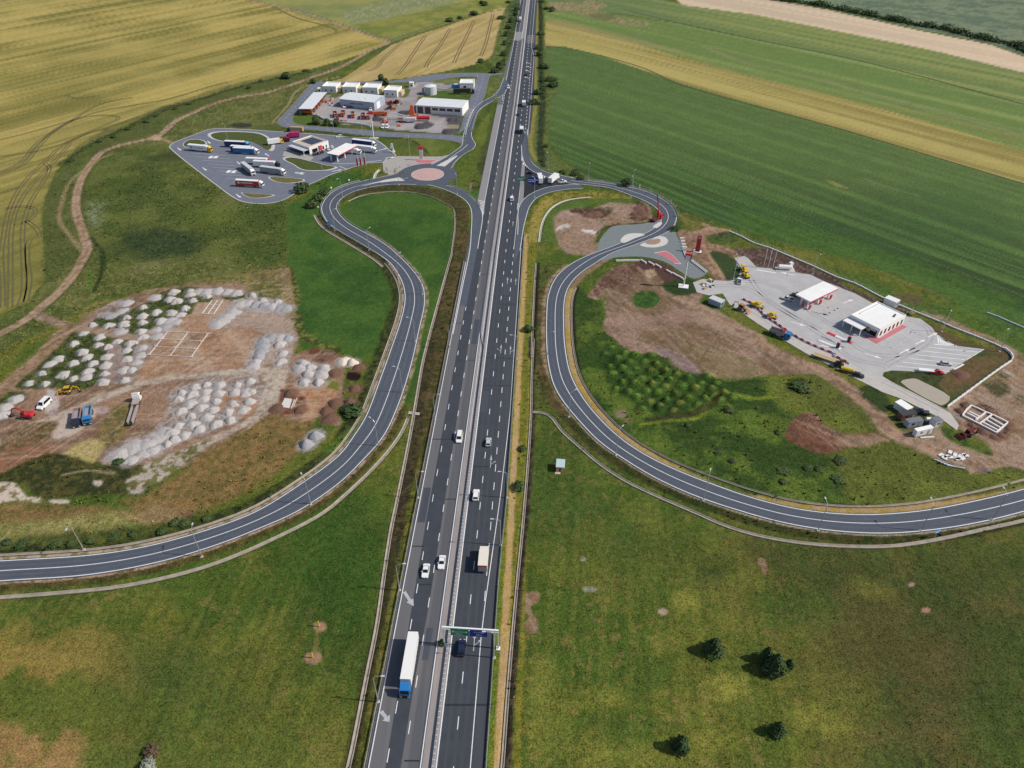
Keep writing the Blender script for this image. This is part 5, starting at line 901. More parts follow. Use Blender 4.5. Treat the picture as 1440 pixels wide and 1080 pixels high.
def make_roller(label, loc, rz, pm=yel, L=4.6, group='yellow rollers and pavers'):
    t = thing('road_roller', label, 'road roller', loc, rz, group); f = L / 2
    for y in (-f + .7, f - .7): part('drum', t, lambda m: m.tube((-.85, y, .65), (.85, y, .65), .65, dgrey, 14))
    part('engine_hood', t, lambda m: m.box(-.8, .8, -f + .3, -.2, 1.2, 2.0, pm, taper=(.1, .15))); part('frame', t, lambda m: m.box(-.95, .95, -f + .2, f - .2, .95, 1.25, pm)); part('canopy', t, lambda m: m.box(-.85, .85, -.3, 1.3, 2.75, 2.9, pm)); part('canopy_post', t, lambda m: [m.box(x - .05, x + .05, y - .05, y + .05, 1.2, 2.75, dgrey) for x in (-.75, .75) for y in (-.2, 1.2)]); part('seat', t, lambda m: (m.box(-.3, .3, .1, .6, 1.25, 1.7, blackp), m.box(-.3, .3, 0, .12, 1.7, 2.2, blackp)))
    return t
def along(s0, s1, off=1.25, z=0):
    """two points on the near foot of a vehicle (rear, front) -> its centre and heading; off metres away from the camera"""
    a, b = np.array(W1(s0)), np.array(W1(s1)); d = (b - a) / np.linalg.norm(b - a); n_ = np.array([-d[1], d[0]])
    if n_[1] < 0: n_ = -n_
    c_ = (a + b) / 2 + n_ * off
    return (*c_, z), heading(a, b)
class Rect:
    """building outline from three corners: near, right and left (as seen in the photograph)"""
    def __init__(s, near_, right_, left_, z=0.0, square=True):
        n_, r_, l_ = (np.array(W1(v, z)) for v in (near_, right_, left_)); s.o = n_; s.w = float(np.linalg.norm(r_ - n_)); u = (r_ - n_) / s.w; v = np.array([-u[1], u[0]])
        s.d = float(np.dot(l_ - n_, v)); s.rz = math.atan2(u[1], u[0]); s.loc = (*n_, 0)
# ---------------------------------------------------------------- traffic on the motorway
RA = -math.atan(.0403); RT = RA + math.pi
make_car('van', 'white van driving towards the viewer in the lane next to the median', 'van', white, W1('p 646.3,617'), RT, 'van')
make_car('car', 'silver car with dark roof driving away, ahead of the white arrow marking', 'car', silver, W1('p 687,623.5'), RA, 'hatch')
make_car('car', 'white car driving away close to the median line, alone on its carriageway', 'car', white, W1('p 669.5,698'), RA, 'suv')
make_car('car', 'white saloon beside the median, overtaking another white saloon', 'car', white, W1('p 621.5,792.5'), RT, 'sedan')
make_car('car', 'white saloon on the dark strip of asphalt, being overtaken', 'car', white, W1('p 599,804.5'), RT, 'sedan')
make_car('car', 'dark navy estate car driving away beneath the sign gantry', 'car', navyp, W1('p 649.3,913'), RA, 'suv')
make_rigid('box lorry with cream roof and red band over its grey doors', (hx(-12.9, 125.5).item(), 125.5, 0), RA, cabm=offw, side=offw, roof=offw, rear=grey, L=7.6, tailband=redm, group='lorries on the motorway')
o = make_semi('white articulated lorry with bright blue cab driving towards the viewer', (hx(-28.5, 93.8).item(), 93.8, 0), RT, cabm=blue, side=white, roof=white, group='lorries on the motorway', hatch=True); o.scale = (.98, .93, 1)
make_car('van', 'small white van between the two slip road noses', 'van', white, W1('p 719.7,281'), RA, 'van')
make_rigid('white box lorry with dark rear doors casting a long shadow near the slip road', (*W1('L 1393,690'), 0), RA, rear=darkp, L=8, group='lorries on the motorway')
make_rigid('pale grey box lorry just beyond the roundabout junction on the motorway', (*W1('L 1416,420'), 0), RA, cabm=lgrey, side=lgrey, roof=white, L=8, H=3.4, group='lorries on the motorway')
make_car('car', 'dark car following the pale grey lorry away from the viewer', 'car', darkp, W1('L 1357,518'), RA, 'hatch')
make_car('car', 'white car with black windows heading for the exit beside the depot', 'car', white, W1('d 612,893'), RT, 'suv')
make_car('car', 'small black car beside the painted arrows, far up the motorway', 'car', darkp, W1('d 790,762'), RA, 'hatch')
make_rigid('white lorry on the pale pavement patch, farthest up the motorway', (*W1('d 732,215'), 0), RT, L=9, group='lorries on the motorway')
# ---- lorries waiting in the paved triangle
g = 'vehicles waiting in the paved triangle'
x, y = W1('M 285,505'); make_rigid('white box lorry parked beside the blue direction sign', (x, y + 5.5, 0), R(4), L=11, H=3.8, group=g)
x, y = W1('M 400,500'); make_rigid('white box lorry parked askew behind the white flatbed', (x + 1.5, y + 5, 0), R(-27), L=11, H=3.8, group=g)
make_car('pickup', 'white pickup parked on the tip of the paved triangle', 'pickup', white, W1('M 508,480'), R(-80), 'pickup', g)
make_car('car', 'dark blue car parked alone in the paved triangle', 'car', navyp, W1('M 180,388'), R(60), 'hatch', g)
# ---------------------------------------------------------------- the lorry park
g = 'lorries in the lorry park'
def pk(label, s0, s1, **k): l_, r_ = along(s0, s1); return make_semi(label, l_, r_, group=g, **k)
pk('white trailer with dark lettering and yellow cab by the small grass island', 'J 245,375', 'J 492,398', cabm=yel, mark=[(-1.6, 3.2, 2.2, 2.7), (-6.2, -4.6, 1.9, 3.1), (-3.6, -2.2, 2.25, 2.7)], band_=grey)
pk('navy curtain trailer with light blue cab, first of the blue row', 'J 622,340', 'J 868,352', cabm=lblue, side=navyc, roof=white)
pk('navy curtain trailer with white cab, middle one of the three blue lorries', 'J 655,387', 'J 955,408', cabm=white, side=navyc, roof=white)
pk('bright blue curtain trailer with white cab, last of the three blue lorries', 'J 708,408', 'J 962,422', cabm=white, side=bluec, roof=white)
pk('white lorry with red cab, rearmost of the white row', 'J 848,515', 'J 1085,527', cabm=redm)
pk('white lorry with dark cab, middle one of the white row', 'J 922,545', 'J 1165,558', cabm=darkp)
pk('grey sided lorry with white cab at the front of the white row', 'J 982,600', 'J 1222,632', side=grey, roof=lgrey)
l_, r_ = along('J 800,562', 'J 888,630'); make_semi('grey trailer with dark fronted cab, pulled out across the parking bays', l_, r_, side=grey, roof=lgrey, rear=dgrey, group=g)
pk('red curtain lorry with white lettering and white cab, parked alone', 'J 735,740', 'J 1010,756', side=redc, roof=white, mark=[(-6.8, -5.4, 2.2, 3.2), (-4.8, 2.4, 2.45, 2.95)], band_=white)
l_, r_ = along('J 1062,325', 'J 1222,302'); make_rigid('white box lorry with yellow cab beside the long grass island', l_, r_, cabm=yel, L=10, group=g)
l_, r_ = along('J 1195,290', 'J 1268,288'); make_rigid('dark red lorry behind the yellow cab', l_, r_, cabm=dred, side=dred, roof=dred, L=6, H=3, group=g)
l_, r_ = along('J 1365,245', 'J 1262,250'); make_rigid('magenta box lorry by the entrance of the lorry park', l_, r_, cabm=mag, side=mag, roof=mag, L=8.5, group=g)
l_, r_ = along('J 1405,195', 'J 1258,188'); make_rigid('tan box lorry with dark blue cab beside the depot road', l_, r_, cabm=navyp, side=tan, roof=tan, L=11, group=g)
g = 'vehicles at the old fuel station'
l_, r_ = along('k 915,268', 'k 1178,300'); make_semi('navy curtain lorry with dark red tail beside the fuel canopy', l_, r_, side=navyc, roof=white, rear=dred, group=g)
l_, r_ = along('k 958,345', 'k 1152,368'); make_semi('plain white lorry drawn up at the fuel canopy', l_, r_, group=g)
l_, r_ = along('k 900,378', 'k 990,386'); make_rigid('short white box lorry under the edge of the fuel canopy', l_, r_, L=7, H=3.4, group=g)
for s, m_, lb in (('k 435,382', darkp, 'dark car, farthest left in front of the old station shop'), ('k 480,372', navyp, 'navy car, second in the row before the old station shop'), ('k 522,355', darkp, 'dark car next to the red entrance of the old station shop')):
    make_car('car', lb, 'car', m_, W1(s), R(25), 'hatch', g)
make_car('car', 'white car beside the corner of the old station shop', 'car', white, W1('k 600,318'), R(28), 'sedan', g); make_car('car', 'white car parked second from the corner of the old station shop', 'car', white, W1('k 648,298'), R(28), 'hatch', g); make_car('car', 'white car driving behind the old fuel station', 'car', white, W1('k 738,162'), R(110), 'hatch', g)

# ---------------------------------------------------------------- buildings
def flat(name, label, cat, rc_, h, wm=wallw, rm=roofw, parapet=.35, wins=(), group=None):
    """flat roofed block; wins = (face, a, b, z0, z1, name) with face f(ront) r(ight) l(eft), a..b in metres along it"""
    t = thing(name, label, cat, rc_.loc, rc_.rz, group); w_, d = rc_.w, rc_.d
    part('wall', t, lambda m: m.box(0, w_, 0, d, -.1, h - .02, wm))
    rf = part('roof', t, lambda m: m.box(.25, w_ - .25, .25, d - .25, h - .02, h + .04, rm))
    part('parapet', t, lambda m: (m.box(-.06, w_ + .06, -.06, .24, h - .25, h + parapet, wm), m.box(-.06, w_ + .06, d - .24, d + .06, h - .25, h + parapet, wm), m.box(-.06, .24, .24, d - .24, h - .25, h + parapet, wm), m.box(w_ - .24, w_ + .06, .24, d - .24, h - .25, h + parapet, wm)))
    for f, a, b, z0, z1, nm, mm in wins:
        def fn(m):
            if f == 'f': m.box(a, b, -.06, .05, z0, z1, mm)
            elif f == 'r': m.box(w_ - .05, w_ + .06, a, b, z0, z1, mm)
            elif f == 'l': m.box(-.06, .05, a, b, z0, z1, mm)
            else: m.box(a, b, d - .05, d + .06, z0, z1, mm)
        part(nm, t, fn)
    return t, rf
def awning(t, x0, x1, y0, y1, z, posts, m=white, nm='awning'):
    part(nm, t, lambda mb: mb.box(x0, x1, y0, y1, z, z + .25, m))
    for px_, py_ in posts: part('post', t, lambda mb: mb.box(px_ - .15, px_ + .15, py_ - .15, py_ + .15, 0, z, m))
# new shop on the forecourt: near corner, its right wall and its left front
rs = Rect('P 742,690', 'P 1000,548', 'P 430,556')
W_, D_ = rs.w, rs.d
shop, rf = flat('station_shop', 'white flat roofed shop building on the new concrete forecourt', 'shop', rs, 4.3, wins=[('l', .8, D_ - .8, .3, 3.2, 'shop_window', glass)] + [('f', 1.2 + i * W_ / 6.2, 2.5 + i * W_ / 6.2, .6, 2.9, 'window', glass) for i in range(6)])
part('front_fascia', shop, lambda m: m.box(-.5, -.08, -.3, D_ + .2, 3.3, 4.75, white))
awning(shop, -4.6, -.6, D_ * .38, D_ + .5, 3.0, [(-4.3, D_ * .4), (-4.3, D_ * .7), (-4.3, D_)])
part('shop_sign', shop, lambda m: (m.tube((-.14, D_ * .34, 2.0), (-.06, D_ * .34, 2.0), .9, tan, 14), [m.box(-.16, -.06, 1.4 + i * .55, 1.75 + i * .55, 2.3, 2.9 + .2 * (i % 2), white) for i in range(5)]))
for i, (x, y) in enumerate(((W_ * .72, 2.2), (W_ * .8, 2.6))): part('roof_vent', rf, lambda m: m.cbox(x, y, 4.34, .7, .5, .5, dgrey))
part('roof_lip', rf, lambda m: m.box(W_ * .2, W_ - .6, D_ - 1.6, D_ - 1.3, 4.34, 4.7, lgrey))
# new fuel canopy
rc2 = Rect('O 1150,535', 'O 1432,400', 'O 1008,456', z=5.0); cw, cd = rc2.w, rc2.d
cn = thing('fuel_canopy', 'white fuel canopy edged in red over the new pumps', 'canopy', rc2.loc, rc2.rz, 'fuel canopies')
part('canopy_roof', cn, lambda m: m.box(0, cw, 0, cd, 4.5, 5.1, roofw)); part('red_edge', cn, lambda m: (m.box(-.06, cw + .06, -.08, -.005, 4.45, 4.95, redt), m.box(cw + .005, cw + .08, 0, cd, 4.45, 4.95, redt)))
for fx in (.12, .5, .88):
    for fy in (.28, .72): part('column', cn, lambda m: m.box(cw * fx - .25, cw * fx + .25, cd * fy - .25, cd * fy + .25, 0, 4.5, wallw))
for fx in (.12, .5, .88):
    for fy in (.28, .72):
        c_ = np.array(rc2.loc[:2]) + np.array([math.cos(rc2.rz), math.sin(rc2.rz)]) * (cw * fx) + np.array([-math.sin(rc2.rz), math.cos(rc2.rz)]) * (cd * fy - 1.3)
        t = thing('fuel_pump', f'red fuel pump under the new canopy, {"front" if fy < .5 else "back"} row, {dict([(.12, "left"), (.5, "middle"), (.88, "right")])[fx]} island', 'fuel pump', (*c_, 0), rc2.rz, 'pumps under the new canopy'); part('pump_body', t, lambda m: m.cbox(0, 0, .15, 1.0, .55, 2.0, redt)); part('island_kerb', t, lambda m: m.cbox(0, 0, 0, 2.4, 1.2, .15, kerbm)); part('display', t, lambda m: m.box(-.35, .35, -.3, -.26, 1.3, 1.9, glass))
# old station
ro = Rect('k 372,382', 'k 612,298', 'k 122,322'); ow, od = ro.w, ro.d
old, orf = flat('station_shop', 'old station shop with rows of solar panels on its flat roof', 'shop', ro, 4.4, wins=[('f', ow * .12, ow * .4, .5, 2.8, 'shop_window', glass), ('f', ow * .66, ow * .74, .5, 2.6, 'window', glass), ('f', ow * .84, ow * .9, .5, 2.6, 'window', glass)], rm=mat('tan_roof', (.5, .43, .36), .8))
part('red_entrance', old, lambda m: m.box(ow * .46, ow * .62, -.5, -.02, 0, 3.6, redt)); awning(old, -4.2, -.1, .5, od - .5, 3.0, [(-4.0, .8), (-4.0, od - .8)], lgrey); part('dark_glazing', old, lambda m: m.box(-.08, .02, .6, od - .6, .2, 2.9, glass))
for i in range(4): part('solar_panel', orf, lambda m: m.box(ow * .28, ow * .88, od * (.16 + i * .17), od * (.29 + i * .17), 4.55, 4.7, solar))
rc3 = Rect('k 722,392', 'k 968,262', 'k 582,360', z=5.0); cw3, cd3 = rc3.w, rc3.d
c3 = thing('fuel_canopy', 'pale fuel canopy with red edge beside the roundabout', 'canopy', rc3.loc, rc3.rz, 'fuel canopies'); part('canopy_roof', c3, lambda m: m.box(0, cw3, 0, cd3, 4.5, 5.1, roofw)); part('red_edge', c3, lambda m: m.box(0, cw3 + .05, -.07, -.005, 4.45, 4.95, redt)); part('green_edge', c3, lambda m: m.box(-.07, -.005, 0, cd3, 4.45, 4.95, green_s))
for fx in (.08, .45, .82):
    for fy in (.25, .8): part('column', c3, lambda m: m.box(cw3 * fx - .3, cw3 * fx + .3, cd3 * fy - .3, cd3 * fy + .3, 0, 4.5, wallw))
# depot
for s0, s1, lb in (('K 462,292', 'K 600,296', 'small white flat roofed house at the end of the depot row beside the road bend'), ('K 664,298', 'K 802,301', 'small white flat roofed house, second from the road bend in the depot row'), ('K 866,304', 'K 1018,309', 'small white flat roofed house, third from the road bend in the depot row'), ('K 1082,331', 'K 1215,338', 'small white flat roofed house nearest the open yard gate in the depot row')):
    a_, b_ = np.array(W1(s0)), np.array(W1(s1)); rr = Rect.__new__(Rect); rr.o = a_; rr.w = float(np.linalg.norm(b_ - a_)); rr.d = 13.0; rr.rz = math.atan2(*(b_ - a_)[::-1]); rr.loc = (*a_, 0)
    t, _ = flat('flat_roofed_house', lb, 'house', rr, 4.2, parapet=.9, wins=[('f', rr.w * .2, rr.w * .3, 1.4, 2.6, 'window', glass), ('f', rr.w * .6, rr.w * .7, 1.4, 2.6, 'window', glass)], group='white houses of the depot')
    part('side_porch', t, lambda m: m.box(rr.w + .01, rr.w + 2.6, 3, 11, -.1, 3.2, beige))
def gable(name, label, cat, o_, b_, depth, h, slope, wm, rm, group=None):
    a_, b_ = np.array(W1(o_)), np.array(W1(b_)); w_ = float(np.linalg.norm(b_ - a_)); t = thing(name, label, cat, (*a_, 0), math.atan2(*(b_ - a_)[::-1]), group)
    part('wall', t, lambda m: m.prof([(0, -.1), (depth, -.1), (depth, h), (depth / 2, h + slope), (0, h)], 0, w_, wm))
    rf = part('roof', t, lambda m: (m.prof([(-.4, h - .02), (-.4, h + .14), (depth / 2, h + slope + .2), (depth / 2, h + slope + .02)], -.3, w_ + .3, rm), m.prof([(depth / 2, h + slope + .02), (depth / 2, h + slope + .2), (depth + .4, h + .14), (depth + .4, h - .02)], -.3, w_ + .3, rm)))
    return t, w_, rf
hall, hw_, hrf = gable('depot_hall', 'blue grey metal hall with lettering in the middle of the depot', 'hall', 'K 642,432', 'K 986,470', 17, 5.6, 1.2, sheet, roofs, 'halls of the depot')
for i in range(11): part('lettering', hall, lambda m: m.box(8.5 + i * .95, 9.0 + i * .95, -.05, .02, 2.8, 3.8, navyp)) if i != 5 else None
for x in (hw_ * .45, hw_ * .66): part('skylight', hrf, lambda m: m.box(x, x + 2.4, 4, 5, 6.3, 6.62, white))
part('roller_door', hall, lambda m: m.box(hw_ - .03, hw_ + .05, 4, 9, 0, 4.6, wallw))
hall2, hw2, hrf2 = gable('depot_hall', 'long white garage hall with dark roller doors beside the slip road', 'hall', 'L 328,496', 'L 795,526', 18, 5.6, 1.0, wallw, roofs, 'halls of the depot')
for i in range(6):
    x = hw2 * (.03 + i * .16); part('garage_door', hall2, lambda m: m.box(x, x + hw2 * .125, -.05, .04, .1 if i < 2 else 2.6, 4.7 if i < 2 else 4.4, mat('brown_shutter', (.10, .075, .075), .6)))
for i in range(7): x = hw2 * i * .16 + .2; part('pilaster', hall2, lambda m: m.box(x, x + .5, -.14, -.06, 0, 5.4, wallw))
a_, b_ = np.array(W1('K 232,522')), np.array(W1('K 362,520')); w_ = float(np.linalg.norm(b_ - a_)); c_ = np.array(W1('K 505,352')); dd = c_ - b_; rz = math.atan2(dd[1], dd[0]) - math.pi / 2; Lsh = float(np.linalg.norm(dd))
sh = thing('open_shed', 'long open sided shed with pale mono-pitch roof along the depot road', 'shed', (*a_, 0), rz); part('roof', sh, lambda m: m.prof([(0, 4.6), (0, 4.85), (1, 4.85), (1, 4.6)], 0, 1, roofs)) if False else part('roof', sh, lambda m: m.box(-.4, w_ + .4, -.4, Lsh + .4, 4.6, 4.9, roofs)); part('back_wall', sh, lambda m: m.box(0, .2, 0, Lsh, 0, 4.6, grey))
for i in range(7): part('post', sh, lambda m: m.box(w_ - .2, w_, Lsh * i / 6.1, Lsh * i / 6.1 + .25, 0, 4.6, steel))
for i in range(5):
    x, y = np.array(a_) + np.array([math.cos(rz), math.sin(rz)]) * (w_ * .6) + np.array([-math.sin(rz), math.cos(rz)]) * (3 + i * Lsh / 5.6)
    make_tipper(f'orange road gritter parked in bay {("nearest the road", "second from the road", "in the middle", "fourth from the road", "at the far end")[i]} of the open shed', (x, y, 0), rz - math.pi / 2, orange, orange, 'gritting_lorry', 'gritters in the open shed', L=6.5)
rr = Rect.__new__(Rect); rr.o = np.array(W1('L 768,256')); rr.w = 11.0; rr.d = 12.; rr.rz = R(-1); rr.loc = (*rr.o, 0); t, _ = flat('flat_roofed_house', 'white flat roofed house with a blue lorry beside it at the back of the depot', 'house', rr, 4.2, parapet=.5, wins=[('f', 3, 5, 1.2, 2.6, 'window', glass)], group='white houses of the depot')
for s, h, lb in (('K 410,292', 3.6, 'white kiosk at the head of the open shed'), ('K 1338,238', 4.0, 'small white hut alone at the back gate of the depot')):
    rr = Rect.__new__(Rect); rr.o = np.array(W1(s)); rr.w = 3.4; rr.d = 3.6; rr.rz = 0; rr.loc = (*rr.o, 0); flat('kiosk', lb, 'kiosk', rr, h - .6, parapet=.2, wins=[('f', .8, 2.2, 1, 2.2, 'window', glass)], group='depot kiosks')
x, y = W1('L 470,318'); t = thing('storage_tank', 'grey cylindrical tank behind the long garage hall', 'tank', (x, y + 4, 0)); part('tank_shell', t, lambda m: m.tube((0, 0, 0), (0, 0, 6), 4.6, lgrey, 20)); part('lid', t, lambda m: m.tube((0, 0, 6), (0, 0, 6.9), 4.7, roofs, 20, r2=.8)); part('ladder', t, lambda m: m.box(-.3, .3, -4.8, -4.62, 0, 6, steel)); part('side_hopper', t, lambda m: (m.box(-6.5, -5.2, -2, 2, 1.5, 4, grey), [m.box(a - .1, a + .1, b - .1, b + .1, 0, 1.5, steel) for a in (-6.4, -5.3) for b in (-1.8, 1.8)]))
make_rigid('blue lorry parked beside the white house at the back of the depot', (*W1('L 735,245'), 0), R(90), cabm=blue, side=blue, roof=white, L=8, H=3.2, group='depot vehicles')
make_semi('dark trailer parked on the grass edge behind the long garage hall', (*W1('L 810,302'), 0), R(-88), cabm=darkp, side=darkp, roof=dgrey, group='depot vehicles')
g = 'orange depot lorries'
for s, rz_, lb, m_ in (('K 590,528', R(200), 'orange gritter at the end of the parked row, nearest the open shed', orange), ('K 665,520', R(185), 'orange tipper lorry, second from the open shed in the parked row', orange), ('K 765,532', R(192), 'orange tipper lorry in the middle of the parked row', orange), ('K 868,545', R(185), 'orange tipper lorry left of the tall white sign mast', redm), ('K 925,545', R(188), 'orange tipper lorry directly beside the tall white sign mast', orange)):
    make_tipper(lb, (*W1(s), 0), rz_, m_, dred, group=g)
make_tipper('long orange lorry standing on the heap of dark millings', (*W1('K 1035,525'), 0), R(-86), orange, orange, group=g, L=11)
for s, rz_, lb in (('K 1150,410', R(30), 'small red tractor by the pallets in the depot yard'), ('K 1210,400', R(60), 'small red tractor nearest the white houses'), ('K 1140,455', R(120), 'small grey and red tractor in the depot yard')): make_backhoe(lb, (*W1(s), 0), rz_, dred, 'depot tractors')
for s, lb in (('K 685,437', 'white van at the left corner of the blue grey hall'), ('K 948,468', 'white van at the right corner of the blue grey hall'), ('K 1072,645', 'white van at the depot gate, left of a twin'), ('K 1112,645', 'white van at the depot gate, right of a twin')): make_car('van', lb, 'van', white, W1(s), R(175), 'van', 'white depot vans')
make_car('car', 'dark car parked along the front of the blue grey hall', 'car', darkp, W1('K 730,448'), R(90), 'sedan', 'depot vehicles')
t = thing('mixing_plant', 'mobile asphalt plant with orange tower and red drum in the depot yard', 'asphalt plant', (*W1('L 300,590'), 0))
part('tower', t, lambda m: (m.box(-3, 0, 6, 9, 3, 9.5, orange, taper=(.5, .5)), [m.box(a - .15, a + .15, b - .15, b + .15, 0, 3, redm) for a in (-2.8, -.2) for b in (6.2, 8.8)])); part('conveyor', t, lambda m: m.tube((-14, 6, 4.5), (-3, 6.5, 1.2), .5, lgrey, 4)); part('drum', t, lambda m: m.tube((2, 3, 2.2), (11, 3, 2.2), 1.3, redm, 14)); part('bin', t, lambda m: (m.box(-7, 1.5, -1.5, 1.5, 1.4, 3.2, lgrey), m.box(-7.2, -4.5, 0, 3, 1, 3.4, grey))); part('conveyor', t, lambda m: m.tube((-9, 3.5, 1.5), (3, 6, 3.4), .55, orange, 4)); part('frame', t, lambda m: [m.box(a - .15, a + .15, b - .15, b + .15, 0, 1.6, dgrey) for a in (-6, -2, 1, 4, 10) for b in (-1, 3)])

# ---------------------------------------------------------------- road furniture
ga = thing('sign_gantry', 'white sign gantry with green and blue panels over the right carriageway', 'sign gantry', (*W1('p 625,907'), 0), 0)
gx1 = W1('p 700.5,912')[0] - W1('p 625,907')[0]; gy1 = W1('p 700.5,912')[1] - W1('p 625,907')[1]; ga.rotation_euler = (0, 0, math.atan2(gy1, gx1)); gl = math.hypot(gx1, gy1)
for x in (0, gl): part('post', ga, lambda m: (m.box(x - .18, x + .18, -.18, .18, 0, 7.4, white), m.box(x - .5, x + .5, -.5, .5, -.1, .2, white)))
part('beam', ga, lambda m: (m.box(-.2, gl + .2, -.2, .2, 7.4, 7.9, white), m.box(-.2, gl + .2, -.55, -.45, 7.55, 7.75, white)))
def board(t, nm, x0, x1, z0, z1, m_, lines, y=-.62):
    b_ = part(nm, t, lambda m: (m.box(x0, x1, y - .06, y, z0, z1, m_), m.box(x0 + .06, x1 - .06, y - .065, y - .05, z1 - .12, z1 - .06, white), m.box(x0 + .06, x1 - .06, y - .065, y - .05, z0 + .06, z0 + .12, white)))
    for tx, cx, cz, sz in lines:
        cu = bpy.data.curves.new('lettering', 'FONT'); cu.body = tx; cu.size = sz; cu.align_x = 'CENTER'; cu.align_y = 'CENTER'; tmp = bpy.data.objects.new('tmp', cu); COL.objects.link(tmp)
        me = bpy.data.meshes.new_from_object(tmp.evaluated_get(bpy.context.evaluated_depsgraph_get())); bpy.data.objects.remove(tmp); me.materials.clear(); me.materials.append(white)
        o = bpy.data.objects.new('lettering', me); COL.objects.link(o); o.parent = b_; o.location = (cx, y - .075, cz); o.rotation_euler = (R(90), 0, 0)
    return b_
board(ga, 'green_panel', 2.0, 6.4, 5.5, 8.5, green_s, [('A1', 4.2, 7.95, .6), ('Bucuresti', 4.2, 7.2, .85), ('Sibiu', 4.0, 6.3, .85)])
board(ga, 'blue_panel', 6.7, 10.9, 5.5, 8.5, blue_s, [('Cristian', 8.9, 7.4, .8), ('Sibiu', 8.9, 6.4, .8)])
for sg, x in (('arrow_mark', 2.5), ('arrow_mark', 5.9)): part(sg, ga, lambda m: q(m, [(x - .22, -.7, 7.2), (x, -.7, 6.8), (x + .22, -.7, 7.2), (x, -.7, 7.6)], white))
def sign(label, s, rz, w_, h, z, m_, cat='road sign', name='road_sign', posts=1, group='direction signs'):
    t = thing(name, label, cat, (*W1(s), -.05), rz, group); part('panel', t, lambda m: (m.box(-w_ / 2, w_ / 2, -.06, 0, z, z + h, m_), m.box(-w_ / 2 + .1, w_ / 2 - .1, -.07, -.055, z + h * .55, z + h * .68, white), m.box(-w_ / 2 + .1, w_ * .2, -.07, -.055, z + h * .25, z + h * .38, white)))
    for x in ((0,) if posts == 1 else (-w_ * .3, w_ * .3)): part('post', t, lambda m: m.tube((x, .06, 0), (x, .06, z + h), .07, steel, 6))
    return t
sign('green direction sign on two posts in the paved triangle', 'M 95,492', RA, 4.6, 2.6, 1.8, green_s, posts=2); sign('large blue direction sign on two posts, beside the white box lorry', 'M 215,512', R(-3), 6.0, 3.4, 1.4, blue_s, posts=2); sign('sky blue square sign on the bend of the left slip road', 'Z 240,590', R(-30), 2.6, 2.4, 1.6, bright_s); sign('lime yellow sign on the nose of the motorway exit', 'L 1135,372', R(-10), 2.4, 3.4, .6, lime); sign('sky blue sign below the outer edge of the right slip road', 'I 1062,110', R(20), 2.0, 1.6, 2.2, bright_s)
for i, s in enumerate(('Z 155,285', 'Z 128,385', 'Z 260,190', 'Z 440,112')): sign(f'small pale sign, {("second", "first", "third", "fourth")[i]} along the outside of the left hairpin bend', s, R(20 * i), .9, 1.0, .6, mat('pale_yellow_sign', (.72, .70, .42), .5), group='bend markers')
for i, s in enumerate(('M 1290,548', 'M 1403,585', 'N 597,200', 'N 675,320')): sign(f'small pale sign, {("first", "second", "third", "last")[i]} along the outside of the right loop bend', s, R(-25 * i), .8, 2.4, .5, mat('pale_yellow_sign', (.7, .7, .4), .5), group='bend markers')
# masts and totems
t = thing('sign_mast', 'tall white mast with red sign box standing on a white slab at the new forecourt', 'sign mast', (*W1('p 961,403'), 0), R(-15), 'fuel station signs'); part('base_slab', t, lambda m: m.cbox(0, 0, -.05, 4.4, 3.4, .35, white)); part('mast', t, lambda m: m.tube((0, 0, .3), (0, 0, 13.6), .3, white, 8)); part('sign_box', t, lambda m: m.box(-1.5, 1.5, -.6, .6, 13.6, 16.4, redt)); part('sign_face', t, lambda m: m.box(-1.2, .9, -.66, -.58, 13.65, 15.6, white))
t = thing('totem_sign', 'red price totem on a white footing beside the new access road', 'totem sign', (*W1('p 980.5,354'), 0), R(-20), 'fuel station signs'); part('footing', t, lambda m: m.cbox(0, 0, -.05, 3.8, 2.6, .4, white)); part('totem_body', t, lambda m: m.box(-1.05, 1.05, -.3, .3, 1.0, 8.6, mat('totem_red', (.56, .03, .06), .4))); part('logo_panel', t, lambda m: m.box(-.7, .8, -.36, -.29, 6.9, 8.3, mat('totem_pink', (.70, .28, .28), .4))); part('price_panel', t, lambda m: m.box(-.8, .8, -.36, -.29, 2.0, 6.0, redm)); part('dark_plinth', t, lambda m: m.box(-1.1, 1.1, -.5, .5, .35, 1.0, darkp))
t = thing('sign_mast', 'tall white mast with a red and white sign between the depot and the old station', 'sign mast', (*W1('m 590,580'), 0), 0, 'fuel station signs'); part('base_slab', t, lambda m: m.cbox(0, 0, -.05, 6, 3, .3, conc)); part('mast', t, lambda m: m.tube((0, 0, .2), (0, 0, 14.2), .32, white, 8)); part('sign_box', t, lambda m: m.box(-1.5, 1.5, -.6, .6, 14.2, 17.4, redt)); part('sign_face', t, lambda m: m.box(-1.3, 1.3, -.66, -.58, 14.3, 15.4, white))
t = thing('totem_sign', 'white and red price totem on the red paving by the roundabout', 'totem sign', (*W1('W 236,182'), .1), 0, 'fuel station signs'); part('totem_body', t, lambda m: m.box(-1.1, 1.1, -.35, .35, 0, 6.6, white)); part('red_top', t, lambda m: m.box(-1.3, 1.3, -.45, .45, 6.6, 8.6, redt)); part('price_panel', t, lambda m: m.box(-.9, .9, -.4, -.34, 1.5, 5.5, lgrey))
def flagpole(label, s, h, flagm, group):
    t = thing('flagpole', label, 'flagpole', (*W1(s), 0), 0, group); part('pole', t, lambda m: m.tube((0, 0, 0), (0, 0, h), .09, white, 6))
    if flagm: part('flag', t, lambda m: m.box(.1, 1.3, -.03, .03, h * .08, h * .5, flagm)) if False else part('flag', t, lambda m: m.box(-1.1, -.1, -.03, .03, 1.0, h * .62, flagm))
    return t
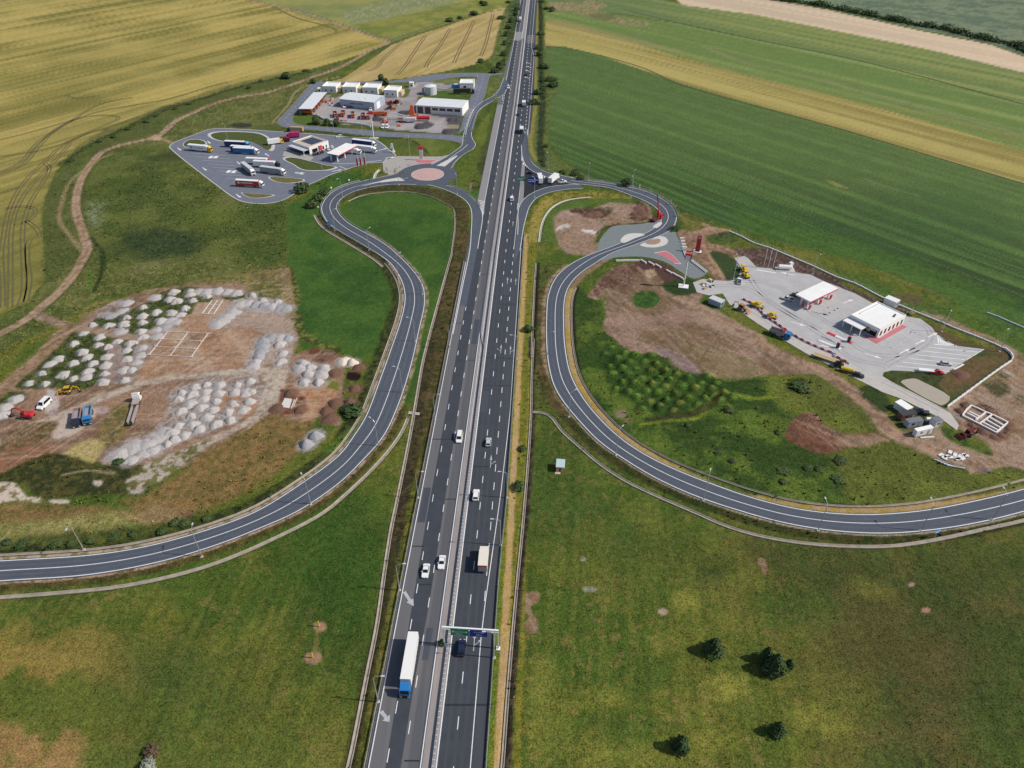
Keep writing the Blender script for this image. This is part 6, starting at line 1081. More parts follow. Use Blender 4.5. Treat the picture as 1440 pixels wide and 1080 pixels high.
for s, lb in (('k 985,545', 'flagpole with red banner nearest the old fuel canopy'), ('k 1028,540', 'middle flagpole of three with red banners'), ('k 1078,528', 'flagpole with red banner nearest the roundabout')): flagpole(lb, s, 9, redt, 'flagpoles with red banners')
for s, lb in (('O 675,180', 'bare white flagpole nearest the forecourt entrance'), ('O 720,190', 'middle one of three bare white flagpoles'), ('O 768,197', 'bare white flagpole nearest the white gas tank')): flagpole(lb, s, 9.5, None, 'bare flagpoles on the dark soil')
t = thing('statue', 'white figure like structure on the kerb of the old station exit', 'sculpture', (*W1('L 95,895'), 0)); part('plinth', t, lambda m: m.cbox(0, 0, 0, 2, 2, .8, white)); part('panel', t, lambda m: (m.box(-1.6, .4, -.3, .3, 2.6, 5.6, white, taper=(.4, 0)), m.tube((.6, 0, .8), (-.4, 0, 3.0), .35, white, 6)))
# ---------------------------------------------------------------- heaps
def heap_mesh(name, m, seed, ridged=0.0, n=18, rings=7):
    r_ = np.random.default_rng(seed); V = [(0, 0, 1.0)]; F = []
    ph = r_.uniform(0, 6.28, 4); am = r_.uniform(.04, .11, 4)
    for k in range(1, rings + 1):
        t = k / rings
        for i in range(n):
            a = 2 * math.pi * i / n; rr = t * (1 + sum(am[j] * math.sin((j + 2) * a + ph[j]) for j in range(4))); z = max(0, .62 * (1 - t ** 2) + .38 * (1 - t)) + r_.uniform(-.03, .03) * (k < rings)
            V.append((rr * math.cos(a), rr * math.sin(a), z if k < rings else -.06))
    F += [(0, 1 + i, 1 + (i + 1) % n) for i in range(n)]
    for k in range(rings - 1): b = 1 + k * n; F += [(b + i, b + n + i, b + n + (i + 1) % n, b + (i + 1) % n) for i in range(n)]
    me = bpy.data.meshes.new(name); me.from_pydata(V, [], F); me.materials.append(m); me.polygons.foreach_set('use_smooth', [True] * len(F)); me.update(); return me
gravel_dummy = 0; GH = [heap_mesh('gravel_heap', gravel_m, 100 + i) for i in range(6)]; GD = [heap_mesh('gravel_heap', gravel_d, 120 + i) for i in range(3)]; SH = [heap_mesh('soil_heap', soil_m, 140 + i) for i in range(3)]; AH = [heap_mesh('millings_heap', asphalt_heap, 160 + i) for i in range(2)]
def nth(i, n): return ('only' if n == 1 else ORD[i] if i < len(ORD) else f'{i + 1}th') + ('' if n == 1 else ' from the left')
ORD = 'first second third fourth fifth sixth seventh eighth ninth tenth eleventh twelfth thirteenth fourteenth fifteenth sixteenth seventeenth eighteenth nineteenth twentieth'.split()
def heaps(name, meshes, s, r, h, label, group, cat='gravel heap'):
    """label: what the heaps look like and where | extra words; each heap then gets its own row and place"""
    P_ = sorted(px(s), key=lambda q_: q_[1]); n = len(P_); per_ = n if n <= 3 else max(2, round(math.sqrt(n * 1.6))); rows = [sorted(P_[i:i + per_]) for i in range(0, n, per_)]
    for ri, rw in enumerate(rows):
        for ci, p_ in enumerate(rw):
            x, y = G(*p_, .45); ix_ = np.nonzero((abs(GX - x) < r * 1.7) & (abs(GY - y) < r * 1.7))[0]; dd_ = np.hypot(GX[ix_] - x, GY[ix_] - y) / r + .5 * FINE[ix_] + .4 * WOB[ix_]; put(ix_, 1 - sstep(.85, 1.45, dd_), dict(gravel_heap=(158, 150, 147), soil_heap=(112, 80, 64)).get(name, (88, 86, 88)), .8, amt=.25 if 'weeds' in label or 'backhoe' in label else .7); me = random.choice(meshes); o = bpy.data.objects.new(name, me); COL.objects.link(o); k = random.uniform(.72, 1.08)
            o.location = (x, y, -.05); o.rotation_euler = (0, 0, random.uniform(0, 6.28)); o.scale = (r * k * random.uniform(.95, 1.2), r * k, h * random.uniform(.62, 1.0))
            where = '' if n == 1 else f', {nth(ci, len(rw))}' + ('' if len(rows) == 1 else f' in row {("one two three four five six seven eight nine".split())[ri]}')
            tag(o, label + where, cat, group)
heaps('gravel_heap', GH, 'T 1035,142 1205,128 1205,168 1375,185 1000,213 1070,235 1230,225 725,297 858,347 1150,308 1015,350 1105,372 560,398 720,385 530,465 720,450 215,475 378,478 705,540 725,597 905,432', 2.45, 1.5, 'gravel heap among weeds north of the path', 'pale gravel heaps north of the path')
heaps('gravel_heap', GH, 'T 118,560 285,597 270,675 465,640 600,660 370,695 25,665 110,748 160,803 560,730 215,865 355,795 20,862 345,882 165,948 560,820 150,1000 335,965 20,1015 525,930 610,930 320,1050 540,1030 S 585,25 505,75 420,170 635,185 290,272 455,277', 2.3, 1.4, 'gravel heap by the yellow backhoe loader', 'pale gravel heaps south of the path')
heaps('gravel_heap', GH, 'S 155,432 40,517 15,597', 2.6, 1.4, 'pale gravel heap beside the red excavator', 'gravel heaps by the red excavator')
heaps('gravel_heap', GH, 'D 870,540 925,540 820,550 765,572 810,580 865,570 920,575 752,600 857,600 910,610 1000,540 1055,525 990,572 1060,570 1035,572 800,618 845,635 980,620 1050,610 762,650 805,672 895,645 960,655 1025,645 870,677 910,706 970,690 750,712 810,706 840,727 775,752 705,788 722,742 735,770', 2.35, 1.45, 'gravel heap in the densest cluster', 'gravel heaps in the dense cluster')
heaps('gravel_heap', GH, 'D 662,762 620,790 565,800 500,832 550,857 690,745 600,830 640,815', 3.2, .8, 'flattened gravel heap below the cluster', 'flattened gravel heaps')
heaps('gravel_heap', GH, 'U 680,175 785,225 940,240', 2.5, 1.6, 'pale gravel heap on the north edge', 'gravel heaps on the north edge')
heaps('gravel_heap', GD + GH, 'U 560,262 640,252 720,262 800,275 880,290 960,300 1020,305 480,345 420,390 370,435 330,460', 3.6, 1.2, 'gravel bank in the north east corner', 'gravel banks of the north east corner')
heaps('gravel_heap', GD + GH, 'U 800,630 785,690 765,745 745,800 715,850 690,890 880,600 960,602 1040,610', 3.0, 1.3, 'gravel bank above the haul road', 'gravel banks above the haul road')
heaps('gravel_heap', GH, 'U 955,675 990,760 970,845', 2.8, 1.7, 'rounded gravel heap at the haul road end', 'column of three gravel heaps')
heaps('gravel_heap', GH, 'V 330,217 300,270 400,258 540,270 380,322 520,325 340,407 485,407', 3.0, 1.8, 'gravel heap by the earth pits', 'gravel heaps by the earth pits')
heaps('gravel_heap', GD, 'V 460,948', 3.2, 2.2, 'dark grey gravel heap beside the slip road, farther one of a pair', 'pair of dark gravel heaps'); heaps('gravel_heap', GD, 'V 365,1035', 3.2, 2.2, 'dark grey gravel heap beside the slip road, nearer one of a pair', 'pair of dark gravel heaps')
heaps('gravel_heap', GD + GH, 'T 850,195 500,540 560,250 520,330 400,380 1000,430 950,490 870,520 1060,440 870,590 720,700 700,780 660,850', 2.6, .6, 'low gravel heap near the marked foundation', 'low gravel heaps'); heaps('gravel_heap', GH, 'T 1300,135 1380,140 U 220,140 330,130 430,140 520,150', 3.0, 1.0, 'low lilac gravel heap on the rim', 'low gravel heaps on the rim')
heaps('gravel_heap', [heap_mesh('gravel_heap', mat('pale_limestone', (.62, .55, .46), .95, noise=.15, nscale=1, bump=.5), 190)], 'V 745,190 830,205', 3.0, 1.6, 'cream limestone heap by the pits', 'cream heaps')
heaps('soil_heap', SH, 'V 895,255 850,470 655,620 800,605 565,695 600,775 640,312 200,520 290,690 70,670', 2.8, 1.4, 'reddish soil heap of the pits', 'soil heaps of the pits', 'soil heap')
heaps('soil_heap', SH, 'R 845,210 800,265 1010,240 1090,260 1130,300 1290,395 1290,440 1220,510 1150,530 920,410 1030,470', 1.9, .9, 'dark soil heap round the foundation', 'soil heaps round the foundation', 'soil heap')
heaps('soil_heap', SH, 'M 1290,740 1330,790 1260,830 780,800 850,790 Q 800,610', 3.4, .9, 'topsoil heap of the right works', 'dark topsoil heaps', 'soil heap')
heaps('millings_heap', AH, 'L 190,488 245,490 400,625 360,635 690,560 740,560 690,680 650,685 K 1010,550 1060,560', 4.0, 1.6, 'dark millings heap in the depot', 'millings heaps of the depot', 'millings heap')

# ---------------------------------------------------------------- machines and things in the left yard
p0, p1_ = W1('S 712,372'), None; make_backhoe('yellow backhoe loader working among the gravel heaps of the left yard', (*W1('S 690,378'), -.05), R(98))
make_car('van', 'white van parked on bare ground between the red excavator and the haul road', 'van', white, (*W1('S 455,505'), -.05), R(172), 'van', 'yard vehicles').scale = (1.15, 1.15, 1.2)
make_excavator('red wheeled excavator at the left edge with its boom stretched out', (*W1('S 290,625'), -.05), R(88), redm)
for s0, s1, lb, cm, bm in (('S 806,575', 'S 784,742', 'tipper lorry with dark cab and reddish empty body, beside a blue one', navyp, mat('faded_red_steel', (.34, .20, .19), .7, noise=.2)), ('S 912,552', 'S 893,715', 'blue tipper lorry with empty blue body in the left yard', blue, mat('faded_blue_steel', (.13, .25, .42), .6, noise=.2))):
    a_, b_ = np.array(W1(s0)), np.array(W1(s1)); make_tipper(lb, (*((a_ + b_) / 2), -.05), heading(a_, b_), cm, bm, L=8.6)
a_, b_ = np.array(W1('S 1325,692')), np.array(W1('S 1398,452')); make_lowloader('low loader with white cab and dusty empty deck on the haul road', (*((a_ + b_) / 2), -.05), heading(a_, b_), white, deckm=mat('dusty_deck', (.36, .31, .28), .9, noise=.2))
def frame(name, label, corners, nu, nv, w_, h, m, z=0.0, group=None):
    A_, B_, C_, D_2 = (np.array(v) for v in W(corners)); t = thing(name, label, 'foundation', (*A_, z), 0, group)
    def st(a, b): P = np.array([a, b]) - A_; mb = MB(); L_, R_2 = offset(P, -w_ / 2), offset(P, w_ / 2); mb.plan([L_[0], L_[1], R_2[1], R_2[0]], -.05, h + random.uniform(0, .012), m); mb.build('strip', t)
    for i in range(nu + 1): f = i / nu; st(A_ + (B_ - A_) * f, D_2 + (C_ - D_2) * f)
    for j in range(nv + 1): f = j / nv; st(A_ + (D_2 - A_) * f, B_ + (C_ - B_) * f)
    return t
batt = mat('whitewashed_boards', (.60, .55, .51), .8)
t = frame('marked_out_foundation', 'large white marked out foundation grid on the tan ground of the left yard', 'T 975,552 1385,570 1215,808 790,785', 2, 3, .22, .22, batt)
for s in ('T 975,552', 'T 1180,560', 'T 1385,572', 'T 915,628', 'T 1115,640', 'T 1320,652', 'T 860,695', 'T 1060,710', 'T 1260,728', 'T 790,785', 'T 1000,795', 'T 1215,808'): c_ = np.array(W1(s)) - np.array(t.location[:2]); part('corner_board', t, lambda m: m.cbox(c_[0], c_[1], 0, 1.4, .5, .34, batt))
frame('marked_out_foundation', 'small white marked out foundation grid near the north rim of the left yard', 'U 275,235 382,238 290,375 172,370', 2, 3, .3, .25, batt)
P = W('V 105,668 148,580 220,588 190,682'); o = np.mean(P, 0); t = thing('concrete_slab', 'pale concrete slab lying in a reddish pit', 'slab', (*o, -.05)); part('slab', t, lambda m: m.plan(np.array(P) - o, 0, .35, mat('pale_slab', (.62, .60, .58), .8))); part('board', t, lambda m: (m.box(2.2, 2.5, -3, 2, 0, .3, batt), m.box(2.8, 3.0, -2, 3, 0, .25, batt)))

# ---------------------------------------------------------------- machines and things at the new forecourt
g = 'yellow machines on the forecourt'
for s, rz_, lb in (('O 470,225', R(20), 'yellow roller, rear one of two parked at the forecourt entrance'), ('O 492,285', R(15), 'yellow roller, front one of two parked beside the small white vehicle'), ('O 752,700', R(-120), 'yellow roller beside the row of red and white barriers')): make_roller(lb, (*W1(s), .04), rz_, group=g)
make_roller('long yellow paver with dark hopper beside the red and white barriers', (*W1('O 605,592'), .04), R(-125), L=6, group=g)
make_car('pickup', 'small white pickup with blue tailgate below the two yellow rollers', 'pickup', white, (*W1('O 428,338'), .04), R(-20), 'pickup', 'forecourt vehicles')
make_backhoe('orange backhoe loader at the near corner of the forecourt', (*W1('O 452,620'), .05), R(-140), mat('weathered_orange', (.42, .20, .10), .6)); 
a_, b_ = np.array(W1('O 775,862')), np.array(W1('O 900,905')); tp = make_tipper('blue flatbed lorry with a red crane load on the service road', (*((a_ + b_) / 2), .05), heading(a_, b_), blue, grey, 'flatbed_lorry', 'forecourt vehicles', L=8.5); part('load_crane', tp, lambda m: (m.cbox(0, 1.0, 1.5, 1.6, .6, 1.6, redm), m.tube((0, 1, 3), (.4, -2.5, 2.6), .14, redm, 5)))
for s, lb, cm in (('O 912,515', 'grey pickup with white cab left of the new canopy', lgrey), ('O 1012,482', 'dark pickup half under the new canopy', darkp)): make_car('pickup', lb, 'pickup', cm, (*W1(s), .04), R(60), 'pickup', 'forecourt vehicles')
make_car('car', 'silver car parked alone in the lorry bays of the forecourt', 'car', silver, (*W1('Q 645,528'), .04), R(-100), 'hatch', 'forecourt vehicles')
a_ = W1('Q 455,600'); t = thing('trailer', 'long white trailer parked at the edge of the lorry bays', 'trailer', (*a_, .04), R(-100)); part('bed', t, lambda m: m.box(-.9, .9, -3.2, 3.2, .6, 1.1, white)); part('drawbar', t, lambda m: m.box(-.1, .1, 3.2, 4.8, .5, .65, dgrey)); [wheel(t, s * .85, y, .35, .25) for s in (-1, 1) for y in (-.6, .5)]
make_car('pickup', 'red and white pickup coupled to the long white trailer', 'pickup', redm, (*W1('Q 552,615'), .04), R(-98), 'pickup', 'forecourt vehicles')
def cont(label, n_, r_, l_, h, wm, rm, name='site_cabin', cat='site cabin', group='site cabins', z=-.05, door=True):
    rr = Rect(n_, r_, l_); t = thing(name, label, cat, (*rr.o, z), rr.rz, group); w_, d = rr.w, rr.d
    part('wall', t, lambda m: (m.box(0, w_, 0, d, .15, h, wm), [m.box(i * w_ / 9 + .05, i * w_ / 9 + w_ / 18, -.04, -.005, .3, h - .2, wm) for i in range(9)])); part('roof', t, lambda m: m.box(-.08, w_ + .08, -.08, d + .08, h, h + .15, rm))
    part('window', t, lambda m: m.box(w_ * .25, w_ * .25 + .9, -.07, .02, 1.2, 2.0, glass))
    if door: part('door', t, lambda m: m.box(w_ * .7, w_ * .7 + .85, -.075, .02, .2, 2.1, grey))
    return t
cont('blue grey freight container on grass beside the forecourt entrance', 'O 232,602', 'O 274,572', 'O 128,540', 2.6, containerb, lgrey, 'freight_container', 'container', 'containers')
cont('white container with panelled side behind the new shop', 'P 918,388', 'P 958,362', 'P 798,340', 2.8, lgrey, white, 'freight_container', 'container', 'containers', .04)
cont('long white cabin with bright roof, farthest in the cluster of site cabins', 'R 232,318', 'R 292,290', 'R 125,232', 2.5, white, roofw); cont('brown timber cabin with dark roof in the middle of the cluster', 'R 190,378', 'R 335,352', 'R 145,335', 2.4, rust, dgrey); cont('grey cabin with dark grey roof between the brown and the white cabins', 'R 255,450', 'R 402,425', 'R 203,410', 2.4, sheet, mat('slate_roof', (.16, .17, .19), .7)); cont('white cabin nearest the dirt track, with a small window', 'R 335,540', 'R 498,502', 'R 300,512', 2.6, white, roofw); cont('small white cabin with dark roof standing apart on the grass strip', 'R 530,445', 'R 598,425', 'R 475,400', 2.5, white, mat('slate_roof', (.16, .17, .19)))
t = thing('water_tank', 'small white water tank beside the cabin standing apart', 'water tank', (*W1('R 465,375'), 0)); part('tank_shell', t, lambda m: m.tube((-.9, 0, .9), (.9, 0, .9), .7, white, 12)); part('cradle', t, lambda m: (m.box(-.8, -.6, -.6, .6, 0, .5, steel), m.box(.6, .8, -.6, .6, 0, .5, steel)))
make_backhoe('dark red tractor on the edge of the grass strip by the foundation', (*W1('R 862,525'), 0), R(110), dred, 'site machines'); make_car('pickup', 'dark blue pickup beside the site cabins', 'pickup', navyp, (*W1('R 395,298'), 0), R(75), 'pickup', 'site machines')
for i in range(13):
    s = [(600, 722), (625, 740), (660, 735), (690, 692), (700, 745), (740, 720), (755, 755), (790, 735), (825, 722), (850, 728), (815, 758), (770, 762), (645, 752)][i]; c_ = W1(f'R {s[0]},{s[1]}'); o = MB().box(-.9, .9, -.55, .55, 0, .3, mat('white_slab', (.72, .73, .74), .7)).build('concrete_slab'); o.location = (*c_, -.02); o.rotation_euler = (0, 0, random.uniform(-.5, .9)); tag(o, f'loose white slab below the cabins, {["topmost", "leftmost"][0] if s == (690, 692) else ORD[sorted(x_ for x_ in (600, 625, 645, 660, 690, 700, 740, 755, 770, 790, 815, 825, 850)).index(s[0])] + " from the left"} in the pile', 'slab', 'white slabs on the track')
for i in range(5): c_ = W1(f'R {620 + i * 32},{795 + i * 12}'); o = MB().box(-2.6, 2.6, -.18, .18, 0, .35, lgrey).build('concrete_beam'); o.location = (*c_, 0); o.rotation_euler = (0, 0, R(-28 + i * 3)); tag(o, f'grey concrete beam by the overgrown slope, {ORD[i]} from the left', 'beam', 'loose concrete beams')
o = MB().box(-2.4, 2.4, -.2, .2, 0, .25, white).build('plank_stack'); o.location = (*W1('R 460,542'), 0); o.rotation_euler = (0, 0, R(4)); tag(o, 'white planks lying in front of the white cabin nearest the track', 'planks')
fw = mat('white_foundation', (.72, .68, .66), .8, noise=.08)
t = thing('strip_foundation', 'white concrete strip foundation in dark trenches below the forecourt', 'foundation', (*W1('R 895,222'), -.05)); O_ = np.array(t.location[:2])
def fs(s, w_=.55): P = np.array(W(s)) - O_; L_, R_2 = offset(P, -w_ / 2), offset(P, w_ / 2); mb = MB(); mb.plan([L_[0], L_[1], R_2[1], R_2[0]], -.1, .55 + random.uniform(0, .02), fw); mb.build('strip', t)
for s in ('R 905,222 1052,292', 'R 905,222 858,262', 'R 858,262 815,325', 'R 815,325 985,410', 'R 1052,292 948,368', 'R 1115,315 985,410', 'R 1052,292 1115,315', 'R 985,410 1155,498', 'R 1115,315 1275,395', 'R 1275,395 1155,498', 'R 880,285 1000,345', 'R 1090,345 1235,430', 'R 1055,370 1205,455', 'R 1020,395 1180,478', 'R 860,300 960,350'): fs(s)
t = thing('gas_tank', 'white cylindrical gas tank on the dark soil at the edge of the forecourt', 'gas tank', (*W1('O 885,212'), 0), R(-8)); part('tank_shell', t, lambda m: (m.tube((-2.8, 0, 1.5), (2.8, 0, 1.5), 1.05, white, 14), m.tube((2.8, 0, 1.5), (3.3, 0, 1.5), 1.05, white, 14, r2=.5), m.tube((-3.3, 0, 1.5), (-2.8, 0, 1.5), .5, white, 14, r2=1.05))); part('saddle', t, lambda m: (m.box(-2, -1.6, -.8, .8, 0, .8, conc), m.box(1.6, 2, -.8, .8, 0, .8, conc))); part('base_slab', t, lambda m: m.box(-4, 4.6, -2, 2, -.1, .15, conc)); part('railing', t, lambda m: [m.box(-4 + i * .95, -3.95 + i * .95, -1.95, -1.9, .1, 1.3, white) for i in range(10)])
t = thing('pump_skid', 'white pump skid next to the gas tank', 'pump skid', (*W1('O 945,172'), 0), R(30)); part('cabinet', t, lambda m: m.cbox(0, 0, 0, 1.6, 1.2, 1.9, white)); part('hood', t, lambda m: m.cbox(1.4, .4, 0, 1.4, 1.4, 1.0, lgrey))
for (s0, s1, pm_, lb) in (('P 240,632', 'P 490,742', 'P 455,725', 'long red and white pump island nearest the new shop'), ('P 150,712', 'P 372,802', 'P 338,790', 'long white pump island nearest the service road')):
    a_, b_ = np.array(W1(s0)), np.array(W1(s1)); L_ = float(np.linalg.norm(b_ - a_)); t = thing('pump_island', lb, 'pump island', (*a_, .04), math.atan2(*(b_ - a_)[::-1]), 'pump islands'); 
    for i in range(6): part('kerb_segment', t, lambda m: m.box(L_ * i / 6, L_ * (i + 1) / 6 - .03, -.7, .7, 0, .22, redt if (i < 2 or i == 5) and 'red' in lb else white))
    part('pump', t, lambda m: (m.cbox(L_ * .86, 0, .2, 1.2, .7, 2.1, darkp), m.cbox(L_ * .86, 0, 2.3, 1.0, .6, .25, redt))); part('frame', t, lambda m: (m.tube((1, .6, .2), (1, .6, 1.4), .08, white), m.tube((1, .6, 1.4), (L_ * .9, .6, 1.4), .08, white, 5), m.tube((L_ * .9, .6, .2), (L_ * .9, .6, 1.4), .08, white)))
a_, b_ = np.array(W1('P 148,882')), np.array(W1('P 325,942')); t = thing('plant_trailer', 'tan low trailer with timber deck beside the service road', 'trailer', (*((a_ + b_) / 2), .05), heading(a_, b_)); part('deck', t, lambda m: m.box(-1.2, 1.2, -5.2, 4.4, .8, 1.05, mat('tan_deck', (.45, .32, .17), .8))); part('gooseneck', t, lambda m: m.box(-1.0, 1.0, 4.4, 5.6, 1.0, 2.0, yelo)); [wheel(t, s * 1.0, y, .42, .34) for s in (-1, 1) for y in (-4, -3, -2)]
make_roller('dark roller waiting between the tan trailer and the yellow tank', (*W1('P 352,975'), .05), R(-118), darkp, 3.6, 'machines on the service road')
a_ = W1('P 432,1030'); t = thing('tank_trailer', 'yellow tank trailer on the edge of the service road', 'tank trailer', (*a_, .05), R(-118)); part('tank_shell', t, lambda m: m.tube((0, -2.2, 1.2), (0, 2.2, 1.2), .75, yel, 12)); part('chassis', t, lambda m: m.box(-.6, .6, -2.6, 3.6, .45, .65, dgrey)); [wheel(t, s * .95, y, .42, .3) for s in (-1, 1) for y in (-.9, .3)]
make_car('car', 'black car parked at the end of the machines on the service road', 'car', darkp, (*W1('P 552,1075'), .05), R(-118), 'hatch', 'machines on the service road')
t = thing('cable_drum', 'cream cable drum beside the fence behind the new shop', 'cable drum', (*W1('P 1095,448'), 0), R(20)); part('drum_core', t, lambda m: m.tube((-.5, 0, .9), (.5, 0, .9), .5, wood, 10)); part('flange', t, lambda m: m.tube((-.6, 0, .9), (-.5, 0, .9), .95, mat('cream_wood', (.62, .48, .32), .8), 14)); part('flange', t, lambda m: m.tube((.5, 0, .9), (.6, 0, .9), .95, MATS['cream_wood'], 14))
# crane lorry on the right loop
a_, b_ = np.array(W1('N 425,372')), np.array(W1('N 490,340')); t = thing('crane_lorry', 'red crane lorry at work beside the right loop with its boom raised', 'crane lorry', (*((a_ + b_) / 2), .06), heading(a_, b_)); part('chassis', t, lambda m: m.box(-1.1, 1.1, -4, 3.6, .7, 1.2, dred)); cab_parts(t, redm, 1.8, 4.0, zt=2.7); part('crane_column', t, lambda m: (m.box(-.6, .6, .4, 1.4, 1.2, 4.2, redm))); part('boom', t, lambda m: arm(m, [(0, .9, 4.0), (-.6, 0.2, 9.0)], .32, redm)); part('jib', t, lambda m: arm(m, [(-.6, .2, 9.0), (-1.2, -.6, 13.2), (-3.2, -.4, 13.6)], .24, darkp)); part('flat_bed', t, lambda m: m.box(-1.2, 1.2, -4, .3, 1.2, 1.5, dred)); [wheel(t, s * 1.0, y, .48, .34) for s in (-1, 1) for y in (2.9, -1.6, -2.9)]
# barriers
def row(s, n): return resample(catmull(W(s), 6), n)
BP = row('O 478,520 560,560 640,630 700,690 800,755 900,825 1010,895 1120,955 1280,1025 1400,1075 P 300,868 380,905 450,945', 40)
bm_ = []
for i, (m_, nm) in enumerate(((redt, 'red'), (white, 'white'))):
    me = MB(); me.prof([(-.3, 0), (.3, 0), (.22, .25), (.1, .8), (-.1, .8), (-.22, .25)], -.7, .7, m_); o = me.build('barrier_block'); bm_.append(o.data); bpy.data.objects.remove(o)
for i in range(40):
    k = i % 2; o = bpy.data.objects.new('barrier_block', bm_[k]); COL.objects.link(o); d_ = BP[min(i + 1, 39)] - BP[max(i - 1, 0)]; o.location = (*BP[i], .05); o.rotation_euler = (0, 0, math.atan2(d_[1], d_[0])); tag(o, f'{"red" if k == 0 else "white"} plastic barrier beside the service road, {ORD[i // 2]} {"red" if k == 0 else "white"} one from the entrance', 'road barrier', 'red and white barriers')
wb = mat('white_concrete_block', (.66, .64, .62), .85, noise=.08)
AB = 'N 85,772/N 162,770/N 242,770/N 322,780/N 402,800/N 472,826/N 582,884/N 642,912/N 702,944'
for s in AB.split('/'):
    p_ = px(s)[0]; a_, b_ = np.array(W1(s)), np.array(G(p_[0] + 5, p_[1] + (0 if p_[0] < 900 else 3))); o = MB().box(-1.9, 1.9, -.4, .4, 0, .7, wb, taper=(.03, .1)).build('concrete_block'); o.location = (*a_, -.03); o.rotation_euler = (0, 0, math.atan2(*(b_ - a_)[::-1])); tag(o, f'white concrete block along the gravel apron rim, {ORD[AB.split("/").index(s)]} from the left', 'concrete block', 'blocks along the apron rim')
for i, s in enumerate(('N 712,548', 'N 720,578', 'N 728,610', 'N 736,640')): o = MB().box(-1.1, 1.1, -.45, .45, 0, .9, wb, taper=(.05, .15)).build('concrete_block'); o.location = (*W1(s), 0); o.rotation_euler = (0, 0, R(5)); tag(o, f'white concrete block, {ORD[i]} from the back in the line left of the tall mast', 'concrete block', 'blocks beside the mast')
for s, lb in (('N 728,660 755,730', 'pair of white steel beams lying left of the tall mast'), ('N 800,765 960,888', 'long white guard rail stack on the edge of the access road')):
    a_, b_ = (np.array(v) for v in W(s)); t = thing('beam_stack', lb, 'steel beams', (*a_, 0), math.atan2(*(b_ - a_)[::-1]), 'stacked white beams'); L_ = float(np.linalg.norm(b_ - a_))
    for k in range(3): part('beam', t, lambda m: m.box(0, L_, -.6 + k * .45, -.28 + k * .45, 0, .5 + .1 * k, lgrey))
g_rng = random.Random(5)
for i, sx in enumerate(sorted(g_rng.uniform(55, 165) for _ in range(14))):
    mm, wd = g_rng.choice([(wood, 'timber'), (lgrey, 'pale grey'), (dgrey, 'dark'), (wb, 'white'), (yelo, 'yellow')]); o = MB().cbox(0, 0, 0, g_rng.uniform(.9, 1.6), g_rng.uniform(.8, 1.3), g_rng.uniform(.4, 1.1), mm).build('pallet_load'); o.location = (*W1(f'O {sx:.0f},{g_rng.uniform(325, 410):.0f}'), 0); o.rotation_euler = (0, 0, g_rng.uniform(0, 3)); tag(o, f'{wd} pallet load in the pile below the tall mast, {ORD[i]} from the left', 'pallet', 'pallets below the mast')
# brick hut in the meadow
rr = Rect('c 1310,600', 'c 1386,606', 'c 1310,560'); t = thing('hut', 'small orange brick hut with pale blue roof alone in the meadow', 'hut', (*rr.o, -.05), rr.rz); part('wall', t, lambda m: m.box(0, 2.5, 0, 3.0, 0, 2.2, brick_m)); part('roof', t, lambda m: m.prof([(-.2, 2.2), (-.2, 2.32), (3.3, 2.62), (3.3, 2.5)], -.15, 2.65, mat('pale_blue_roof', (.45, .58, .62), .5))); part('door', t, lambda m: m.box(.8, 1.5, -.04, .02, 0, 1.8, rust)); part('step', t, lambda m: m.box(-.3, 1.4, -1.0, -.1, -.05, .1, conc))
for s, lb in (('p 449,881', 'yellow marker post on a bare patch, farther one of two in the lower meadow'), ('p 440,925', 'yellow marker post on a bare patch, nearer one of two in the lower meadow')): t = thing('marker_post', lb, 'marker post', (*W1(s), -.05), 0, 'marker posts'); part('post', t, lambda m: m.box(-.12, .12, -.12, .12, 0, 2.7, mat('marker_yellow', (.72, .58, .02), .5))); part('cap', t, lambda m: m.box(-.15, .15, -.15, .15, 2.7, 2.8, blackp))
# ---------------------------------------------------------------- lamps, rails, fences
def lamp_proto():
    t = thing('street_lamp', 'x', 'street lamp'); part('pole', t, lambda m: (m.tube((0, 0, 0), (0, 0, 10.4), .15, steel, 6, r2=.085), m.cbox(0, 0, -.1, .7, .7, .3, conc))); part('arm', t, lambda m: (m.tube((0, 0, 10.4), (0, .7, 11.0), .07, steel, 5), m.tube((0, .7, 11.0), (0, 2.0, 11.2), .06, steel, 5))); part('lamp_head', t, lambda m: m.box(-.17, .17, 1.8, 2.7, 11.12, 11.28, lgrey)); return t
lp = lamp_proto(); first = [True]
def lamps(fmt, group, items):
    for i, (s, ang) in enumerate(items):
        lb = fmt.format(ORD[i])
        if first[0]: lp.location = (*W1(s), -.05); lp.rotation_euler = (0, 0, R(ang)); lp['label'] = lb; lp['group'] = group; first[0] = False
        else: copy_tree(lp, (*W1(s), -.05), R(ang), lb, group=group)
lamps('grey street lamp beside the left slip road, {0} from its lower end', 'street lamps of the left slip road', [('p 118,773', -170), ('p 284,783', 10), ('p 437,709', 35), ('p 532,627', 50), ('p 566,552', 70), ('p 584,480', 85), ('p 594,414', 100), ('p 560,388', -50), ('p 519,352', -40), ('p 471,324', -50), ('p 482,277', 150), ('p 561,260', 0), ('p 643,273', 20)])
lamps('grey street lamp beside the right slip road, {0} from its lower end', 'street lamps of the right slip road', [('p 1395,731', 0), ('p 1295,746', 0), ('p 1150,746', 0), ('p 989,704', -20), ('p 866,640', -40), ('p 800,586', -60), ('p 770,500', -95), ('p 770,420', -90)])
lamps('grey street lamp on the loop of the right slip road, {0} from the motorway', 'street lamps of the right loop', [('M 365,348', 160), ('M 772,458', 180), ('M 1222,527', 180), ('M 1206,628', 0), ('M 228,628', 30)])
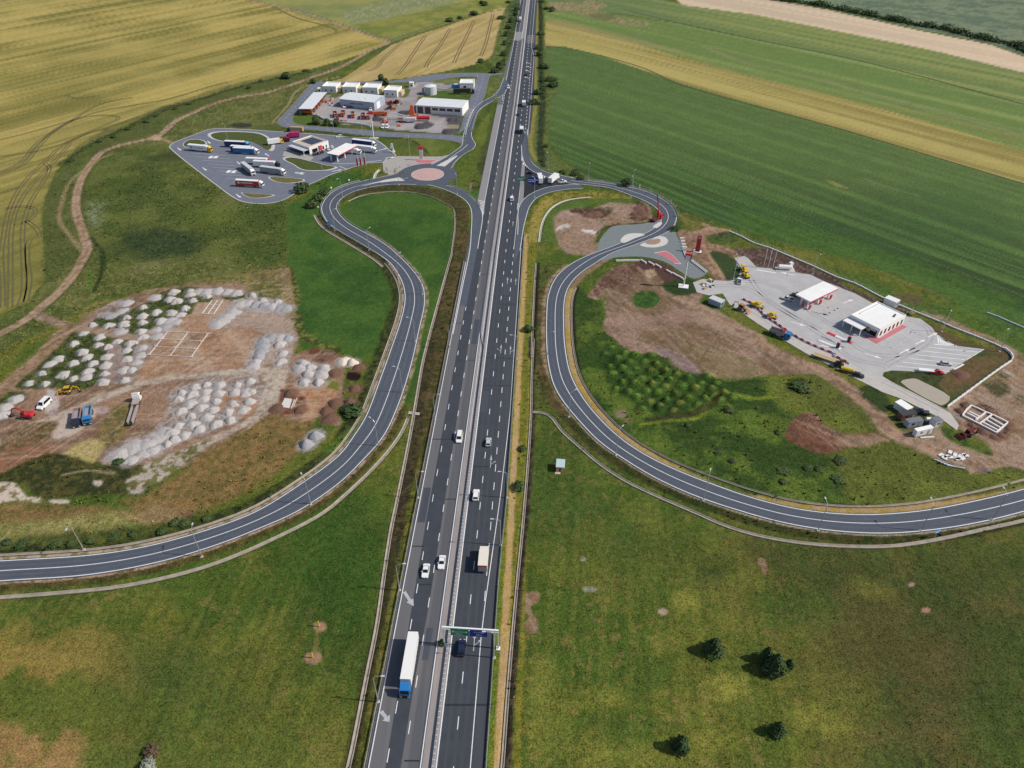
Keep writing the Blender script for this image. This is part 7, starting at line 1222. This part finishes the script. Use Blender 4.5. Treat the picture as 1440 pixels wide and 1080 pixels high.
lamps('grey street lamp on the motorway verge, {0} from the viewer', 'street lamps of the motorway verge', [('p 532,987', -90), ('p 562,830', -90), ('p 588,700', -90), ('p 612,590', -90), ('p 632,490', -90)]); lamps('grey street lamp on the right motorway verge, {0} from the viewer', 'street lamps of the motorway verge', [('p 695,925', 90), ('p 704,767', 90), ('p 713,700', 90), ('p 727,505', 90)])
lamps('grey street lamp at the lorry park or old fuel station, {0} from the left', 'street lamps of the rest area', [('J 650,262', 180), ('k 526,582', 0), ('K 575,690', 0), ('K 862,720', 0), ('L 262,925', 0), ('W 118,132', 0)])
lamps('grey street lamp on the new forecourt, {0} from the entrance', 'street lamps of the forecourt', [('O 370,300', 0), ('O 1170,255', 180), ('Q 605,190', 150), ('Q 1190,390', 120)])
def rail(label, P, group='steel guard rails', post=4.0, double=False):
    P = resample(P, max(4, int(plen(P) / 4))); t = thing('guard_rail', label, 'guard rail', (*P[0], 0), 0, group); Q_ = P - P[0]; mb = MB()
    for o_ in ((-.22, .22) if double else (0,)):
        A_ = offset(Q_, o_); mb.strip(offset(A_, -.05), offset(A_, .05), steel, .78); mb.strip(offset(A_, -.05), offset(A_, -.05), steel, .44, .78); mb.strip(offset(A_, .05), offset(A_, .05), steel, .78, .44)
    mb.build('rail', t); mb = MB()
    for x, y in Q_: mb.cbox(x, y, 0, .12, .12, .8, steel)
    if double:
        for x, y in resample(Q_, len(Q_) * 3): mb.cbox(x, y, .5, .5, .2, .3, lgrey)
    tag(mb.build('posts', t), kind='stuff'); return t
rail('double steel guard rail along the median of the motorway', hline(-19.95, 44, 760, 260), double=True); rail('steel guard rail along the right hard shoulder', hline([(42, -8.45), (120, -8.4), (150, -7.55), (330, -7.15)], 44, 330, 90)); rail('steel guard rail along the left hard shoulder', hline(-34.75, 44, 300, 80)); rail('steel guard rail along the median facing the left carriageway', hline([(228, -19.95), (240, -22.1), (800, -22.1)], 228, 760, 150))
rail('steel guard rail along the inside of the left slip road bend', offset(sub(L_IN, 'p 588,390', 'p 502,268'), .8)); rail('steel guard rail along the outside of the left hairpin', offset(sub(L_OUT, 'p 566,393', 'p 500,252'), -.75)); rail('steel guard rail along the outside of the right loop', offset(sub(R_OUT, 'p 817,252', 'p 951,306'), -.8)); rail('steel guard rail along the slip road onto the left carriageway', catmull(W('W 485,425 590,458 700,512 790,585 838,655'), 6)); rail('steel guard rail along the link road to the motorway exit', catmull(W('L 695,1060 735,990 815,920 910,865'), 6)); rail('steel guard rail between roundabout and motorway exit', catmull(W('L 895,690 932,560 965,480 1020,432 1115,374'), 6)); rail('steel guard rail along the on ramp beside the green crop field', catmull(W('M 165,0 170,130 190,225 240,300 355,368 505,403'), 6))
def fence(label, s, step, ph, pm_, rails=True, group='site fences', plinth=.45):
    P = catmull(W(s), 8); n_ = max(3, int(plen(P) / step)); P = resample(P, n_ + 1); t = thing('fence', label, 'fence', (*P[0], -.05), 0, group); Q_ = P - P[0]
    for i in range(n_):
        d_ = Q_[i + 1] - Q_[i]; L_ = float(np.linalg.norm(d_)); o = MB().box(.06, L_ - .06, -.2, .2, 0, plinth, pm_).build('panel', t); o.location = (*Q_[i], 0); o.rotation_euler = (0, 0, math.atan2(d_[1], d_[0])); p_ = MB().box(-.06, .06, -.06, .06, 0, ph, pm_).build('post', t); p_.location = (*Q_[i], 0)
    if rails:
        mb = MB()
        for z in (ph * .5, ph * .75, ph * .98): mb.strip(offset(Q_, -.02), offset(Q_, .02), steel, z)
        tag(mb.build('wires', t), kind='stuff')
    return t
wf = mat('white_fence', (.74, .74, .74), .8)
fence('white concrete fence along the green crop field behind the forecourt', 'N 1190,472 1320,528 1440,592 O 740,-5 900,62 1180,180 1440,300 P 500,128 800,282 960,352 1200,452 1440,548 Q 560,75 700,142 900,220 1100,300 1240,365', 4.0, 1.9, wf, plinth=.55); fence('white concrete fence turning back towards the earthworks below the forecourt', 'Q 1240,365 1300,412 1325,455 1310,492 1250,530 1100,635 950,745 800,855 660,958', 3.0, 1.7, wf, plinth=.9)
fence('grey kerb like wall along the field path beside the crop field', 'Q 1060,0 1200,50 1340,115 1440,155 p 1500,490', 4.0, .7, lgrey, rails=False, plinth=.5)
fence('white panel fence between the depot yard and its road', 'K 362,522 430,545 500,575 620,595 760,610 860,622 945,640', 3.0, 1.6, wf, rails=False, plinth=1.3); fence('low white wall across the back of the depot', 'L 515,250 640,262 770,270', 3.0, 1.0, wf, rails=False, plinth=.9)
build_terrain()
# ---------------------------------------------------------------- trees, shrubs, weeds
def leaf_mat(name, c0, c1, sc=1.3):
    m = bpy.data.materials.new(name); m.use_nodes = True; t = m.node_tree; b = t.nodes['Principled BSDF']; MATS[name] = m
    g_ = t.nodes.new('ShaderNodeNewGeometry'); n_ = t.nodes.new('ShaderNodeTexNoise'); n_.inputs['Scale'].default_value = sc; n_.inputs['Detail'].default_value = 3; t.links.new(g_.outputs['Position'], n_.inputs['Vector'])
    ad = t.nodes.new('ShaderNodeMath'); ad.operation = 'MULTIPLY_ADD'; t.links.new(g_.outputs['Random Per Island'], ad.inputs[0]); ad.inputs[1].default_value = .6; mu = t.nodes.new('ShaderNodeMath'); mu.operation = 'MULTIPLY'; t.links.new(n_.outputs['Fac'], mu.inputs[0]); mu.inputs[1].default_value = .5; t.links.new(mu.outputs[0], ad.inputs[2])
    mx = t.nodes.new('ShaderNodeMix'); mx.data_type = 'RGBA'; mx.inputs['A'].default_value = (*c0, 1); mx.inputs['B'].default_value = (*c1, 1); t.links.new(ad.outputs[0], mx.inputs['Factor']); t.links.new(mx.outputs['Result'], b.inputs['Base Color'])
    b.inputs['Roughness'].default_value = .7; b.inputs['Specular IOR Level'].default_value = .25; return m
leaf_d = leaf_mat('leaf_dark_green', (.018, .038, .013), (.075, .125, .038)); leaf_m = leaf_mat('leaf_mid_green', (.03, .055, .018), (.09, .13, .04)); leaf_g = leaf_mat('leaf_grey_green', (.16, .18, .14), (.42, .45, .38)); bark = mat('bark', (.09, .065, .045), .95)
def leaf_cloud(name, m, n, shape, size, seed, flat=.55):
    """n leaf sprays spread through a lumpy crown; shape(u,a) gives the crown radius at height u in 0..1 and bearing a"""
    r_ = np.random.default_rng(seed); V = np.zeros((n * 4, 3)); 
    for i in range(n):
        u = r_.beta(1.6, 1.7); a = r_.uniform(0, 6.283); rad = shape(u, a) * math.sqrt(r_.uniform(.25, 1)); c_ = np.array([rad * math.cos(a), rad * math.sin(a), u]); nrm = np.array([math.cos(a) * .8, math.sin(a) * .8, .7]) + r_.normal(0, .45, 3); nrm /= np.linalg.norm(nrm)
        t1 = np.cross(nrm, r_.normal(0, 1, 3)); t1 /= np.linalg.norm(t1); t2 = np.cross(nrm, t1); s = size * r_.uniform(.6, 1.35); V[i * 4:i * 4 + 4] = c_ + np.array([t1 * s, t2 * s * .6, -t1 * s, -t2 * s * .6])
    me = bpy.data.meshes.new(name); me.vertices.add(n * 4); me.loops.add(n * 4); me.polygons.add(n); me.vertices.foreach_set('co', V.astype('f').ravel()); me.loops.foreach_set('vertex_index', np.arange(n * 4, dtype='i')); me.polygons.foreach_set('loop_start', np.arange(0, n * 4, 4, dtype='i')); me.update(calc_edges=True); me.materials.append(m); return me
def cone_crown(seed):
    r_ = np.random.default_rng(seed); ph = r_.uniform(0, 6.28, 5)
    return lambda u, a: (1.02 - u) ** .62 * .5 * (1 + .16 * math.sin(3 * a + ph[0] + 5 * u) + .13 * math.sin(7 * a + ph[1] - 9 * u) + .1 * math.sin(11 * u + ph[2])) * (1 if u > .12 else .75)
def round_crown(seed):
    r_ = np.random.default_rng(seed); ph = r_.uniform(0, 6.28, 5)
    return lambda u, a: math.sqrt(max(0, .27 - (u - .45) ** 2)) * (1 + .2 * math.sin(2 * a + ph[0] + 4 * u) + .15 * math.sin(5 * a + ph[1] - 6 * u))
CR = [leaf_cloud('crown', leaf_d, 1500, cone_crown(60 + i), .058, 60 + i) for i in range(3)]
def tree(label, s, h, w_, me, name='tree', group='young conifers in the meadow', base=0.0):
    t = thing(name, label, 'tree', (*W1(s), -.05), random.uniform(0, 6), group); part('trunk', t, lambda m: (m.tube((0, 0, -.1), (.05, 0, h * .55), .09 * h / 4, bark, 7, r2=.05), [m.tube((0, 0, h * (.2 + .1 * i)), (math.cos(i * 2.4) * w_ * .33, math.sin(i * 2.4) * w_ * .33, h * (.3 + .11 * i)), .04, bark, 5, r2=.015) for i in range(5)]))
    o = bpy.data.objects.new('crown', me); COL.objects.link(o); o.parent = t; o.location = (0, 0, base); o.scale = (w_, w_, h); return t
tree('bushy young conifer, leftmost of the upper three in the lower right meadow', 'p 1002,917', 5.6, 5.4, CR[0]); tree('large bushy conifer in the middle of the lower right meadow', 'p 1087,943', 6.6, 6.2, CR[1]); tree('upright conifer touching the back of the large bushy one', 'p 1076,928', 5.4, 3.8, CR[2]); tree('smallest conifer, just right of the large bushy one', 'p 1109,938', 3.2, 2.7, CR[0]); tree('pale green conifer near the lower edge of the right meadow', 'p 1092,1031', 4.6, 4.0, CR[1]); tree('conifer at the very bottom of the right meadow, nearest the motorway', 'p 956,1052', 5.2, 4.6, CR[2])
BU = [leaf_cloud('foliage', leaf_d, 420, round_crown(80 + i), .11, 80 + i) for i in range(3)] + [leaf_cloud('foliage', leaf_m, 420, round_crown(90 + i), .11, 90 + i) for i in range(3)]
tree('silvery white bush at the bottom edge of the left meadow', 'p 210,1082', 2.9, 3.4, leaf_cloud('crown', leaf_g, 900, round_crown(99), .07, 99), 'bush', 'bushes'); tree('brown dead bush behind the silvery one', 'p 213,1058', 1.8, 3.2, leaf_cloud('crown', leaf_mat('dry_leaf', (.06, .04, .025), (.16, .11, .07)), 400, round_crown(98), .08, 98), 'bush', 'bushes')
for s, h, w_, lb in (('p 425,269', 5, 8, 'large dark round bush at the corner of the lorry park'), ('p 456,274', 4, 5.5, 'dark bush outside the left hairpin, nearest the roundabout'), ('p 447,283', 4, 6, 'dark bush in the middle of the left hairpin bend'), ('p 440,291', 4, 6, 'dark bush at the head of the concrete channel by the hairpin'), ('p 403,110', 5, 8, 'large dark bush on the edge of the wheat field beside the farm track'), ('p 441,117', 4, 5, 'dark bush at the bend where the farm track meets the depot road'), ('p 536,113', 5, 5, 'dark bush behind the third white depot house'), ('p 543,119', 5, 5, 'dark bush between the third and fourth white depot houses'), ('K 400,605', 6, 6, 'dark tree at the left end of the white panel fence'), ('K 508,618', 4.5, 4.5, 'small tree in the middle of the white panel fence'), ('K 600,625', 5, 5, 'small tree right of another along the white panel fence'), ('p 743,465', 2.5, 4, 'dark shrub on the right motorway verge opposite the left slip road'), ('p 735,632', 1.5, 2.5, 'small shrub on the right motorway verge above another'), ('p 729,686', 2.0, 3.4, 'dark shrub on the right motorway verge beside the sandy path'), ('M 1155,508', 4, 6, 'dark bush outside the right loop beside the crop field'), ('p 495,580', 2.5, 7, 'dark shrubs between the earth pits and the slip road'), ('F 500,560', 1.6, 6, 'dark thicket at the edge of the bare ground inside the right loop'), ('b 735,330', 1.9, 1.8, 'small tree in the median under the sign gantry'), ('N 640,455', 2, 5, 'dark bush on the outer rim of the gravel apron')):
    tree(lb, s, h, w_, random.choice(BU), 'bush', 'bushes')
k_ = 0
def nthb(i): return ORD[i] if i < len(ORD) else f'{i + 1}' + {1: 'st', 2: 'nd', 3: 'rd'}.get((i + 1) % 10 if not 10 < i + 1 < 20 else 0, 'th')
for s in 'd 700,105/d 680,160/d 640,225/d 615,290/d 605,360/d 578,450/d 560,560/d 545,650/d 515,705/d 475,735/d 540,190/d 610,30/d 340,40/d 370,55/d 945,20/d 1000,95/d 1055,115/d 940,350/d 906,495/d 925,565/d 955,925/d 905,955/d 885,1050/d 1040,815/d 1070,870/d 970,690/d 265,150/d 120,188/d 15,215/d 330,630/d 960,820'.split('/'):
    tree(f'dark roadside shrub, {nthb(k_)} along the far motorway verges', s, random.uniform(2.5, 5), random.uniform(5, 9), BU[k_ % 6], 'bush', 'far roadside shrubs'); k_ += 1
for s in 'G 30,130/G 90,138/G 235,140/G 300,135/G 380,128/G 480,105/G 560,95/G 680,85/G 740,45/G 780,50/G 870,30/D 500,870/A 480,580/A 540,545/A 620,515/A 660,490/A 740,460/A 1050,372/A 1100,345/A 1210,325/A 1290,300/A 420,600/A 300,680/A 800,440/M 345,120/M 310,250/M 520,380/M 640,400/M 700,440/M 650,370'.split('/'):
    near_ = s[0] in 'GD'; tree(f'low dark bush, {nthb(k_ - 31)} {"beside the left slip road" if near_ else "along the farm track" if s[0] == "A" else "in the strip beside the crop field"}', s, random.uniform(.7, 1.3) if near_ else random.uniform(1.2, 2.4), random.uniform(2, 3.4) if near_ else random.uniform(3, 5.5), BU[k_ % 6], 'bush', 'bushes in the rough strips'); k_ += 1
def cloud_at(name, pts, sizes, mats_, seed, per=5, tone=None, kind='stuff', label=None, lean=.35):
    """weed tufts: blades stood on the ground, as one mesh"""
    r_ = np.random.default_rng(seed); n = len(pts); tot = n * per; c_ = np.repeat(pts, per, 0); s = np.repeat(sizes, per) * r_.uniform(.6, 1.3, tot); a = r_.uniform(0, 6.283, tot); off = np.c_[np.cos(a), np.sin(a)] * (s * r_.uniform(.1, .7, tot))[:, None]
    V = np.zeros((tot, 3, 3)); b = a + r_.uniform(-1, 1, tot); w2 = s * .42; V[:, 0, :2] = c_[:, :2] + off * .4 + np.c_[-np.sin(b), np.cos(b)] * w2[:, None]; V[:, 1, :2] = c_[:, :2] + off * .4 - np.c_[-np.sin(b), np.cos(b)] * w2[:, None]; V[:, 2, :2] = c_[:, :2] + off * (1 + lean); z0 = c_[:, 2]; V[:, 0, 2] = z0 - .05; V[:, 1, 2] = z0 - .05; V[:, 2, 2] = z0 + s
    me = bpy.data.meshes.new(name); me.vertices.add(tot * 3); me.loops.add(tot * 3); me.polygons.add(tot); me.vertices.foreach_set('co', V.astype('f').ravel()); me.loops.foreach_set('vertex_index', np.arange(tot * 3, dtype='i')); me.polygons.foreach_set('loop_start', np.arange(0, tot * 3, 3, dtype='i')); me.update(calc_edges=True)
    tc = np.repeat(tone, per, 0) * r_.uniform(.9, 2.1, (tot, 1)); ca = me.color_attributes.new('tone', 'FLOAT_COLOR', 'POINT'); ca.data.foreach_set('color', np.repeat(np.c_[np.clip(tc, 0, 1), np.ones(tot)], 3, 0).astype('f').ravel()); me.materials.append(mats_); o = bpy.data.objects.new(name, me); COL.objects.link(o); o['kind'] = kind; return o
bl = bpy.data.materials.new('grass_blades'); bl.use_nodes = True; at_ = bl.node_tree.nodes.new('ShaderNodeAttribute'); at_.attribute_name = 'tone'; bl.node_tree.links.new(at_.outputs['Color'], bl.node_tree.nodes['Principled BSDF'].inputs['Base Color']); bl.node_tree.nodes['Principled BSDF'].inputs['Roughness'].default_value = .8; bl.node_tree.nodes['Principled BSDF'].inputs['Specular IOR Level'].default_value = .15
NAMEOF = np.array(CLASSES)[cls]
def ground_at(x, y):
    f_ = y * CP + CAM_H * SP; u_ = y * SP - CAM_H * CP; px_ = 720 + 1000 * x / f_; py_ = 540 - 1000 * u_ / f_
    j = np.clip(np.searchsorted(xs, px_), 0, NC - 1); i = np.clip(np.searchsorted(-ys, -py_), 0, NR - 1); return i * NC + j
def weeds(name, n, x0, x1, y0, y1, size, seed, names=None, mask=None, per=5, gmin=.7):
    r_ = np.random.default_rng(seed); x = r_.uniform(x0, x1, n); y = r_.uniform(y0, y1, n); k = ground_at(x, y); ok = grain[k] > gmin
    if names: ok &= np.isin(NAMEOF[k], names)
    if mask is not None: ok &= r_.uniform(0, 1, n) < mask[k]
    # keep off the carriageways and slip roads
    u_ = x - .0403 * y; ok &= ~((u_ > -35) & (u_ < -6.8)) & ROADFREE[k]
    x, y, k = x[ok], y[ok], k[ok]; cloud_at(name, np.c_[x, y, hgt[k]], r_.uniform(*size, ok.sum()), bl, seed, per, tone=col[k])
ROADFREE = np.ones(N_, bool)
for Lf, Rt in ((L_OUT, L_IN), (R_OUT, R_INN)):
    C_ = (Lf + Rt) / 2; hwid = np.linalg.norm(Lf - Rt, axis=1).max() / 2 + .8; idx = near(C_, hwid + 1); ROADFREE[idx[seg_dist(C_[::3], idx, False) < 5.2]] = False
for s in (LOT, FORE): P = np.array(W(s)); idx = near(P, 1); ROADFREE[idx[inside(P, idx)]] = False
idx = near(np.array(YARD), 25); ROADFREE[idx[inside(np.array(W('K 0,560 330,180 L 1210,80 1260,300 900,1080 0,1080 K 1440,1000')), idx)]] = False
weeds('verge_weeds', 60000, -160, 240, 60, 420, (.25, .7), 301, ['verge'], sstep(-.1, .16, FINE + MID) * .6)
MO = np.zeros(N_); idx, a = mask_poly(np.array(OVG), 1, .5); MO[idx] = a
weeds('rough_grass', 70000, 5, 260, 95, 330, (.3, .8), 302, ['meadow'], sstep(-.02, .16, FINE + .5 * MID) * MO * .12, 5)
ML = (((GY > 195) & (GX < -60)) | ((GY > 135) & (GX < -75) & (grain > .95))).astype(float)
weeds('rough_grass', 60000, -260, 10, 130, 420, (.3, .8), 303, ['meadow'], sstep(-.05, .18, FINE + .5 * MID) * ML * .7, 4)
weeds('meadow_grass', 60000, -118, 130, 66, 140, (.10, .24), 304, ['meadow'], sstep(-.1, .15, FINE) * .6, 4)
b_rng = random.Random(21)
for i, sx in enumerate(sorted(b_rng.uniform(350, 1150) for _ in range(11))):
    fx_ = sx - 330; s_ = f'F {fx_:.0f},{b_rng.uniform(640, min(985, 845 + .33 * fx_) - 15) if fx_ < 430 else b_rng.uniform(840, 960):.0f}'; tree(f'low green shrub inside the right loop, {ORD[i]} from the left', s_, b_rng.uniform(.6, 1.1), b_rng.uniform(2, 4), BU[3 + i % 3], 'bush', 'shrubs inside the right loop')
# far hedge and woods
def hedge(name, s, w_, h, n, seed, m):
    r_ = np.random.default_rng(seed); P = catmull(W(s), 8); Q_ = resample(P, 400); i = r_.integers(0, 400, n); lump = .55 + .45 * np.sin(i * .21 + 2 * np.sin(i * .05)); c_ = Q_[i] + r_.normal(0, w_ * .35, (n, 2)); z = r_.uniform(.05, 1, n) * h * lump; V = np.zeros((n, 4, 3)); nr = r_.normal(0, 1, (n, 3)); nr[:, 2] = abs(nr[:, 2]) + .5; nr /= np.linalg.norm(nr, axis=1)[:, None]; t1 = np.cross(nr, r_.normal(0, 1, (n, 3))); t1 /= np.linalg.norm(t1, axis=1)[:, None]; t2 = np.cross(nr, t1); s_ = (r_.uniform(.7, 1.6, n) * h * .16)[:, None]; B_ = np.c_[c_, z]
    for k, d_ in enumerate((t1, t2 * .7, -t1, -t2 * .7)): V[:, k] = B_ + d_ * s_
    me = bpy.data.meshes.new(name); me.vertices.add(n * 4); me.loops.add(n * 4); me.polygons.add(n); me.vertices.foreach_set('co', V.astype('f').ravel()); me.loops.foreach_set('vertex_index', np.arange(n * 4, dtype='i')); me.polygons.foreach_set('loop_start', np.arange(0, n * 4, 4, dtype='i')); me.update(calc_edges=True); me.materials.append(m); o = bpy.data.objects.new(name, me); COL.objects.link(o); o['kind'] = 'stuff'
hedge('treeline', 'C 380,-4 520,14 640,36 800,68 1000,108 1100,122 1200,148 1300,172 1400,190 1440,212 1560,250', 10, 5, 9000, 401, leaf_d)
hedge('hedge', 'd 940,10 945,150 940,300 942,480 945,700 960,830 970,1000', 2.5, 2.2, 2500, 402, leaf_m); hedge('hedge', 'A 250,700 400,600 560,530 700,465 850,418 1000,370 1200,325 1330,300', 4, 1.8, 4000, 403, leaf_m); hedge('hedge', 'd 720,40 690,210 640,420 590,560 550,690', 2.5, 2.4, 1800, 404, leaf_m)

c_rng = random.Random(11)
for i in range(34):
    zone = c_rng.choice([(490, 560, 345, 425), (1100, 1240, 380, 470), (1170, 1330, 560, 640), (560, 700, 560, 590), (1050, 1110, 560, 600)]); s = f'K {c_rng.uniform(zone[0], zone[1]):.0f},{c_rng.uniform(zone[2], zone[3]):.0f}'
    mm, wd = c_rng.choice([(dgrey, 'dark'), (rust, 'rusty'), (lgrey, 'pale grey'), (orange, 'orange'), (wood, 'timber'), (redm, 'red')]); o = MB().cbox(0, 0, 0, c_rng.uniform(1, 2.6), c_rng.uniform(.9, 1.6), c_rng.uniform(.5, 1.7), mm).build('storage_crate'); o.location = (*W1(s), -.05); o.rotation_euler = (0, 0, c_rng.uniform(0, 3)); tag(o, f'{wd} crate of spare parts standing in the depot yard, {nthb(i)} of the scattered crates', 'crate', 'crates in the depot yard')
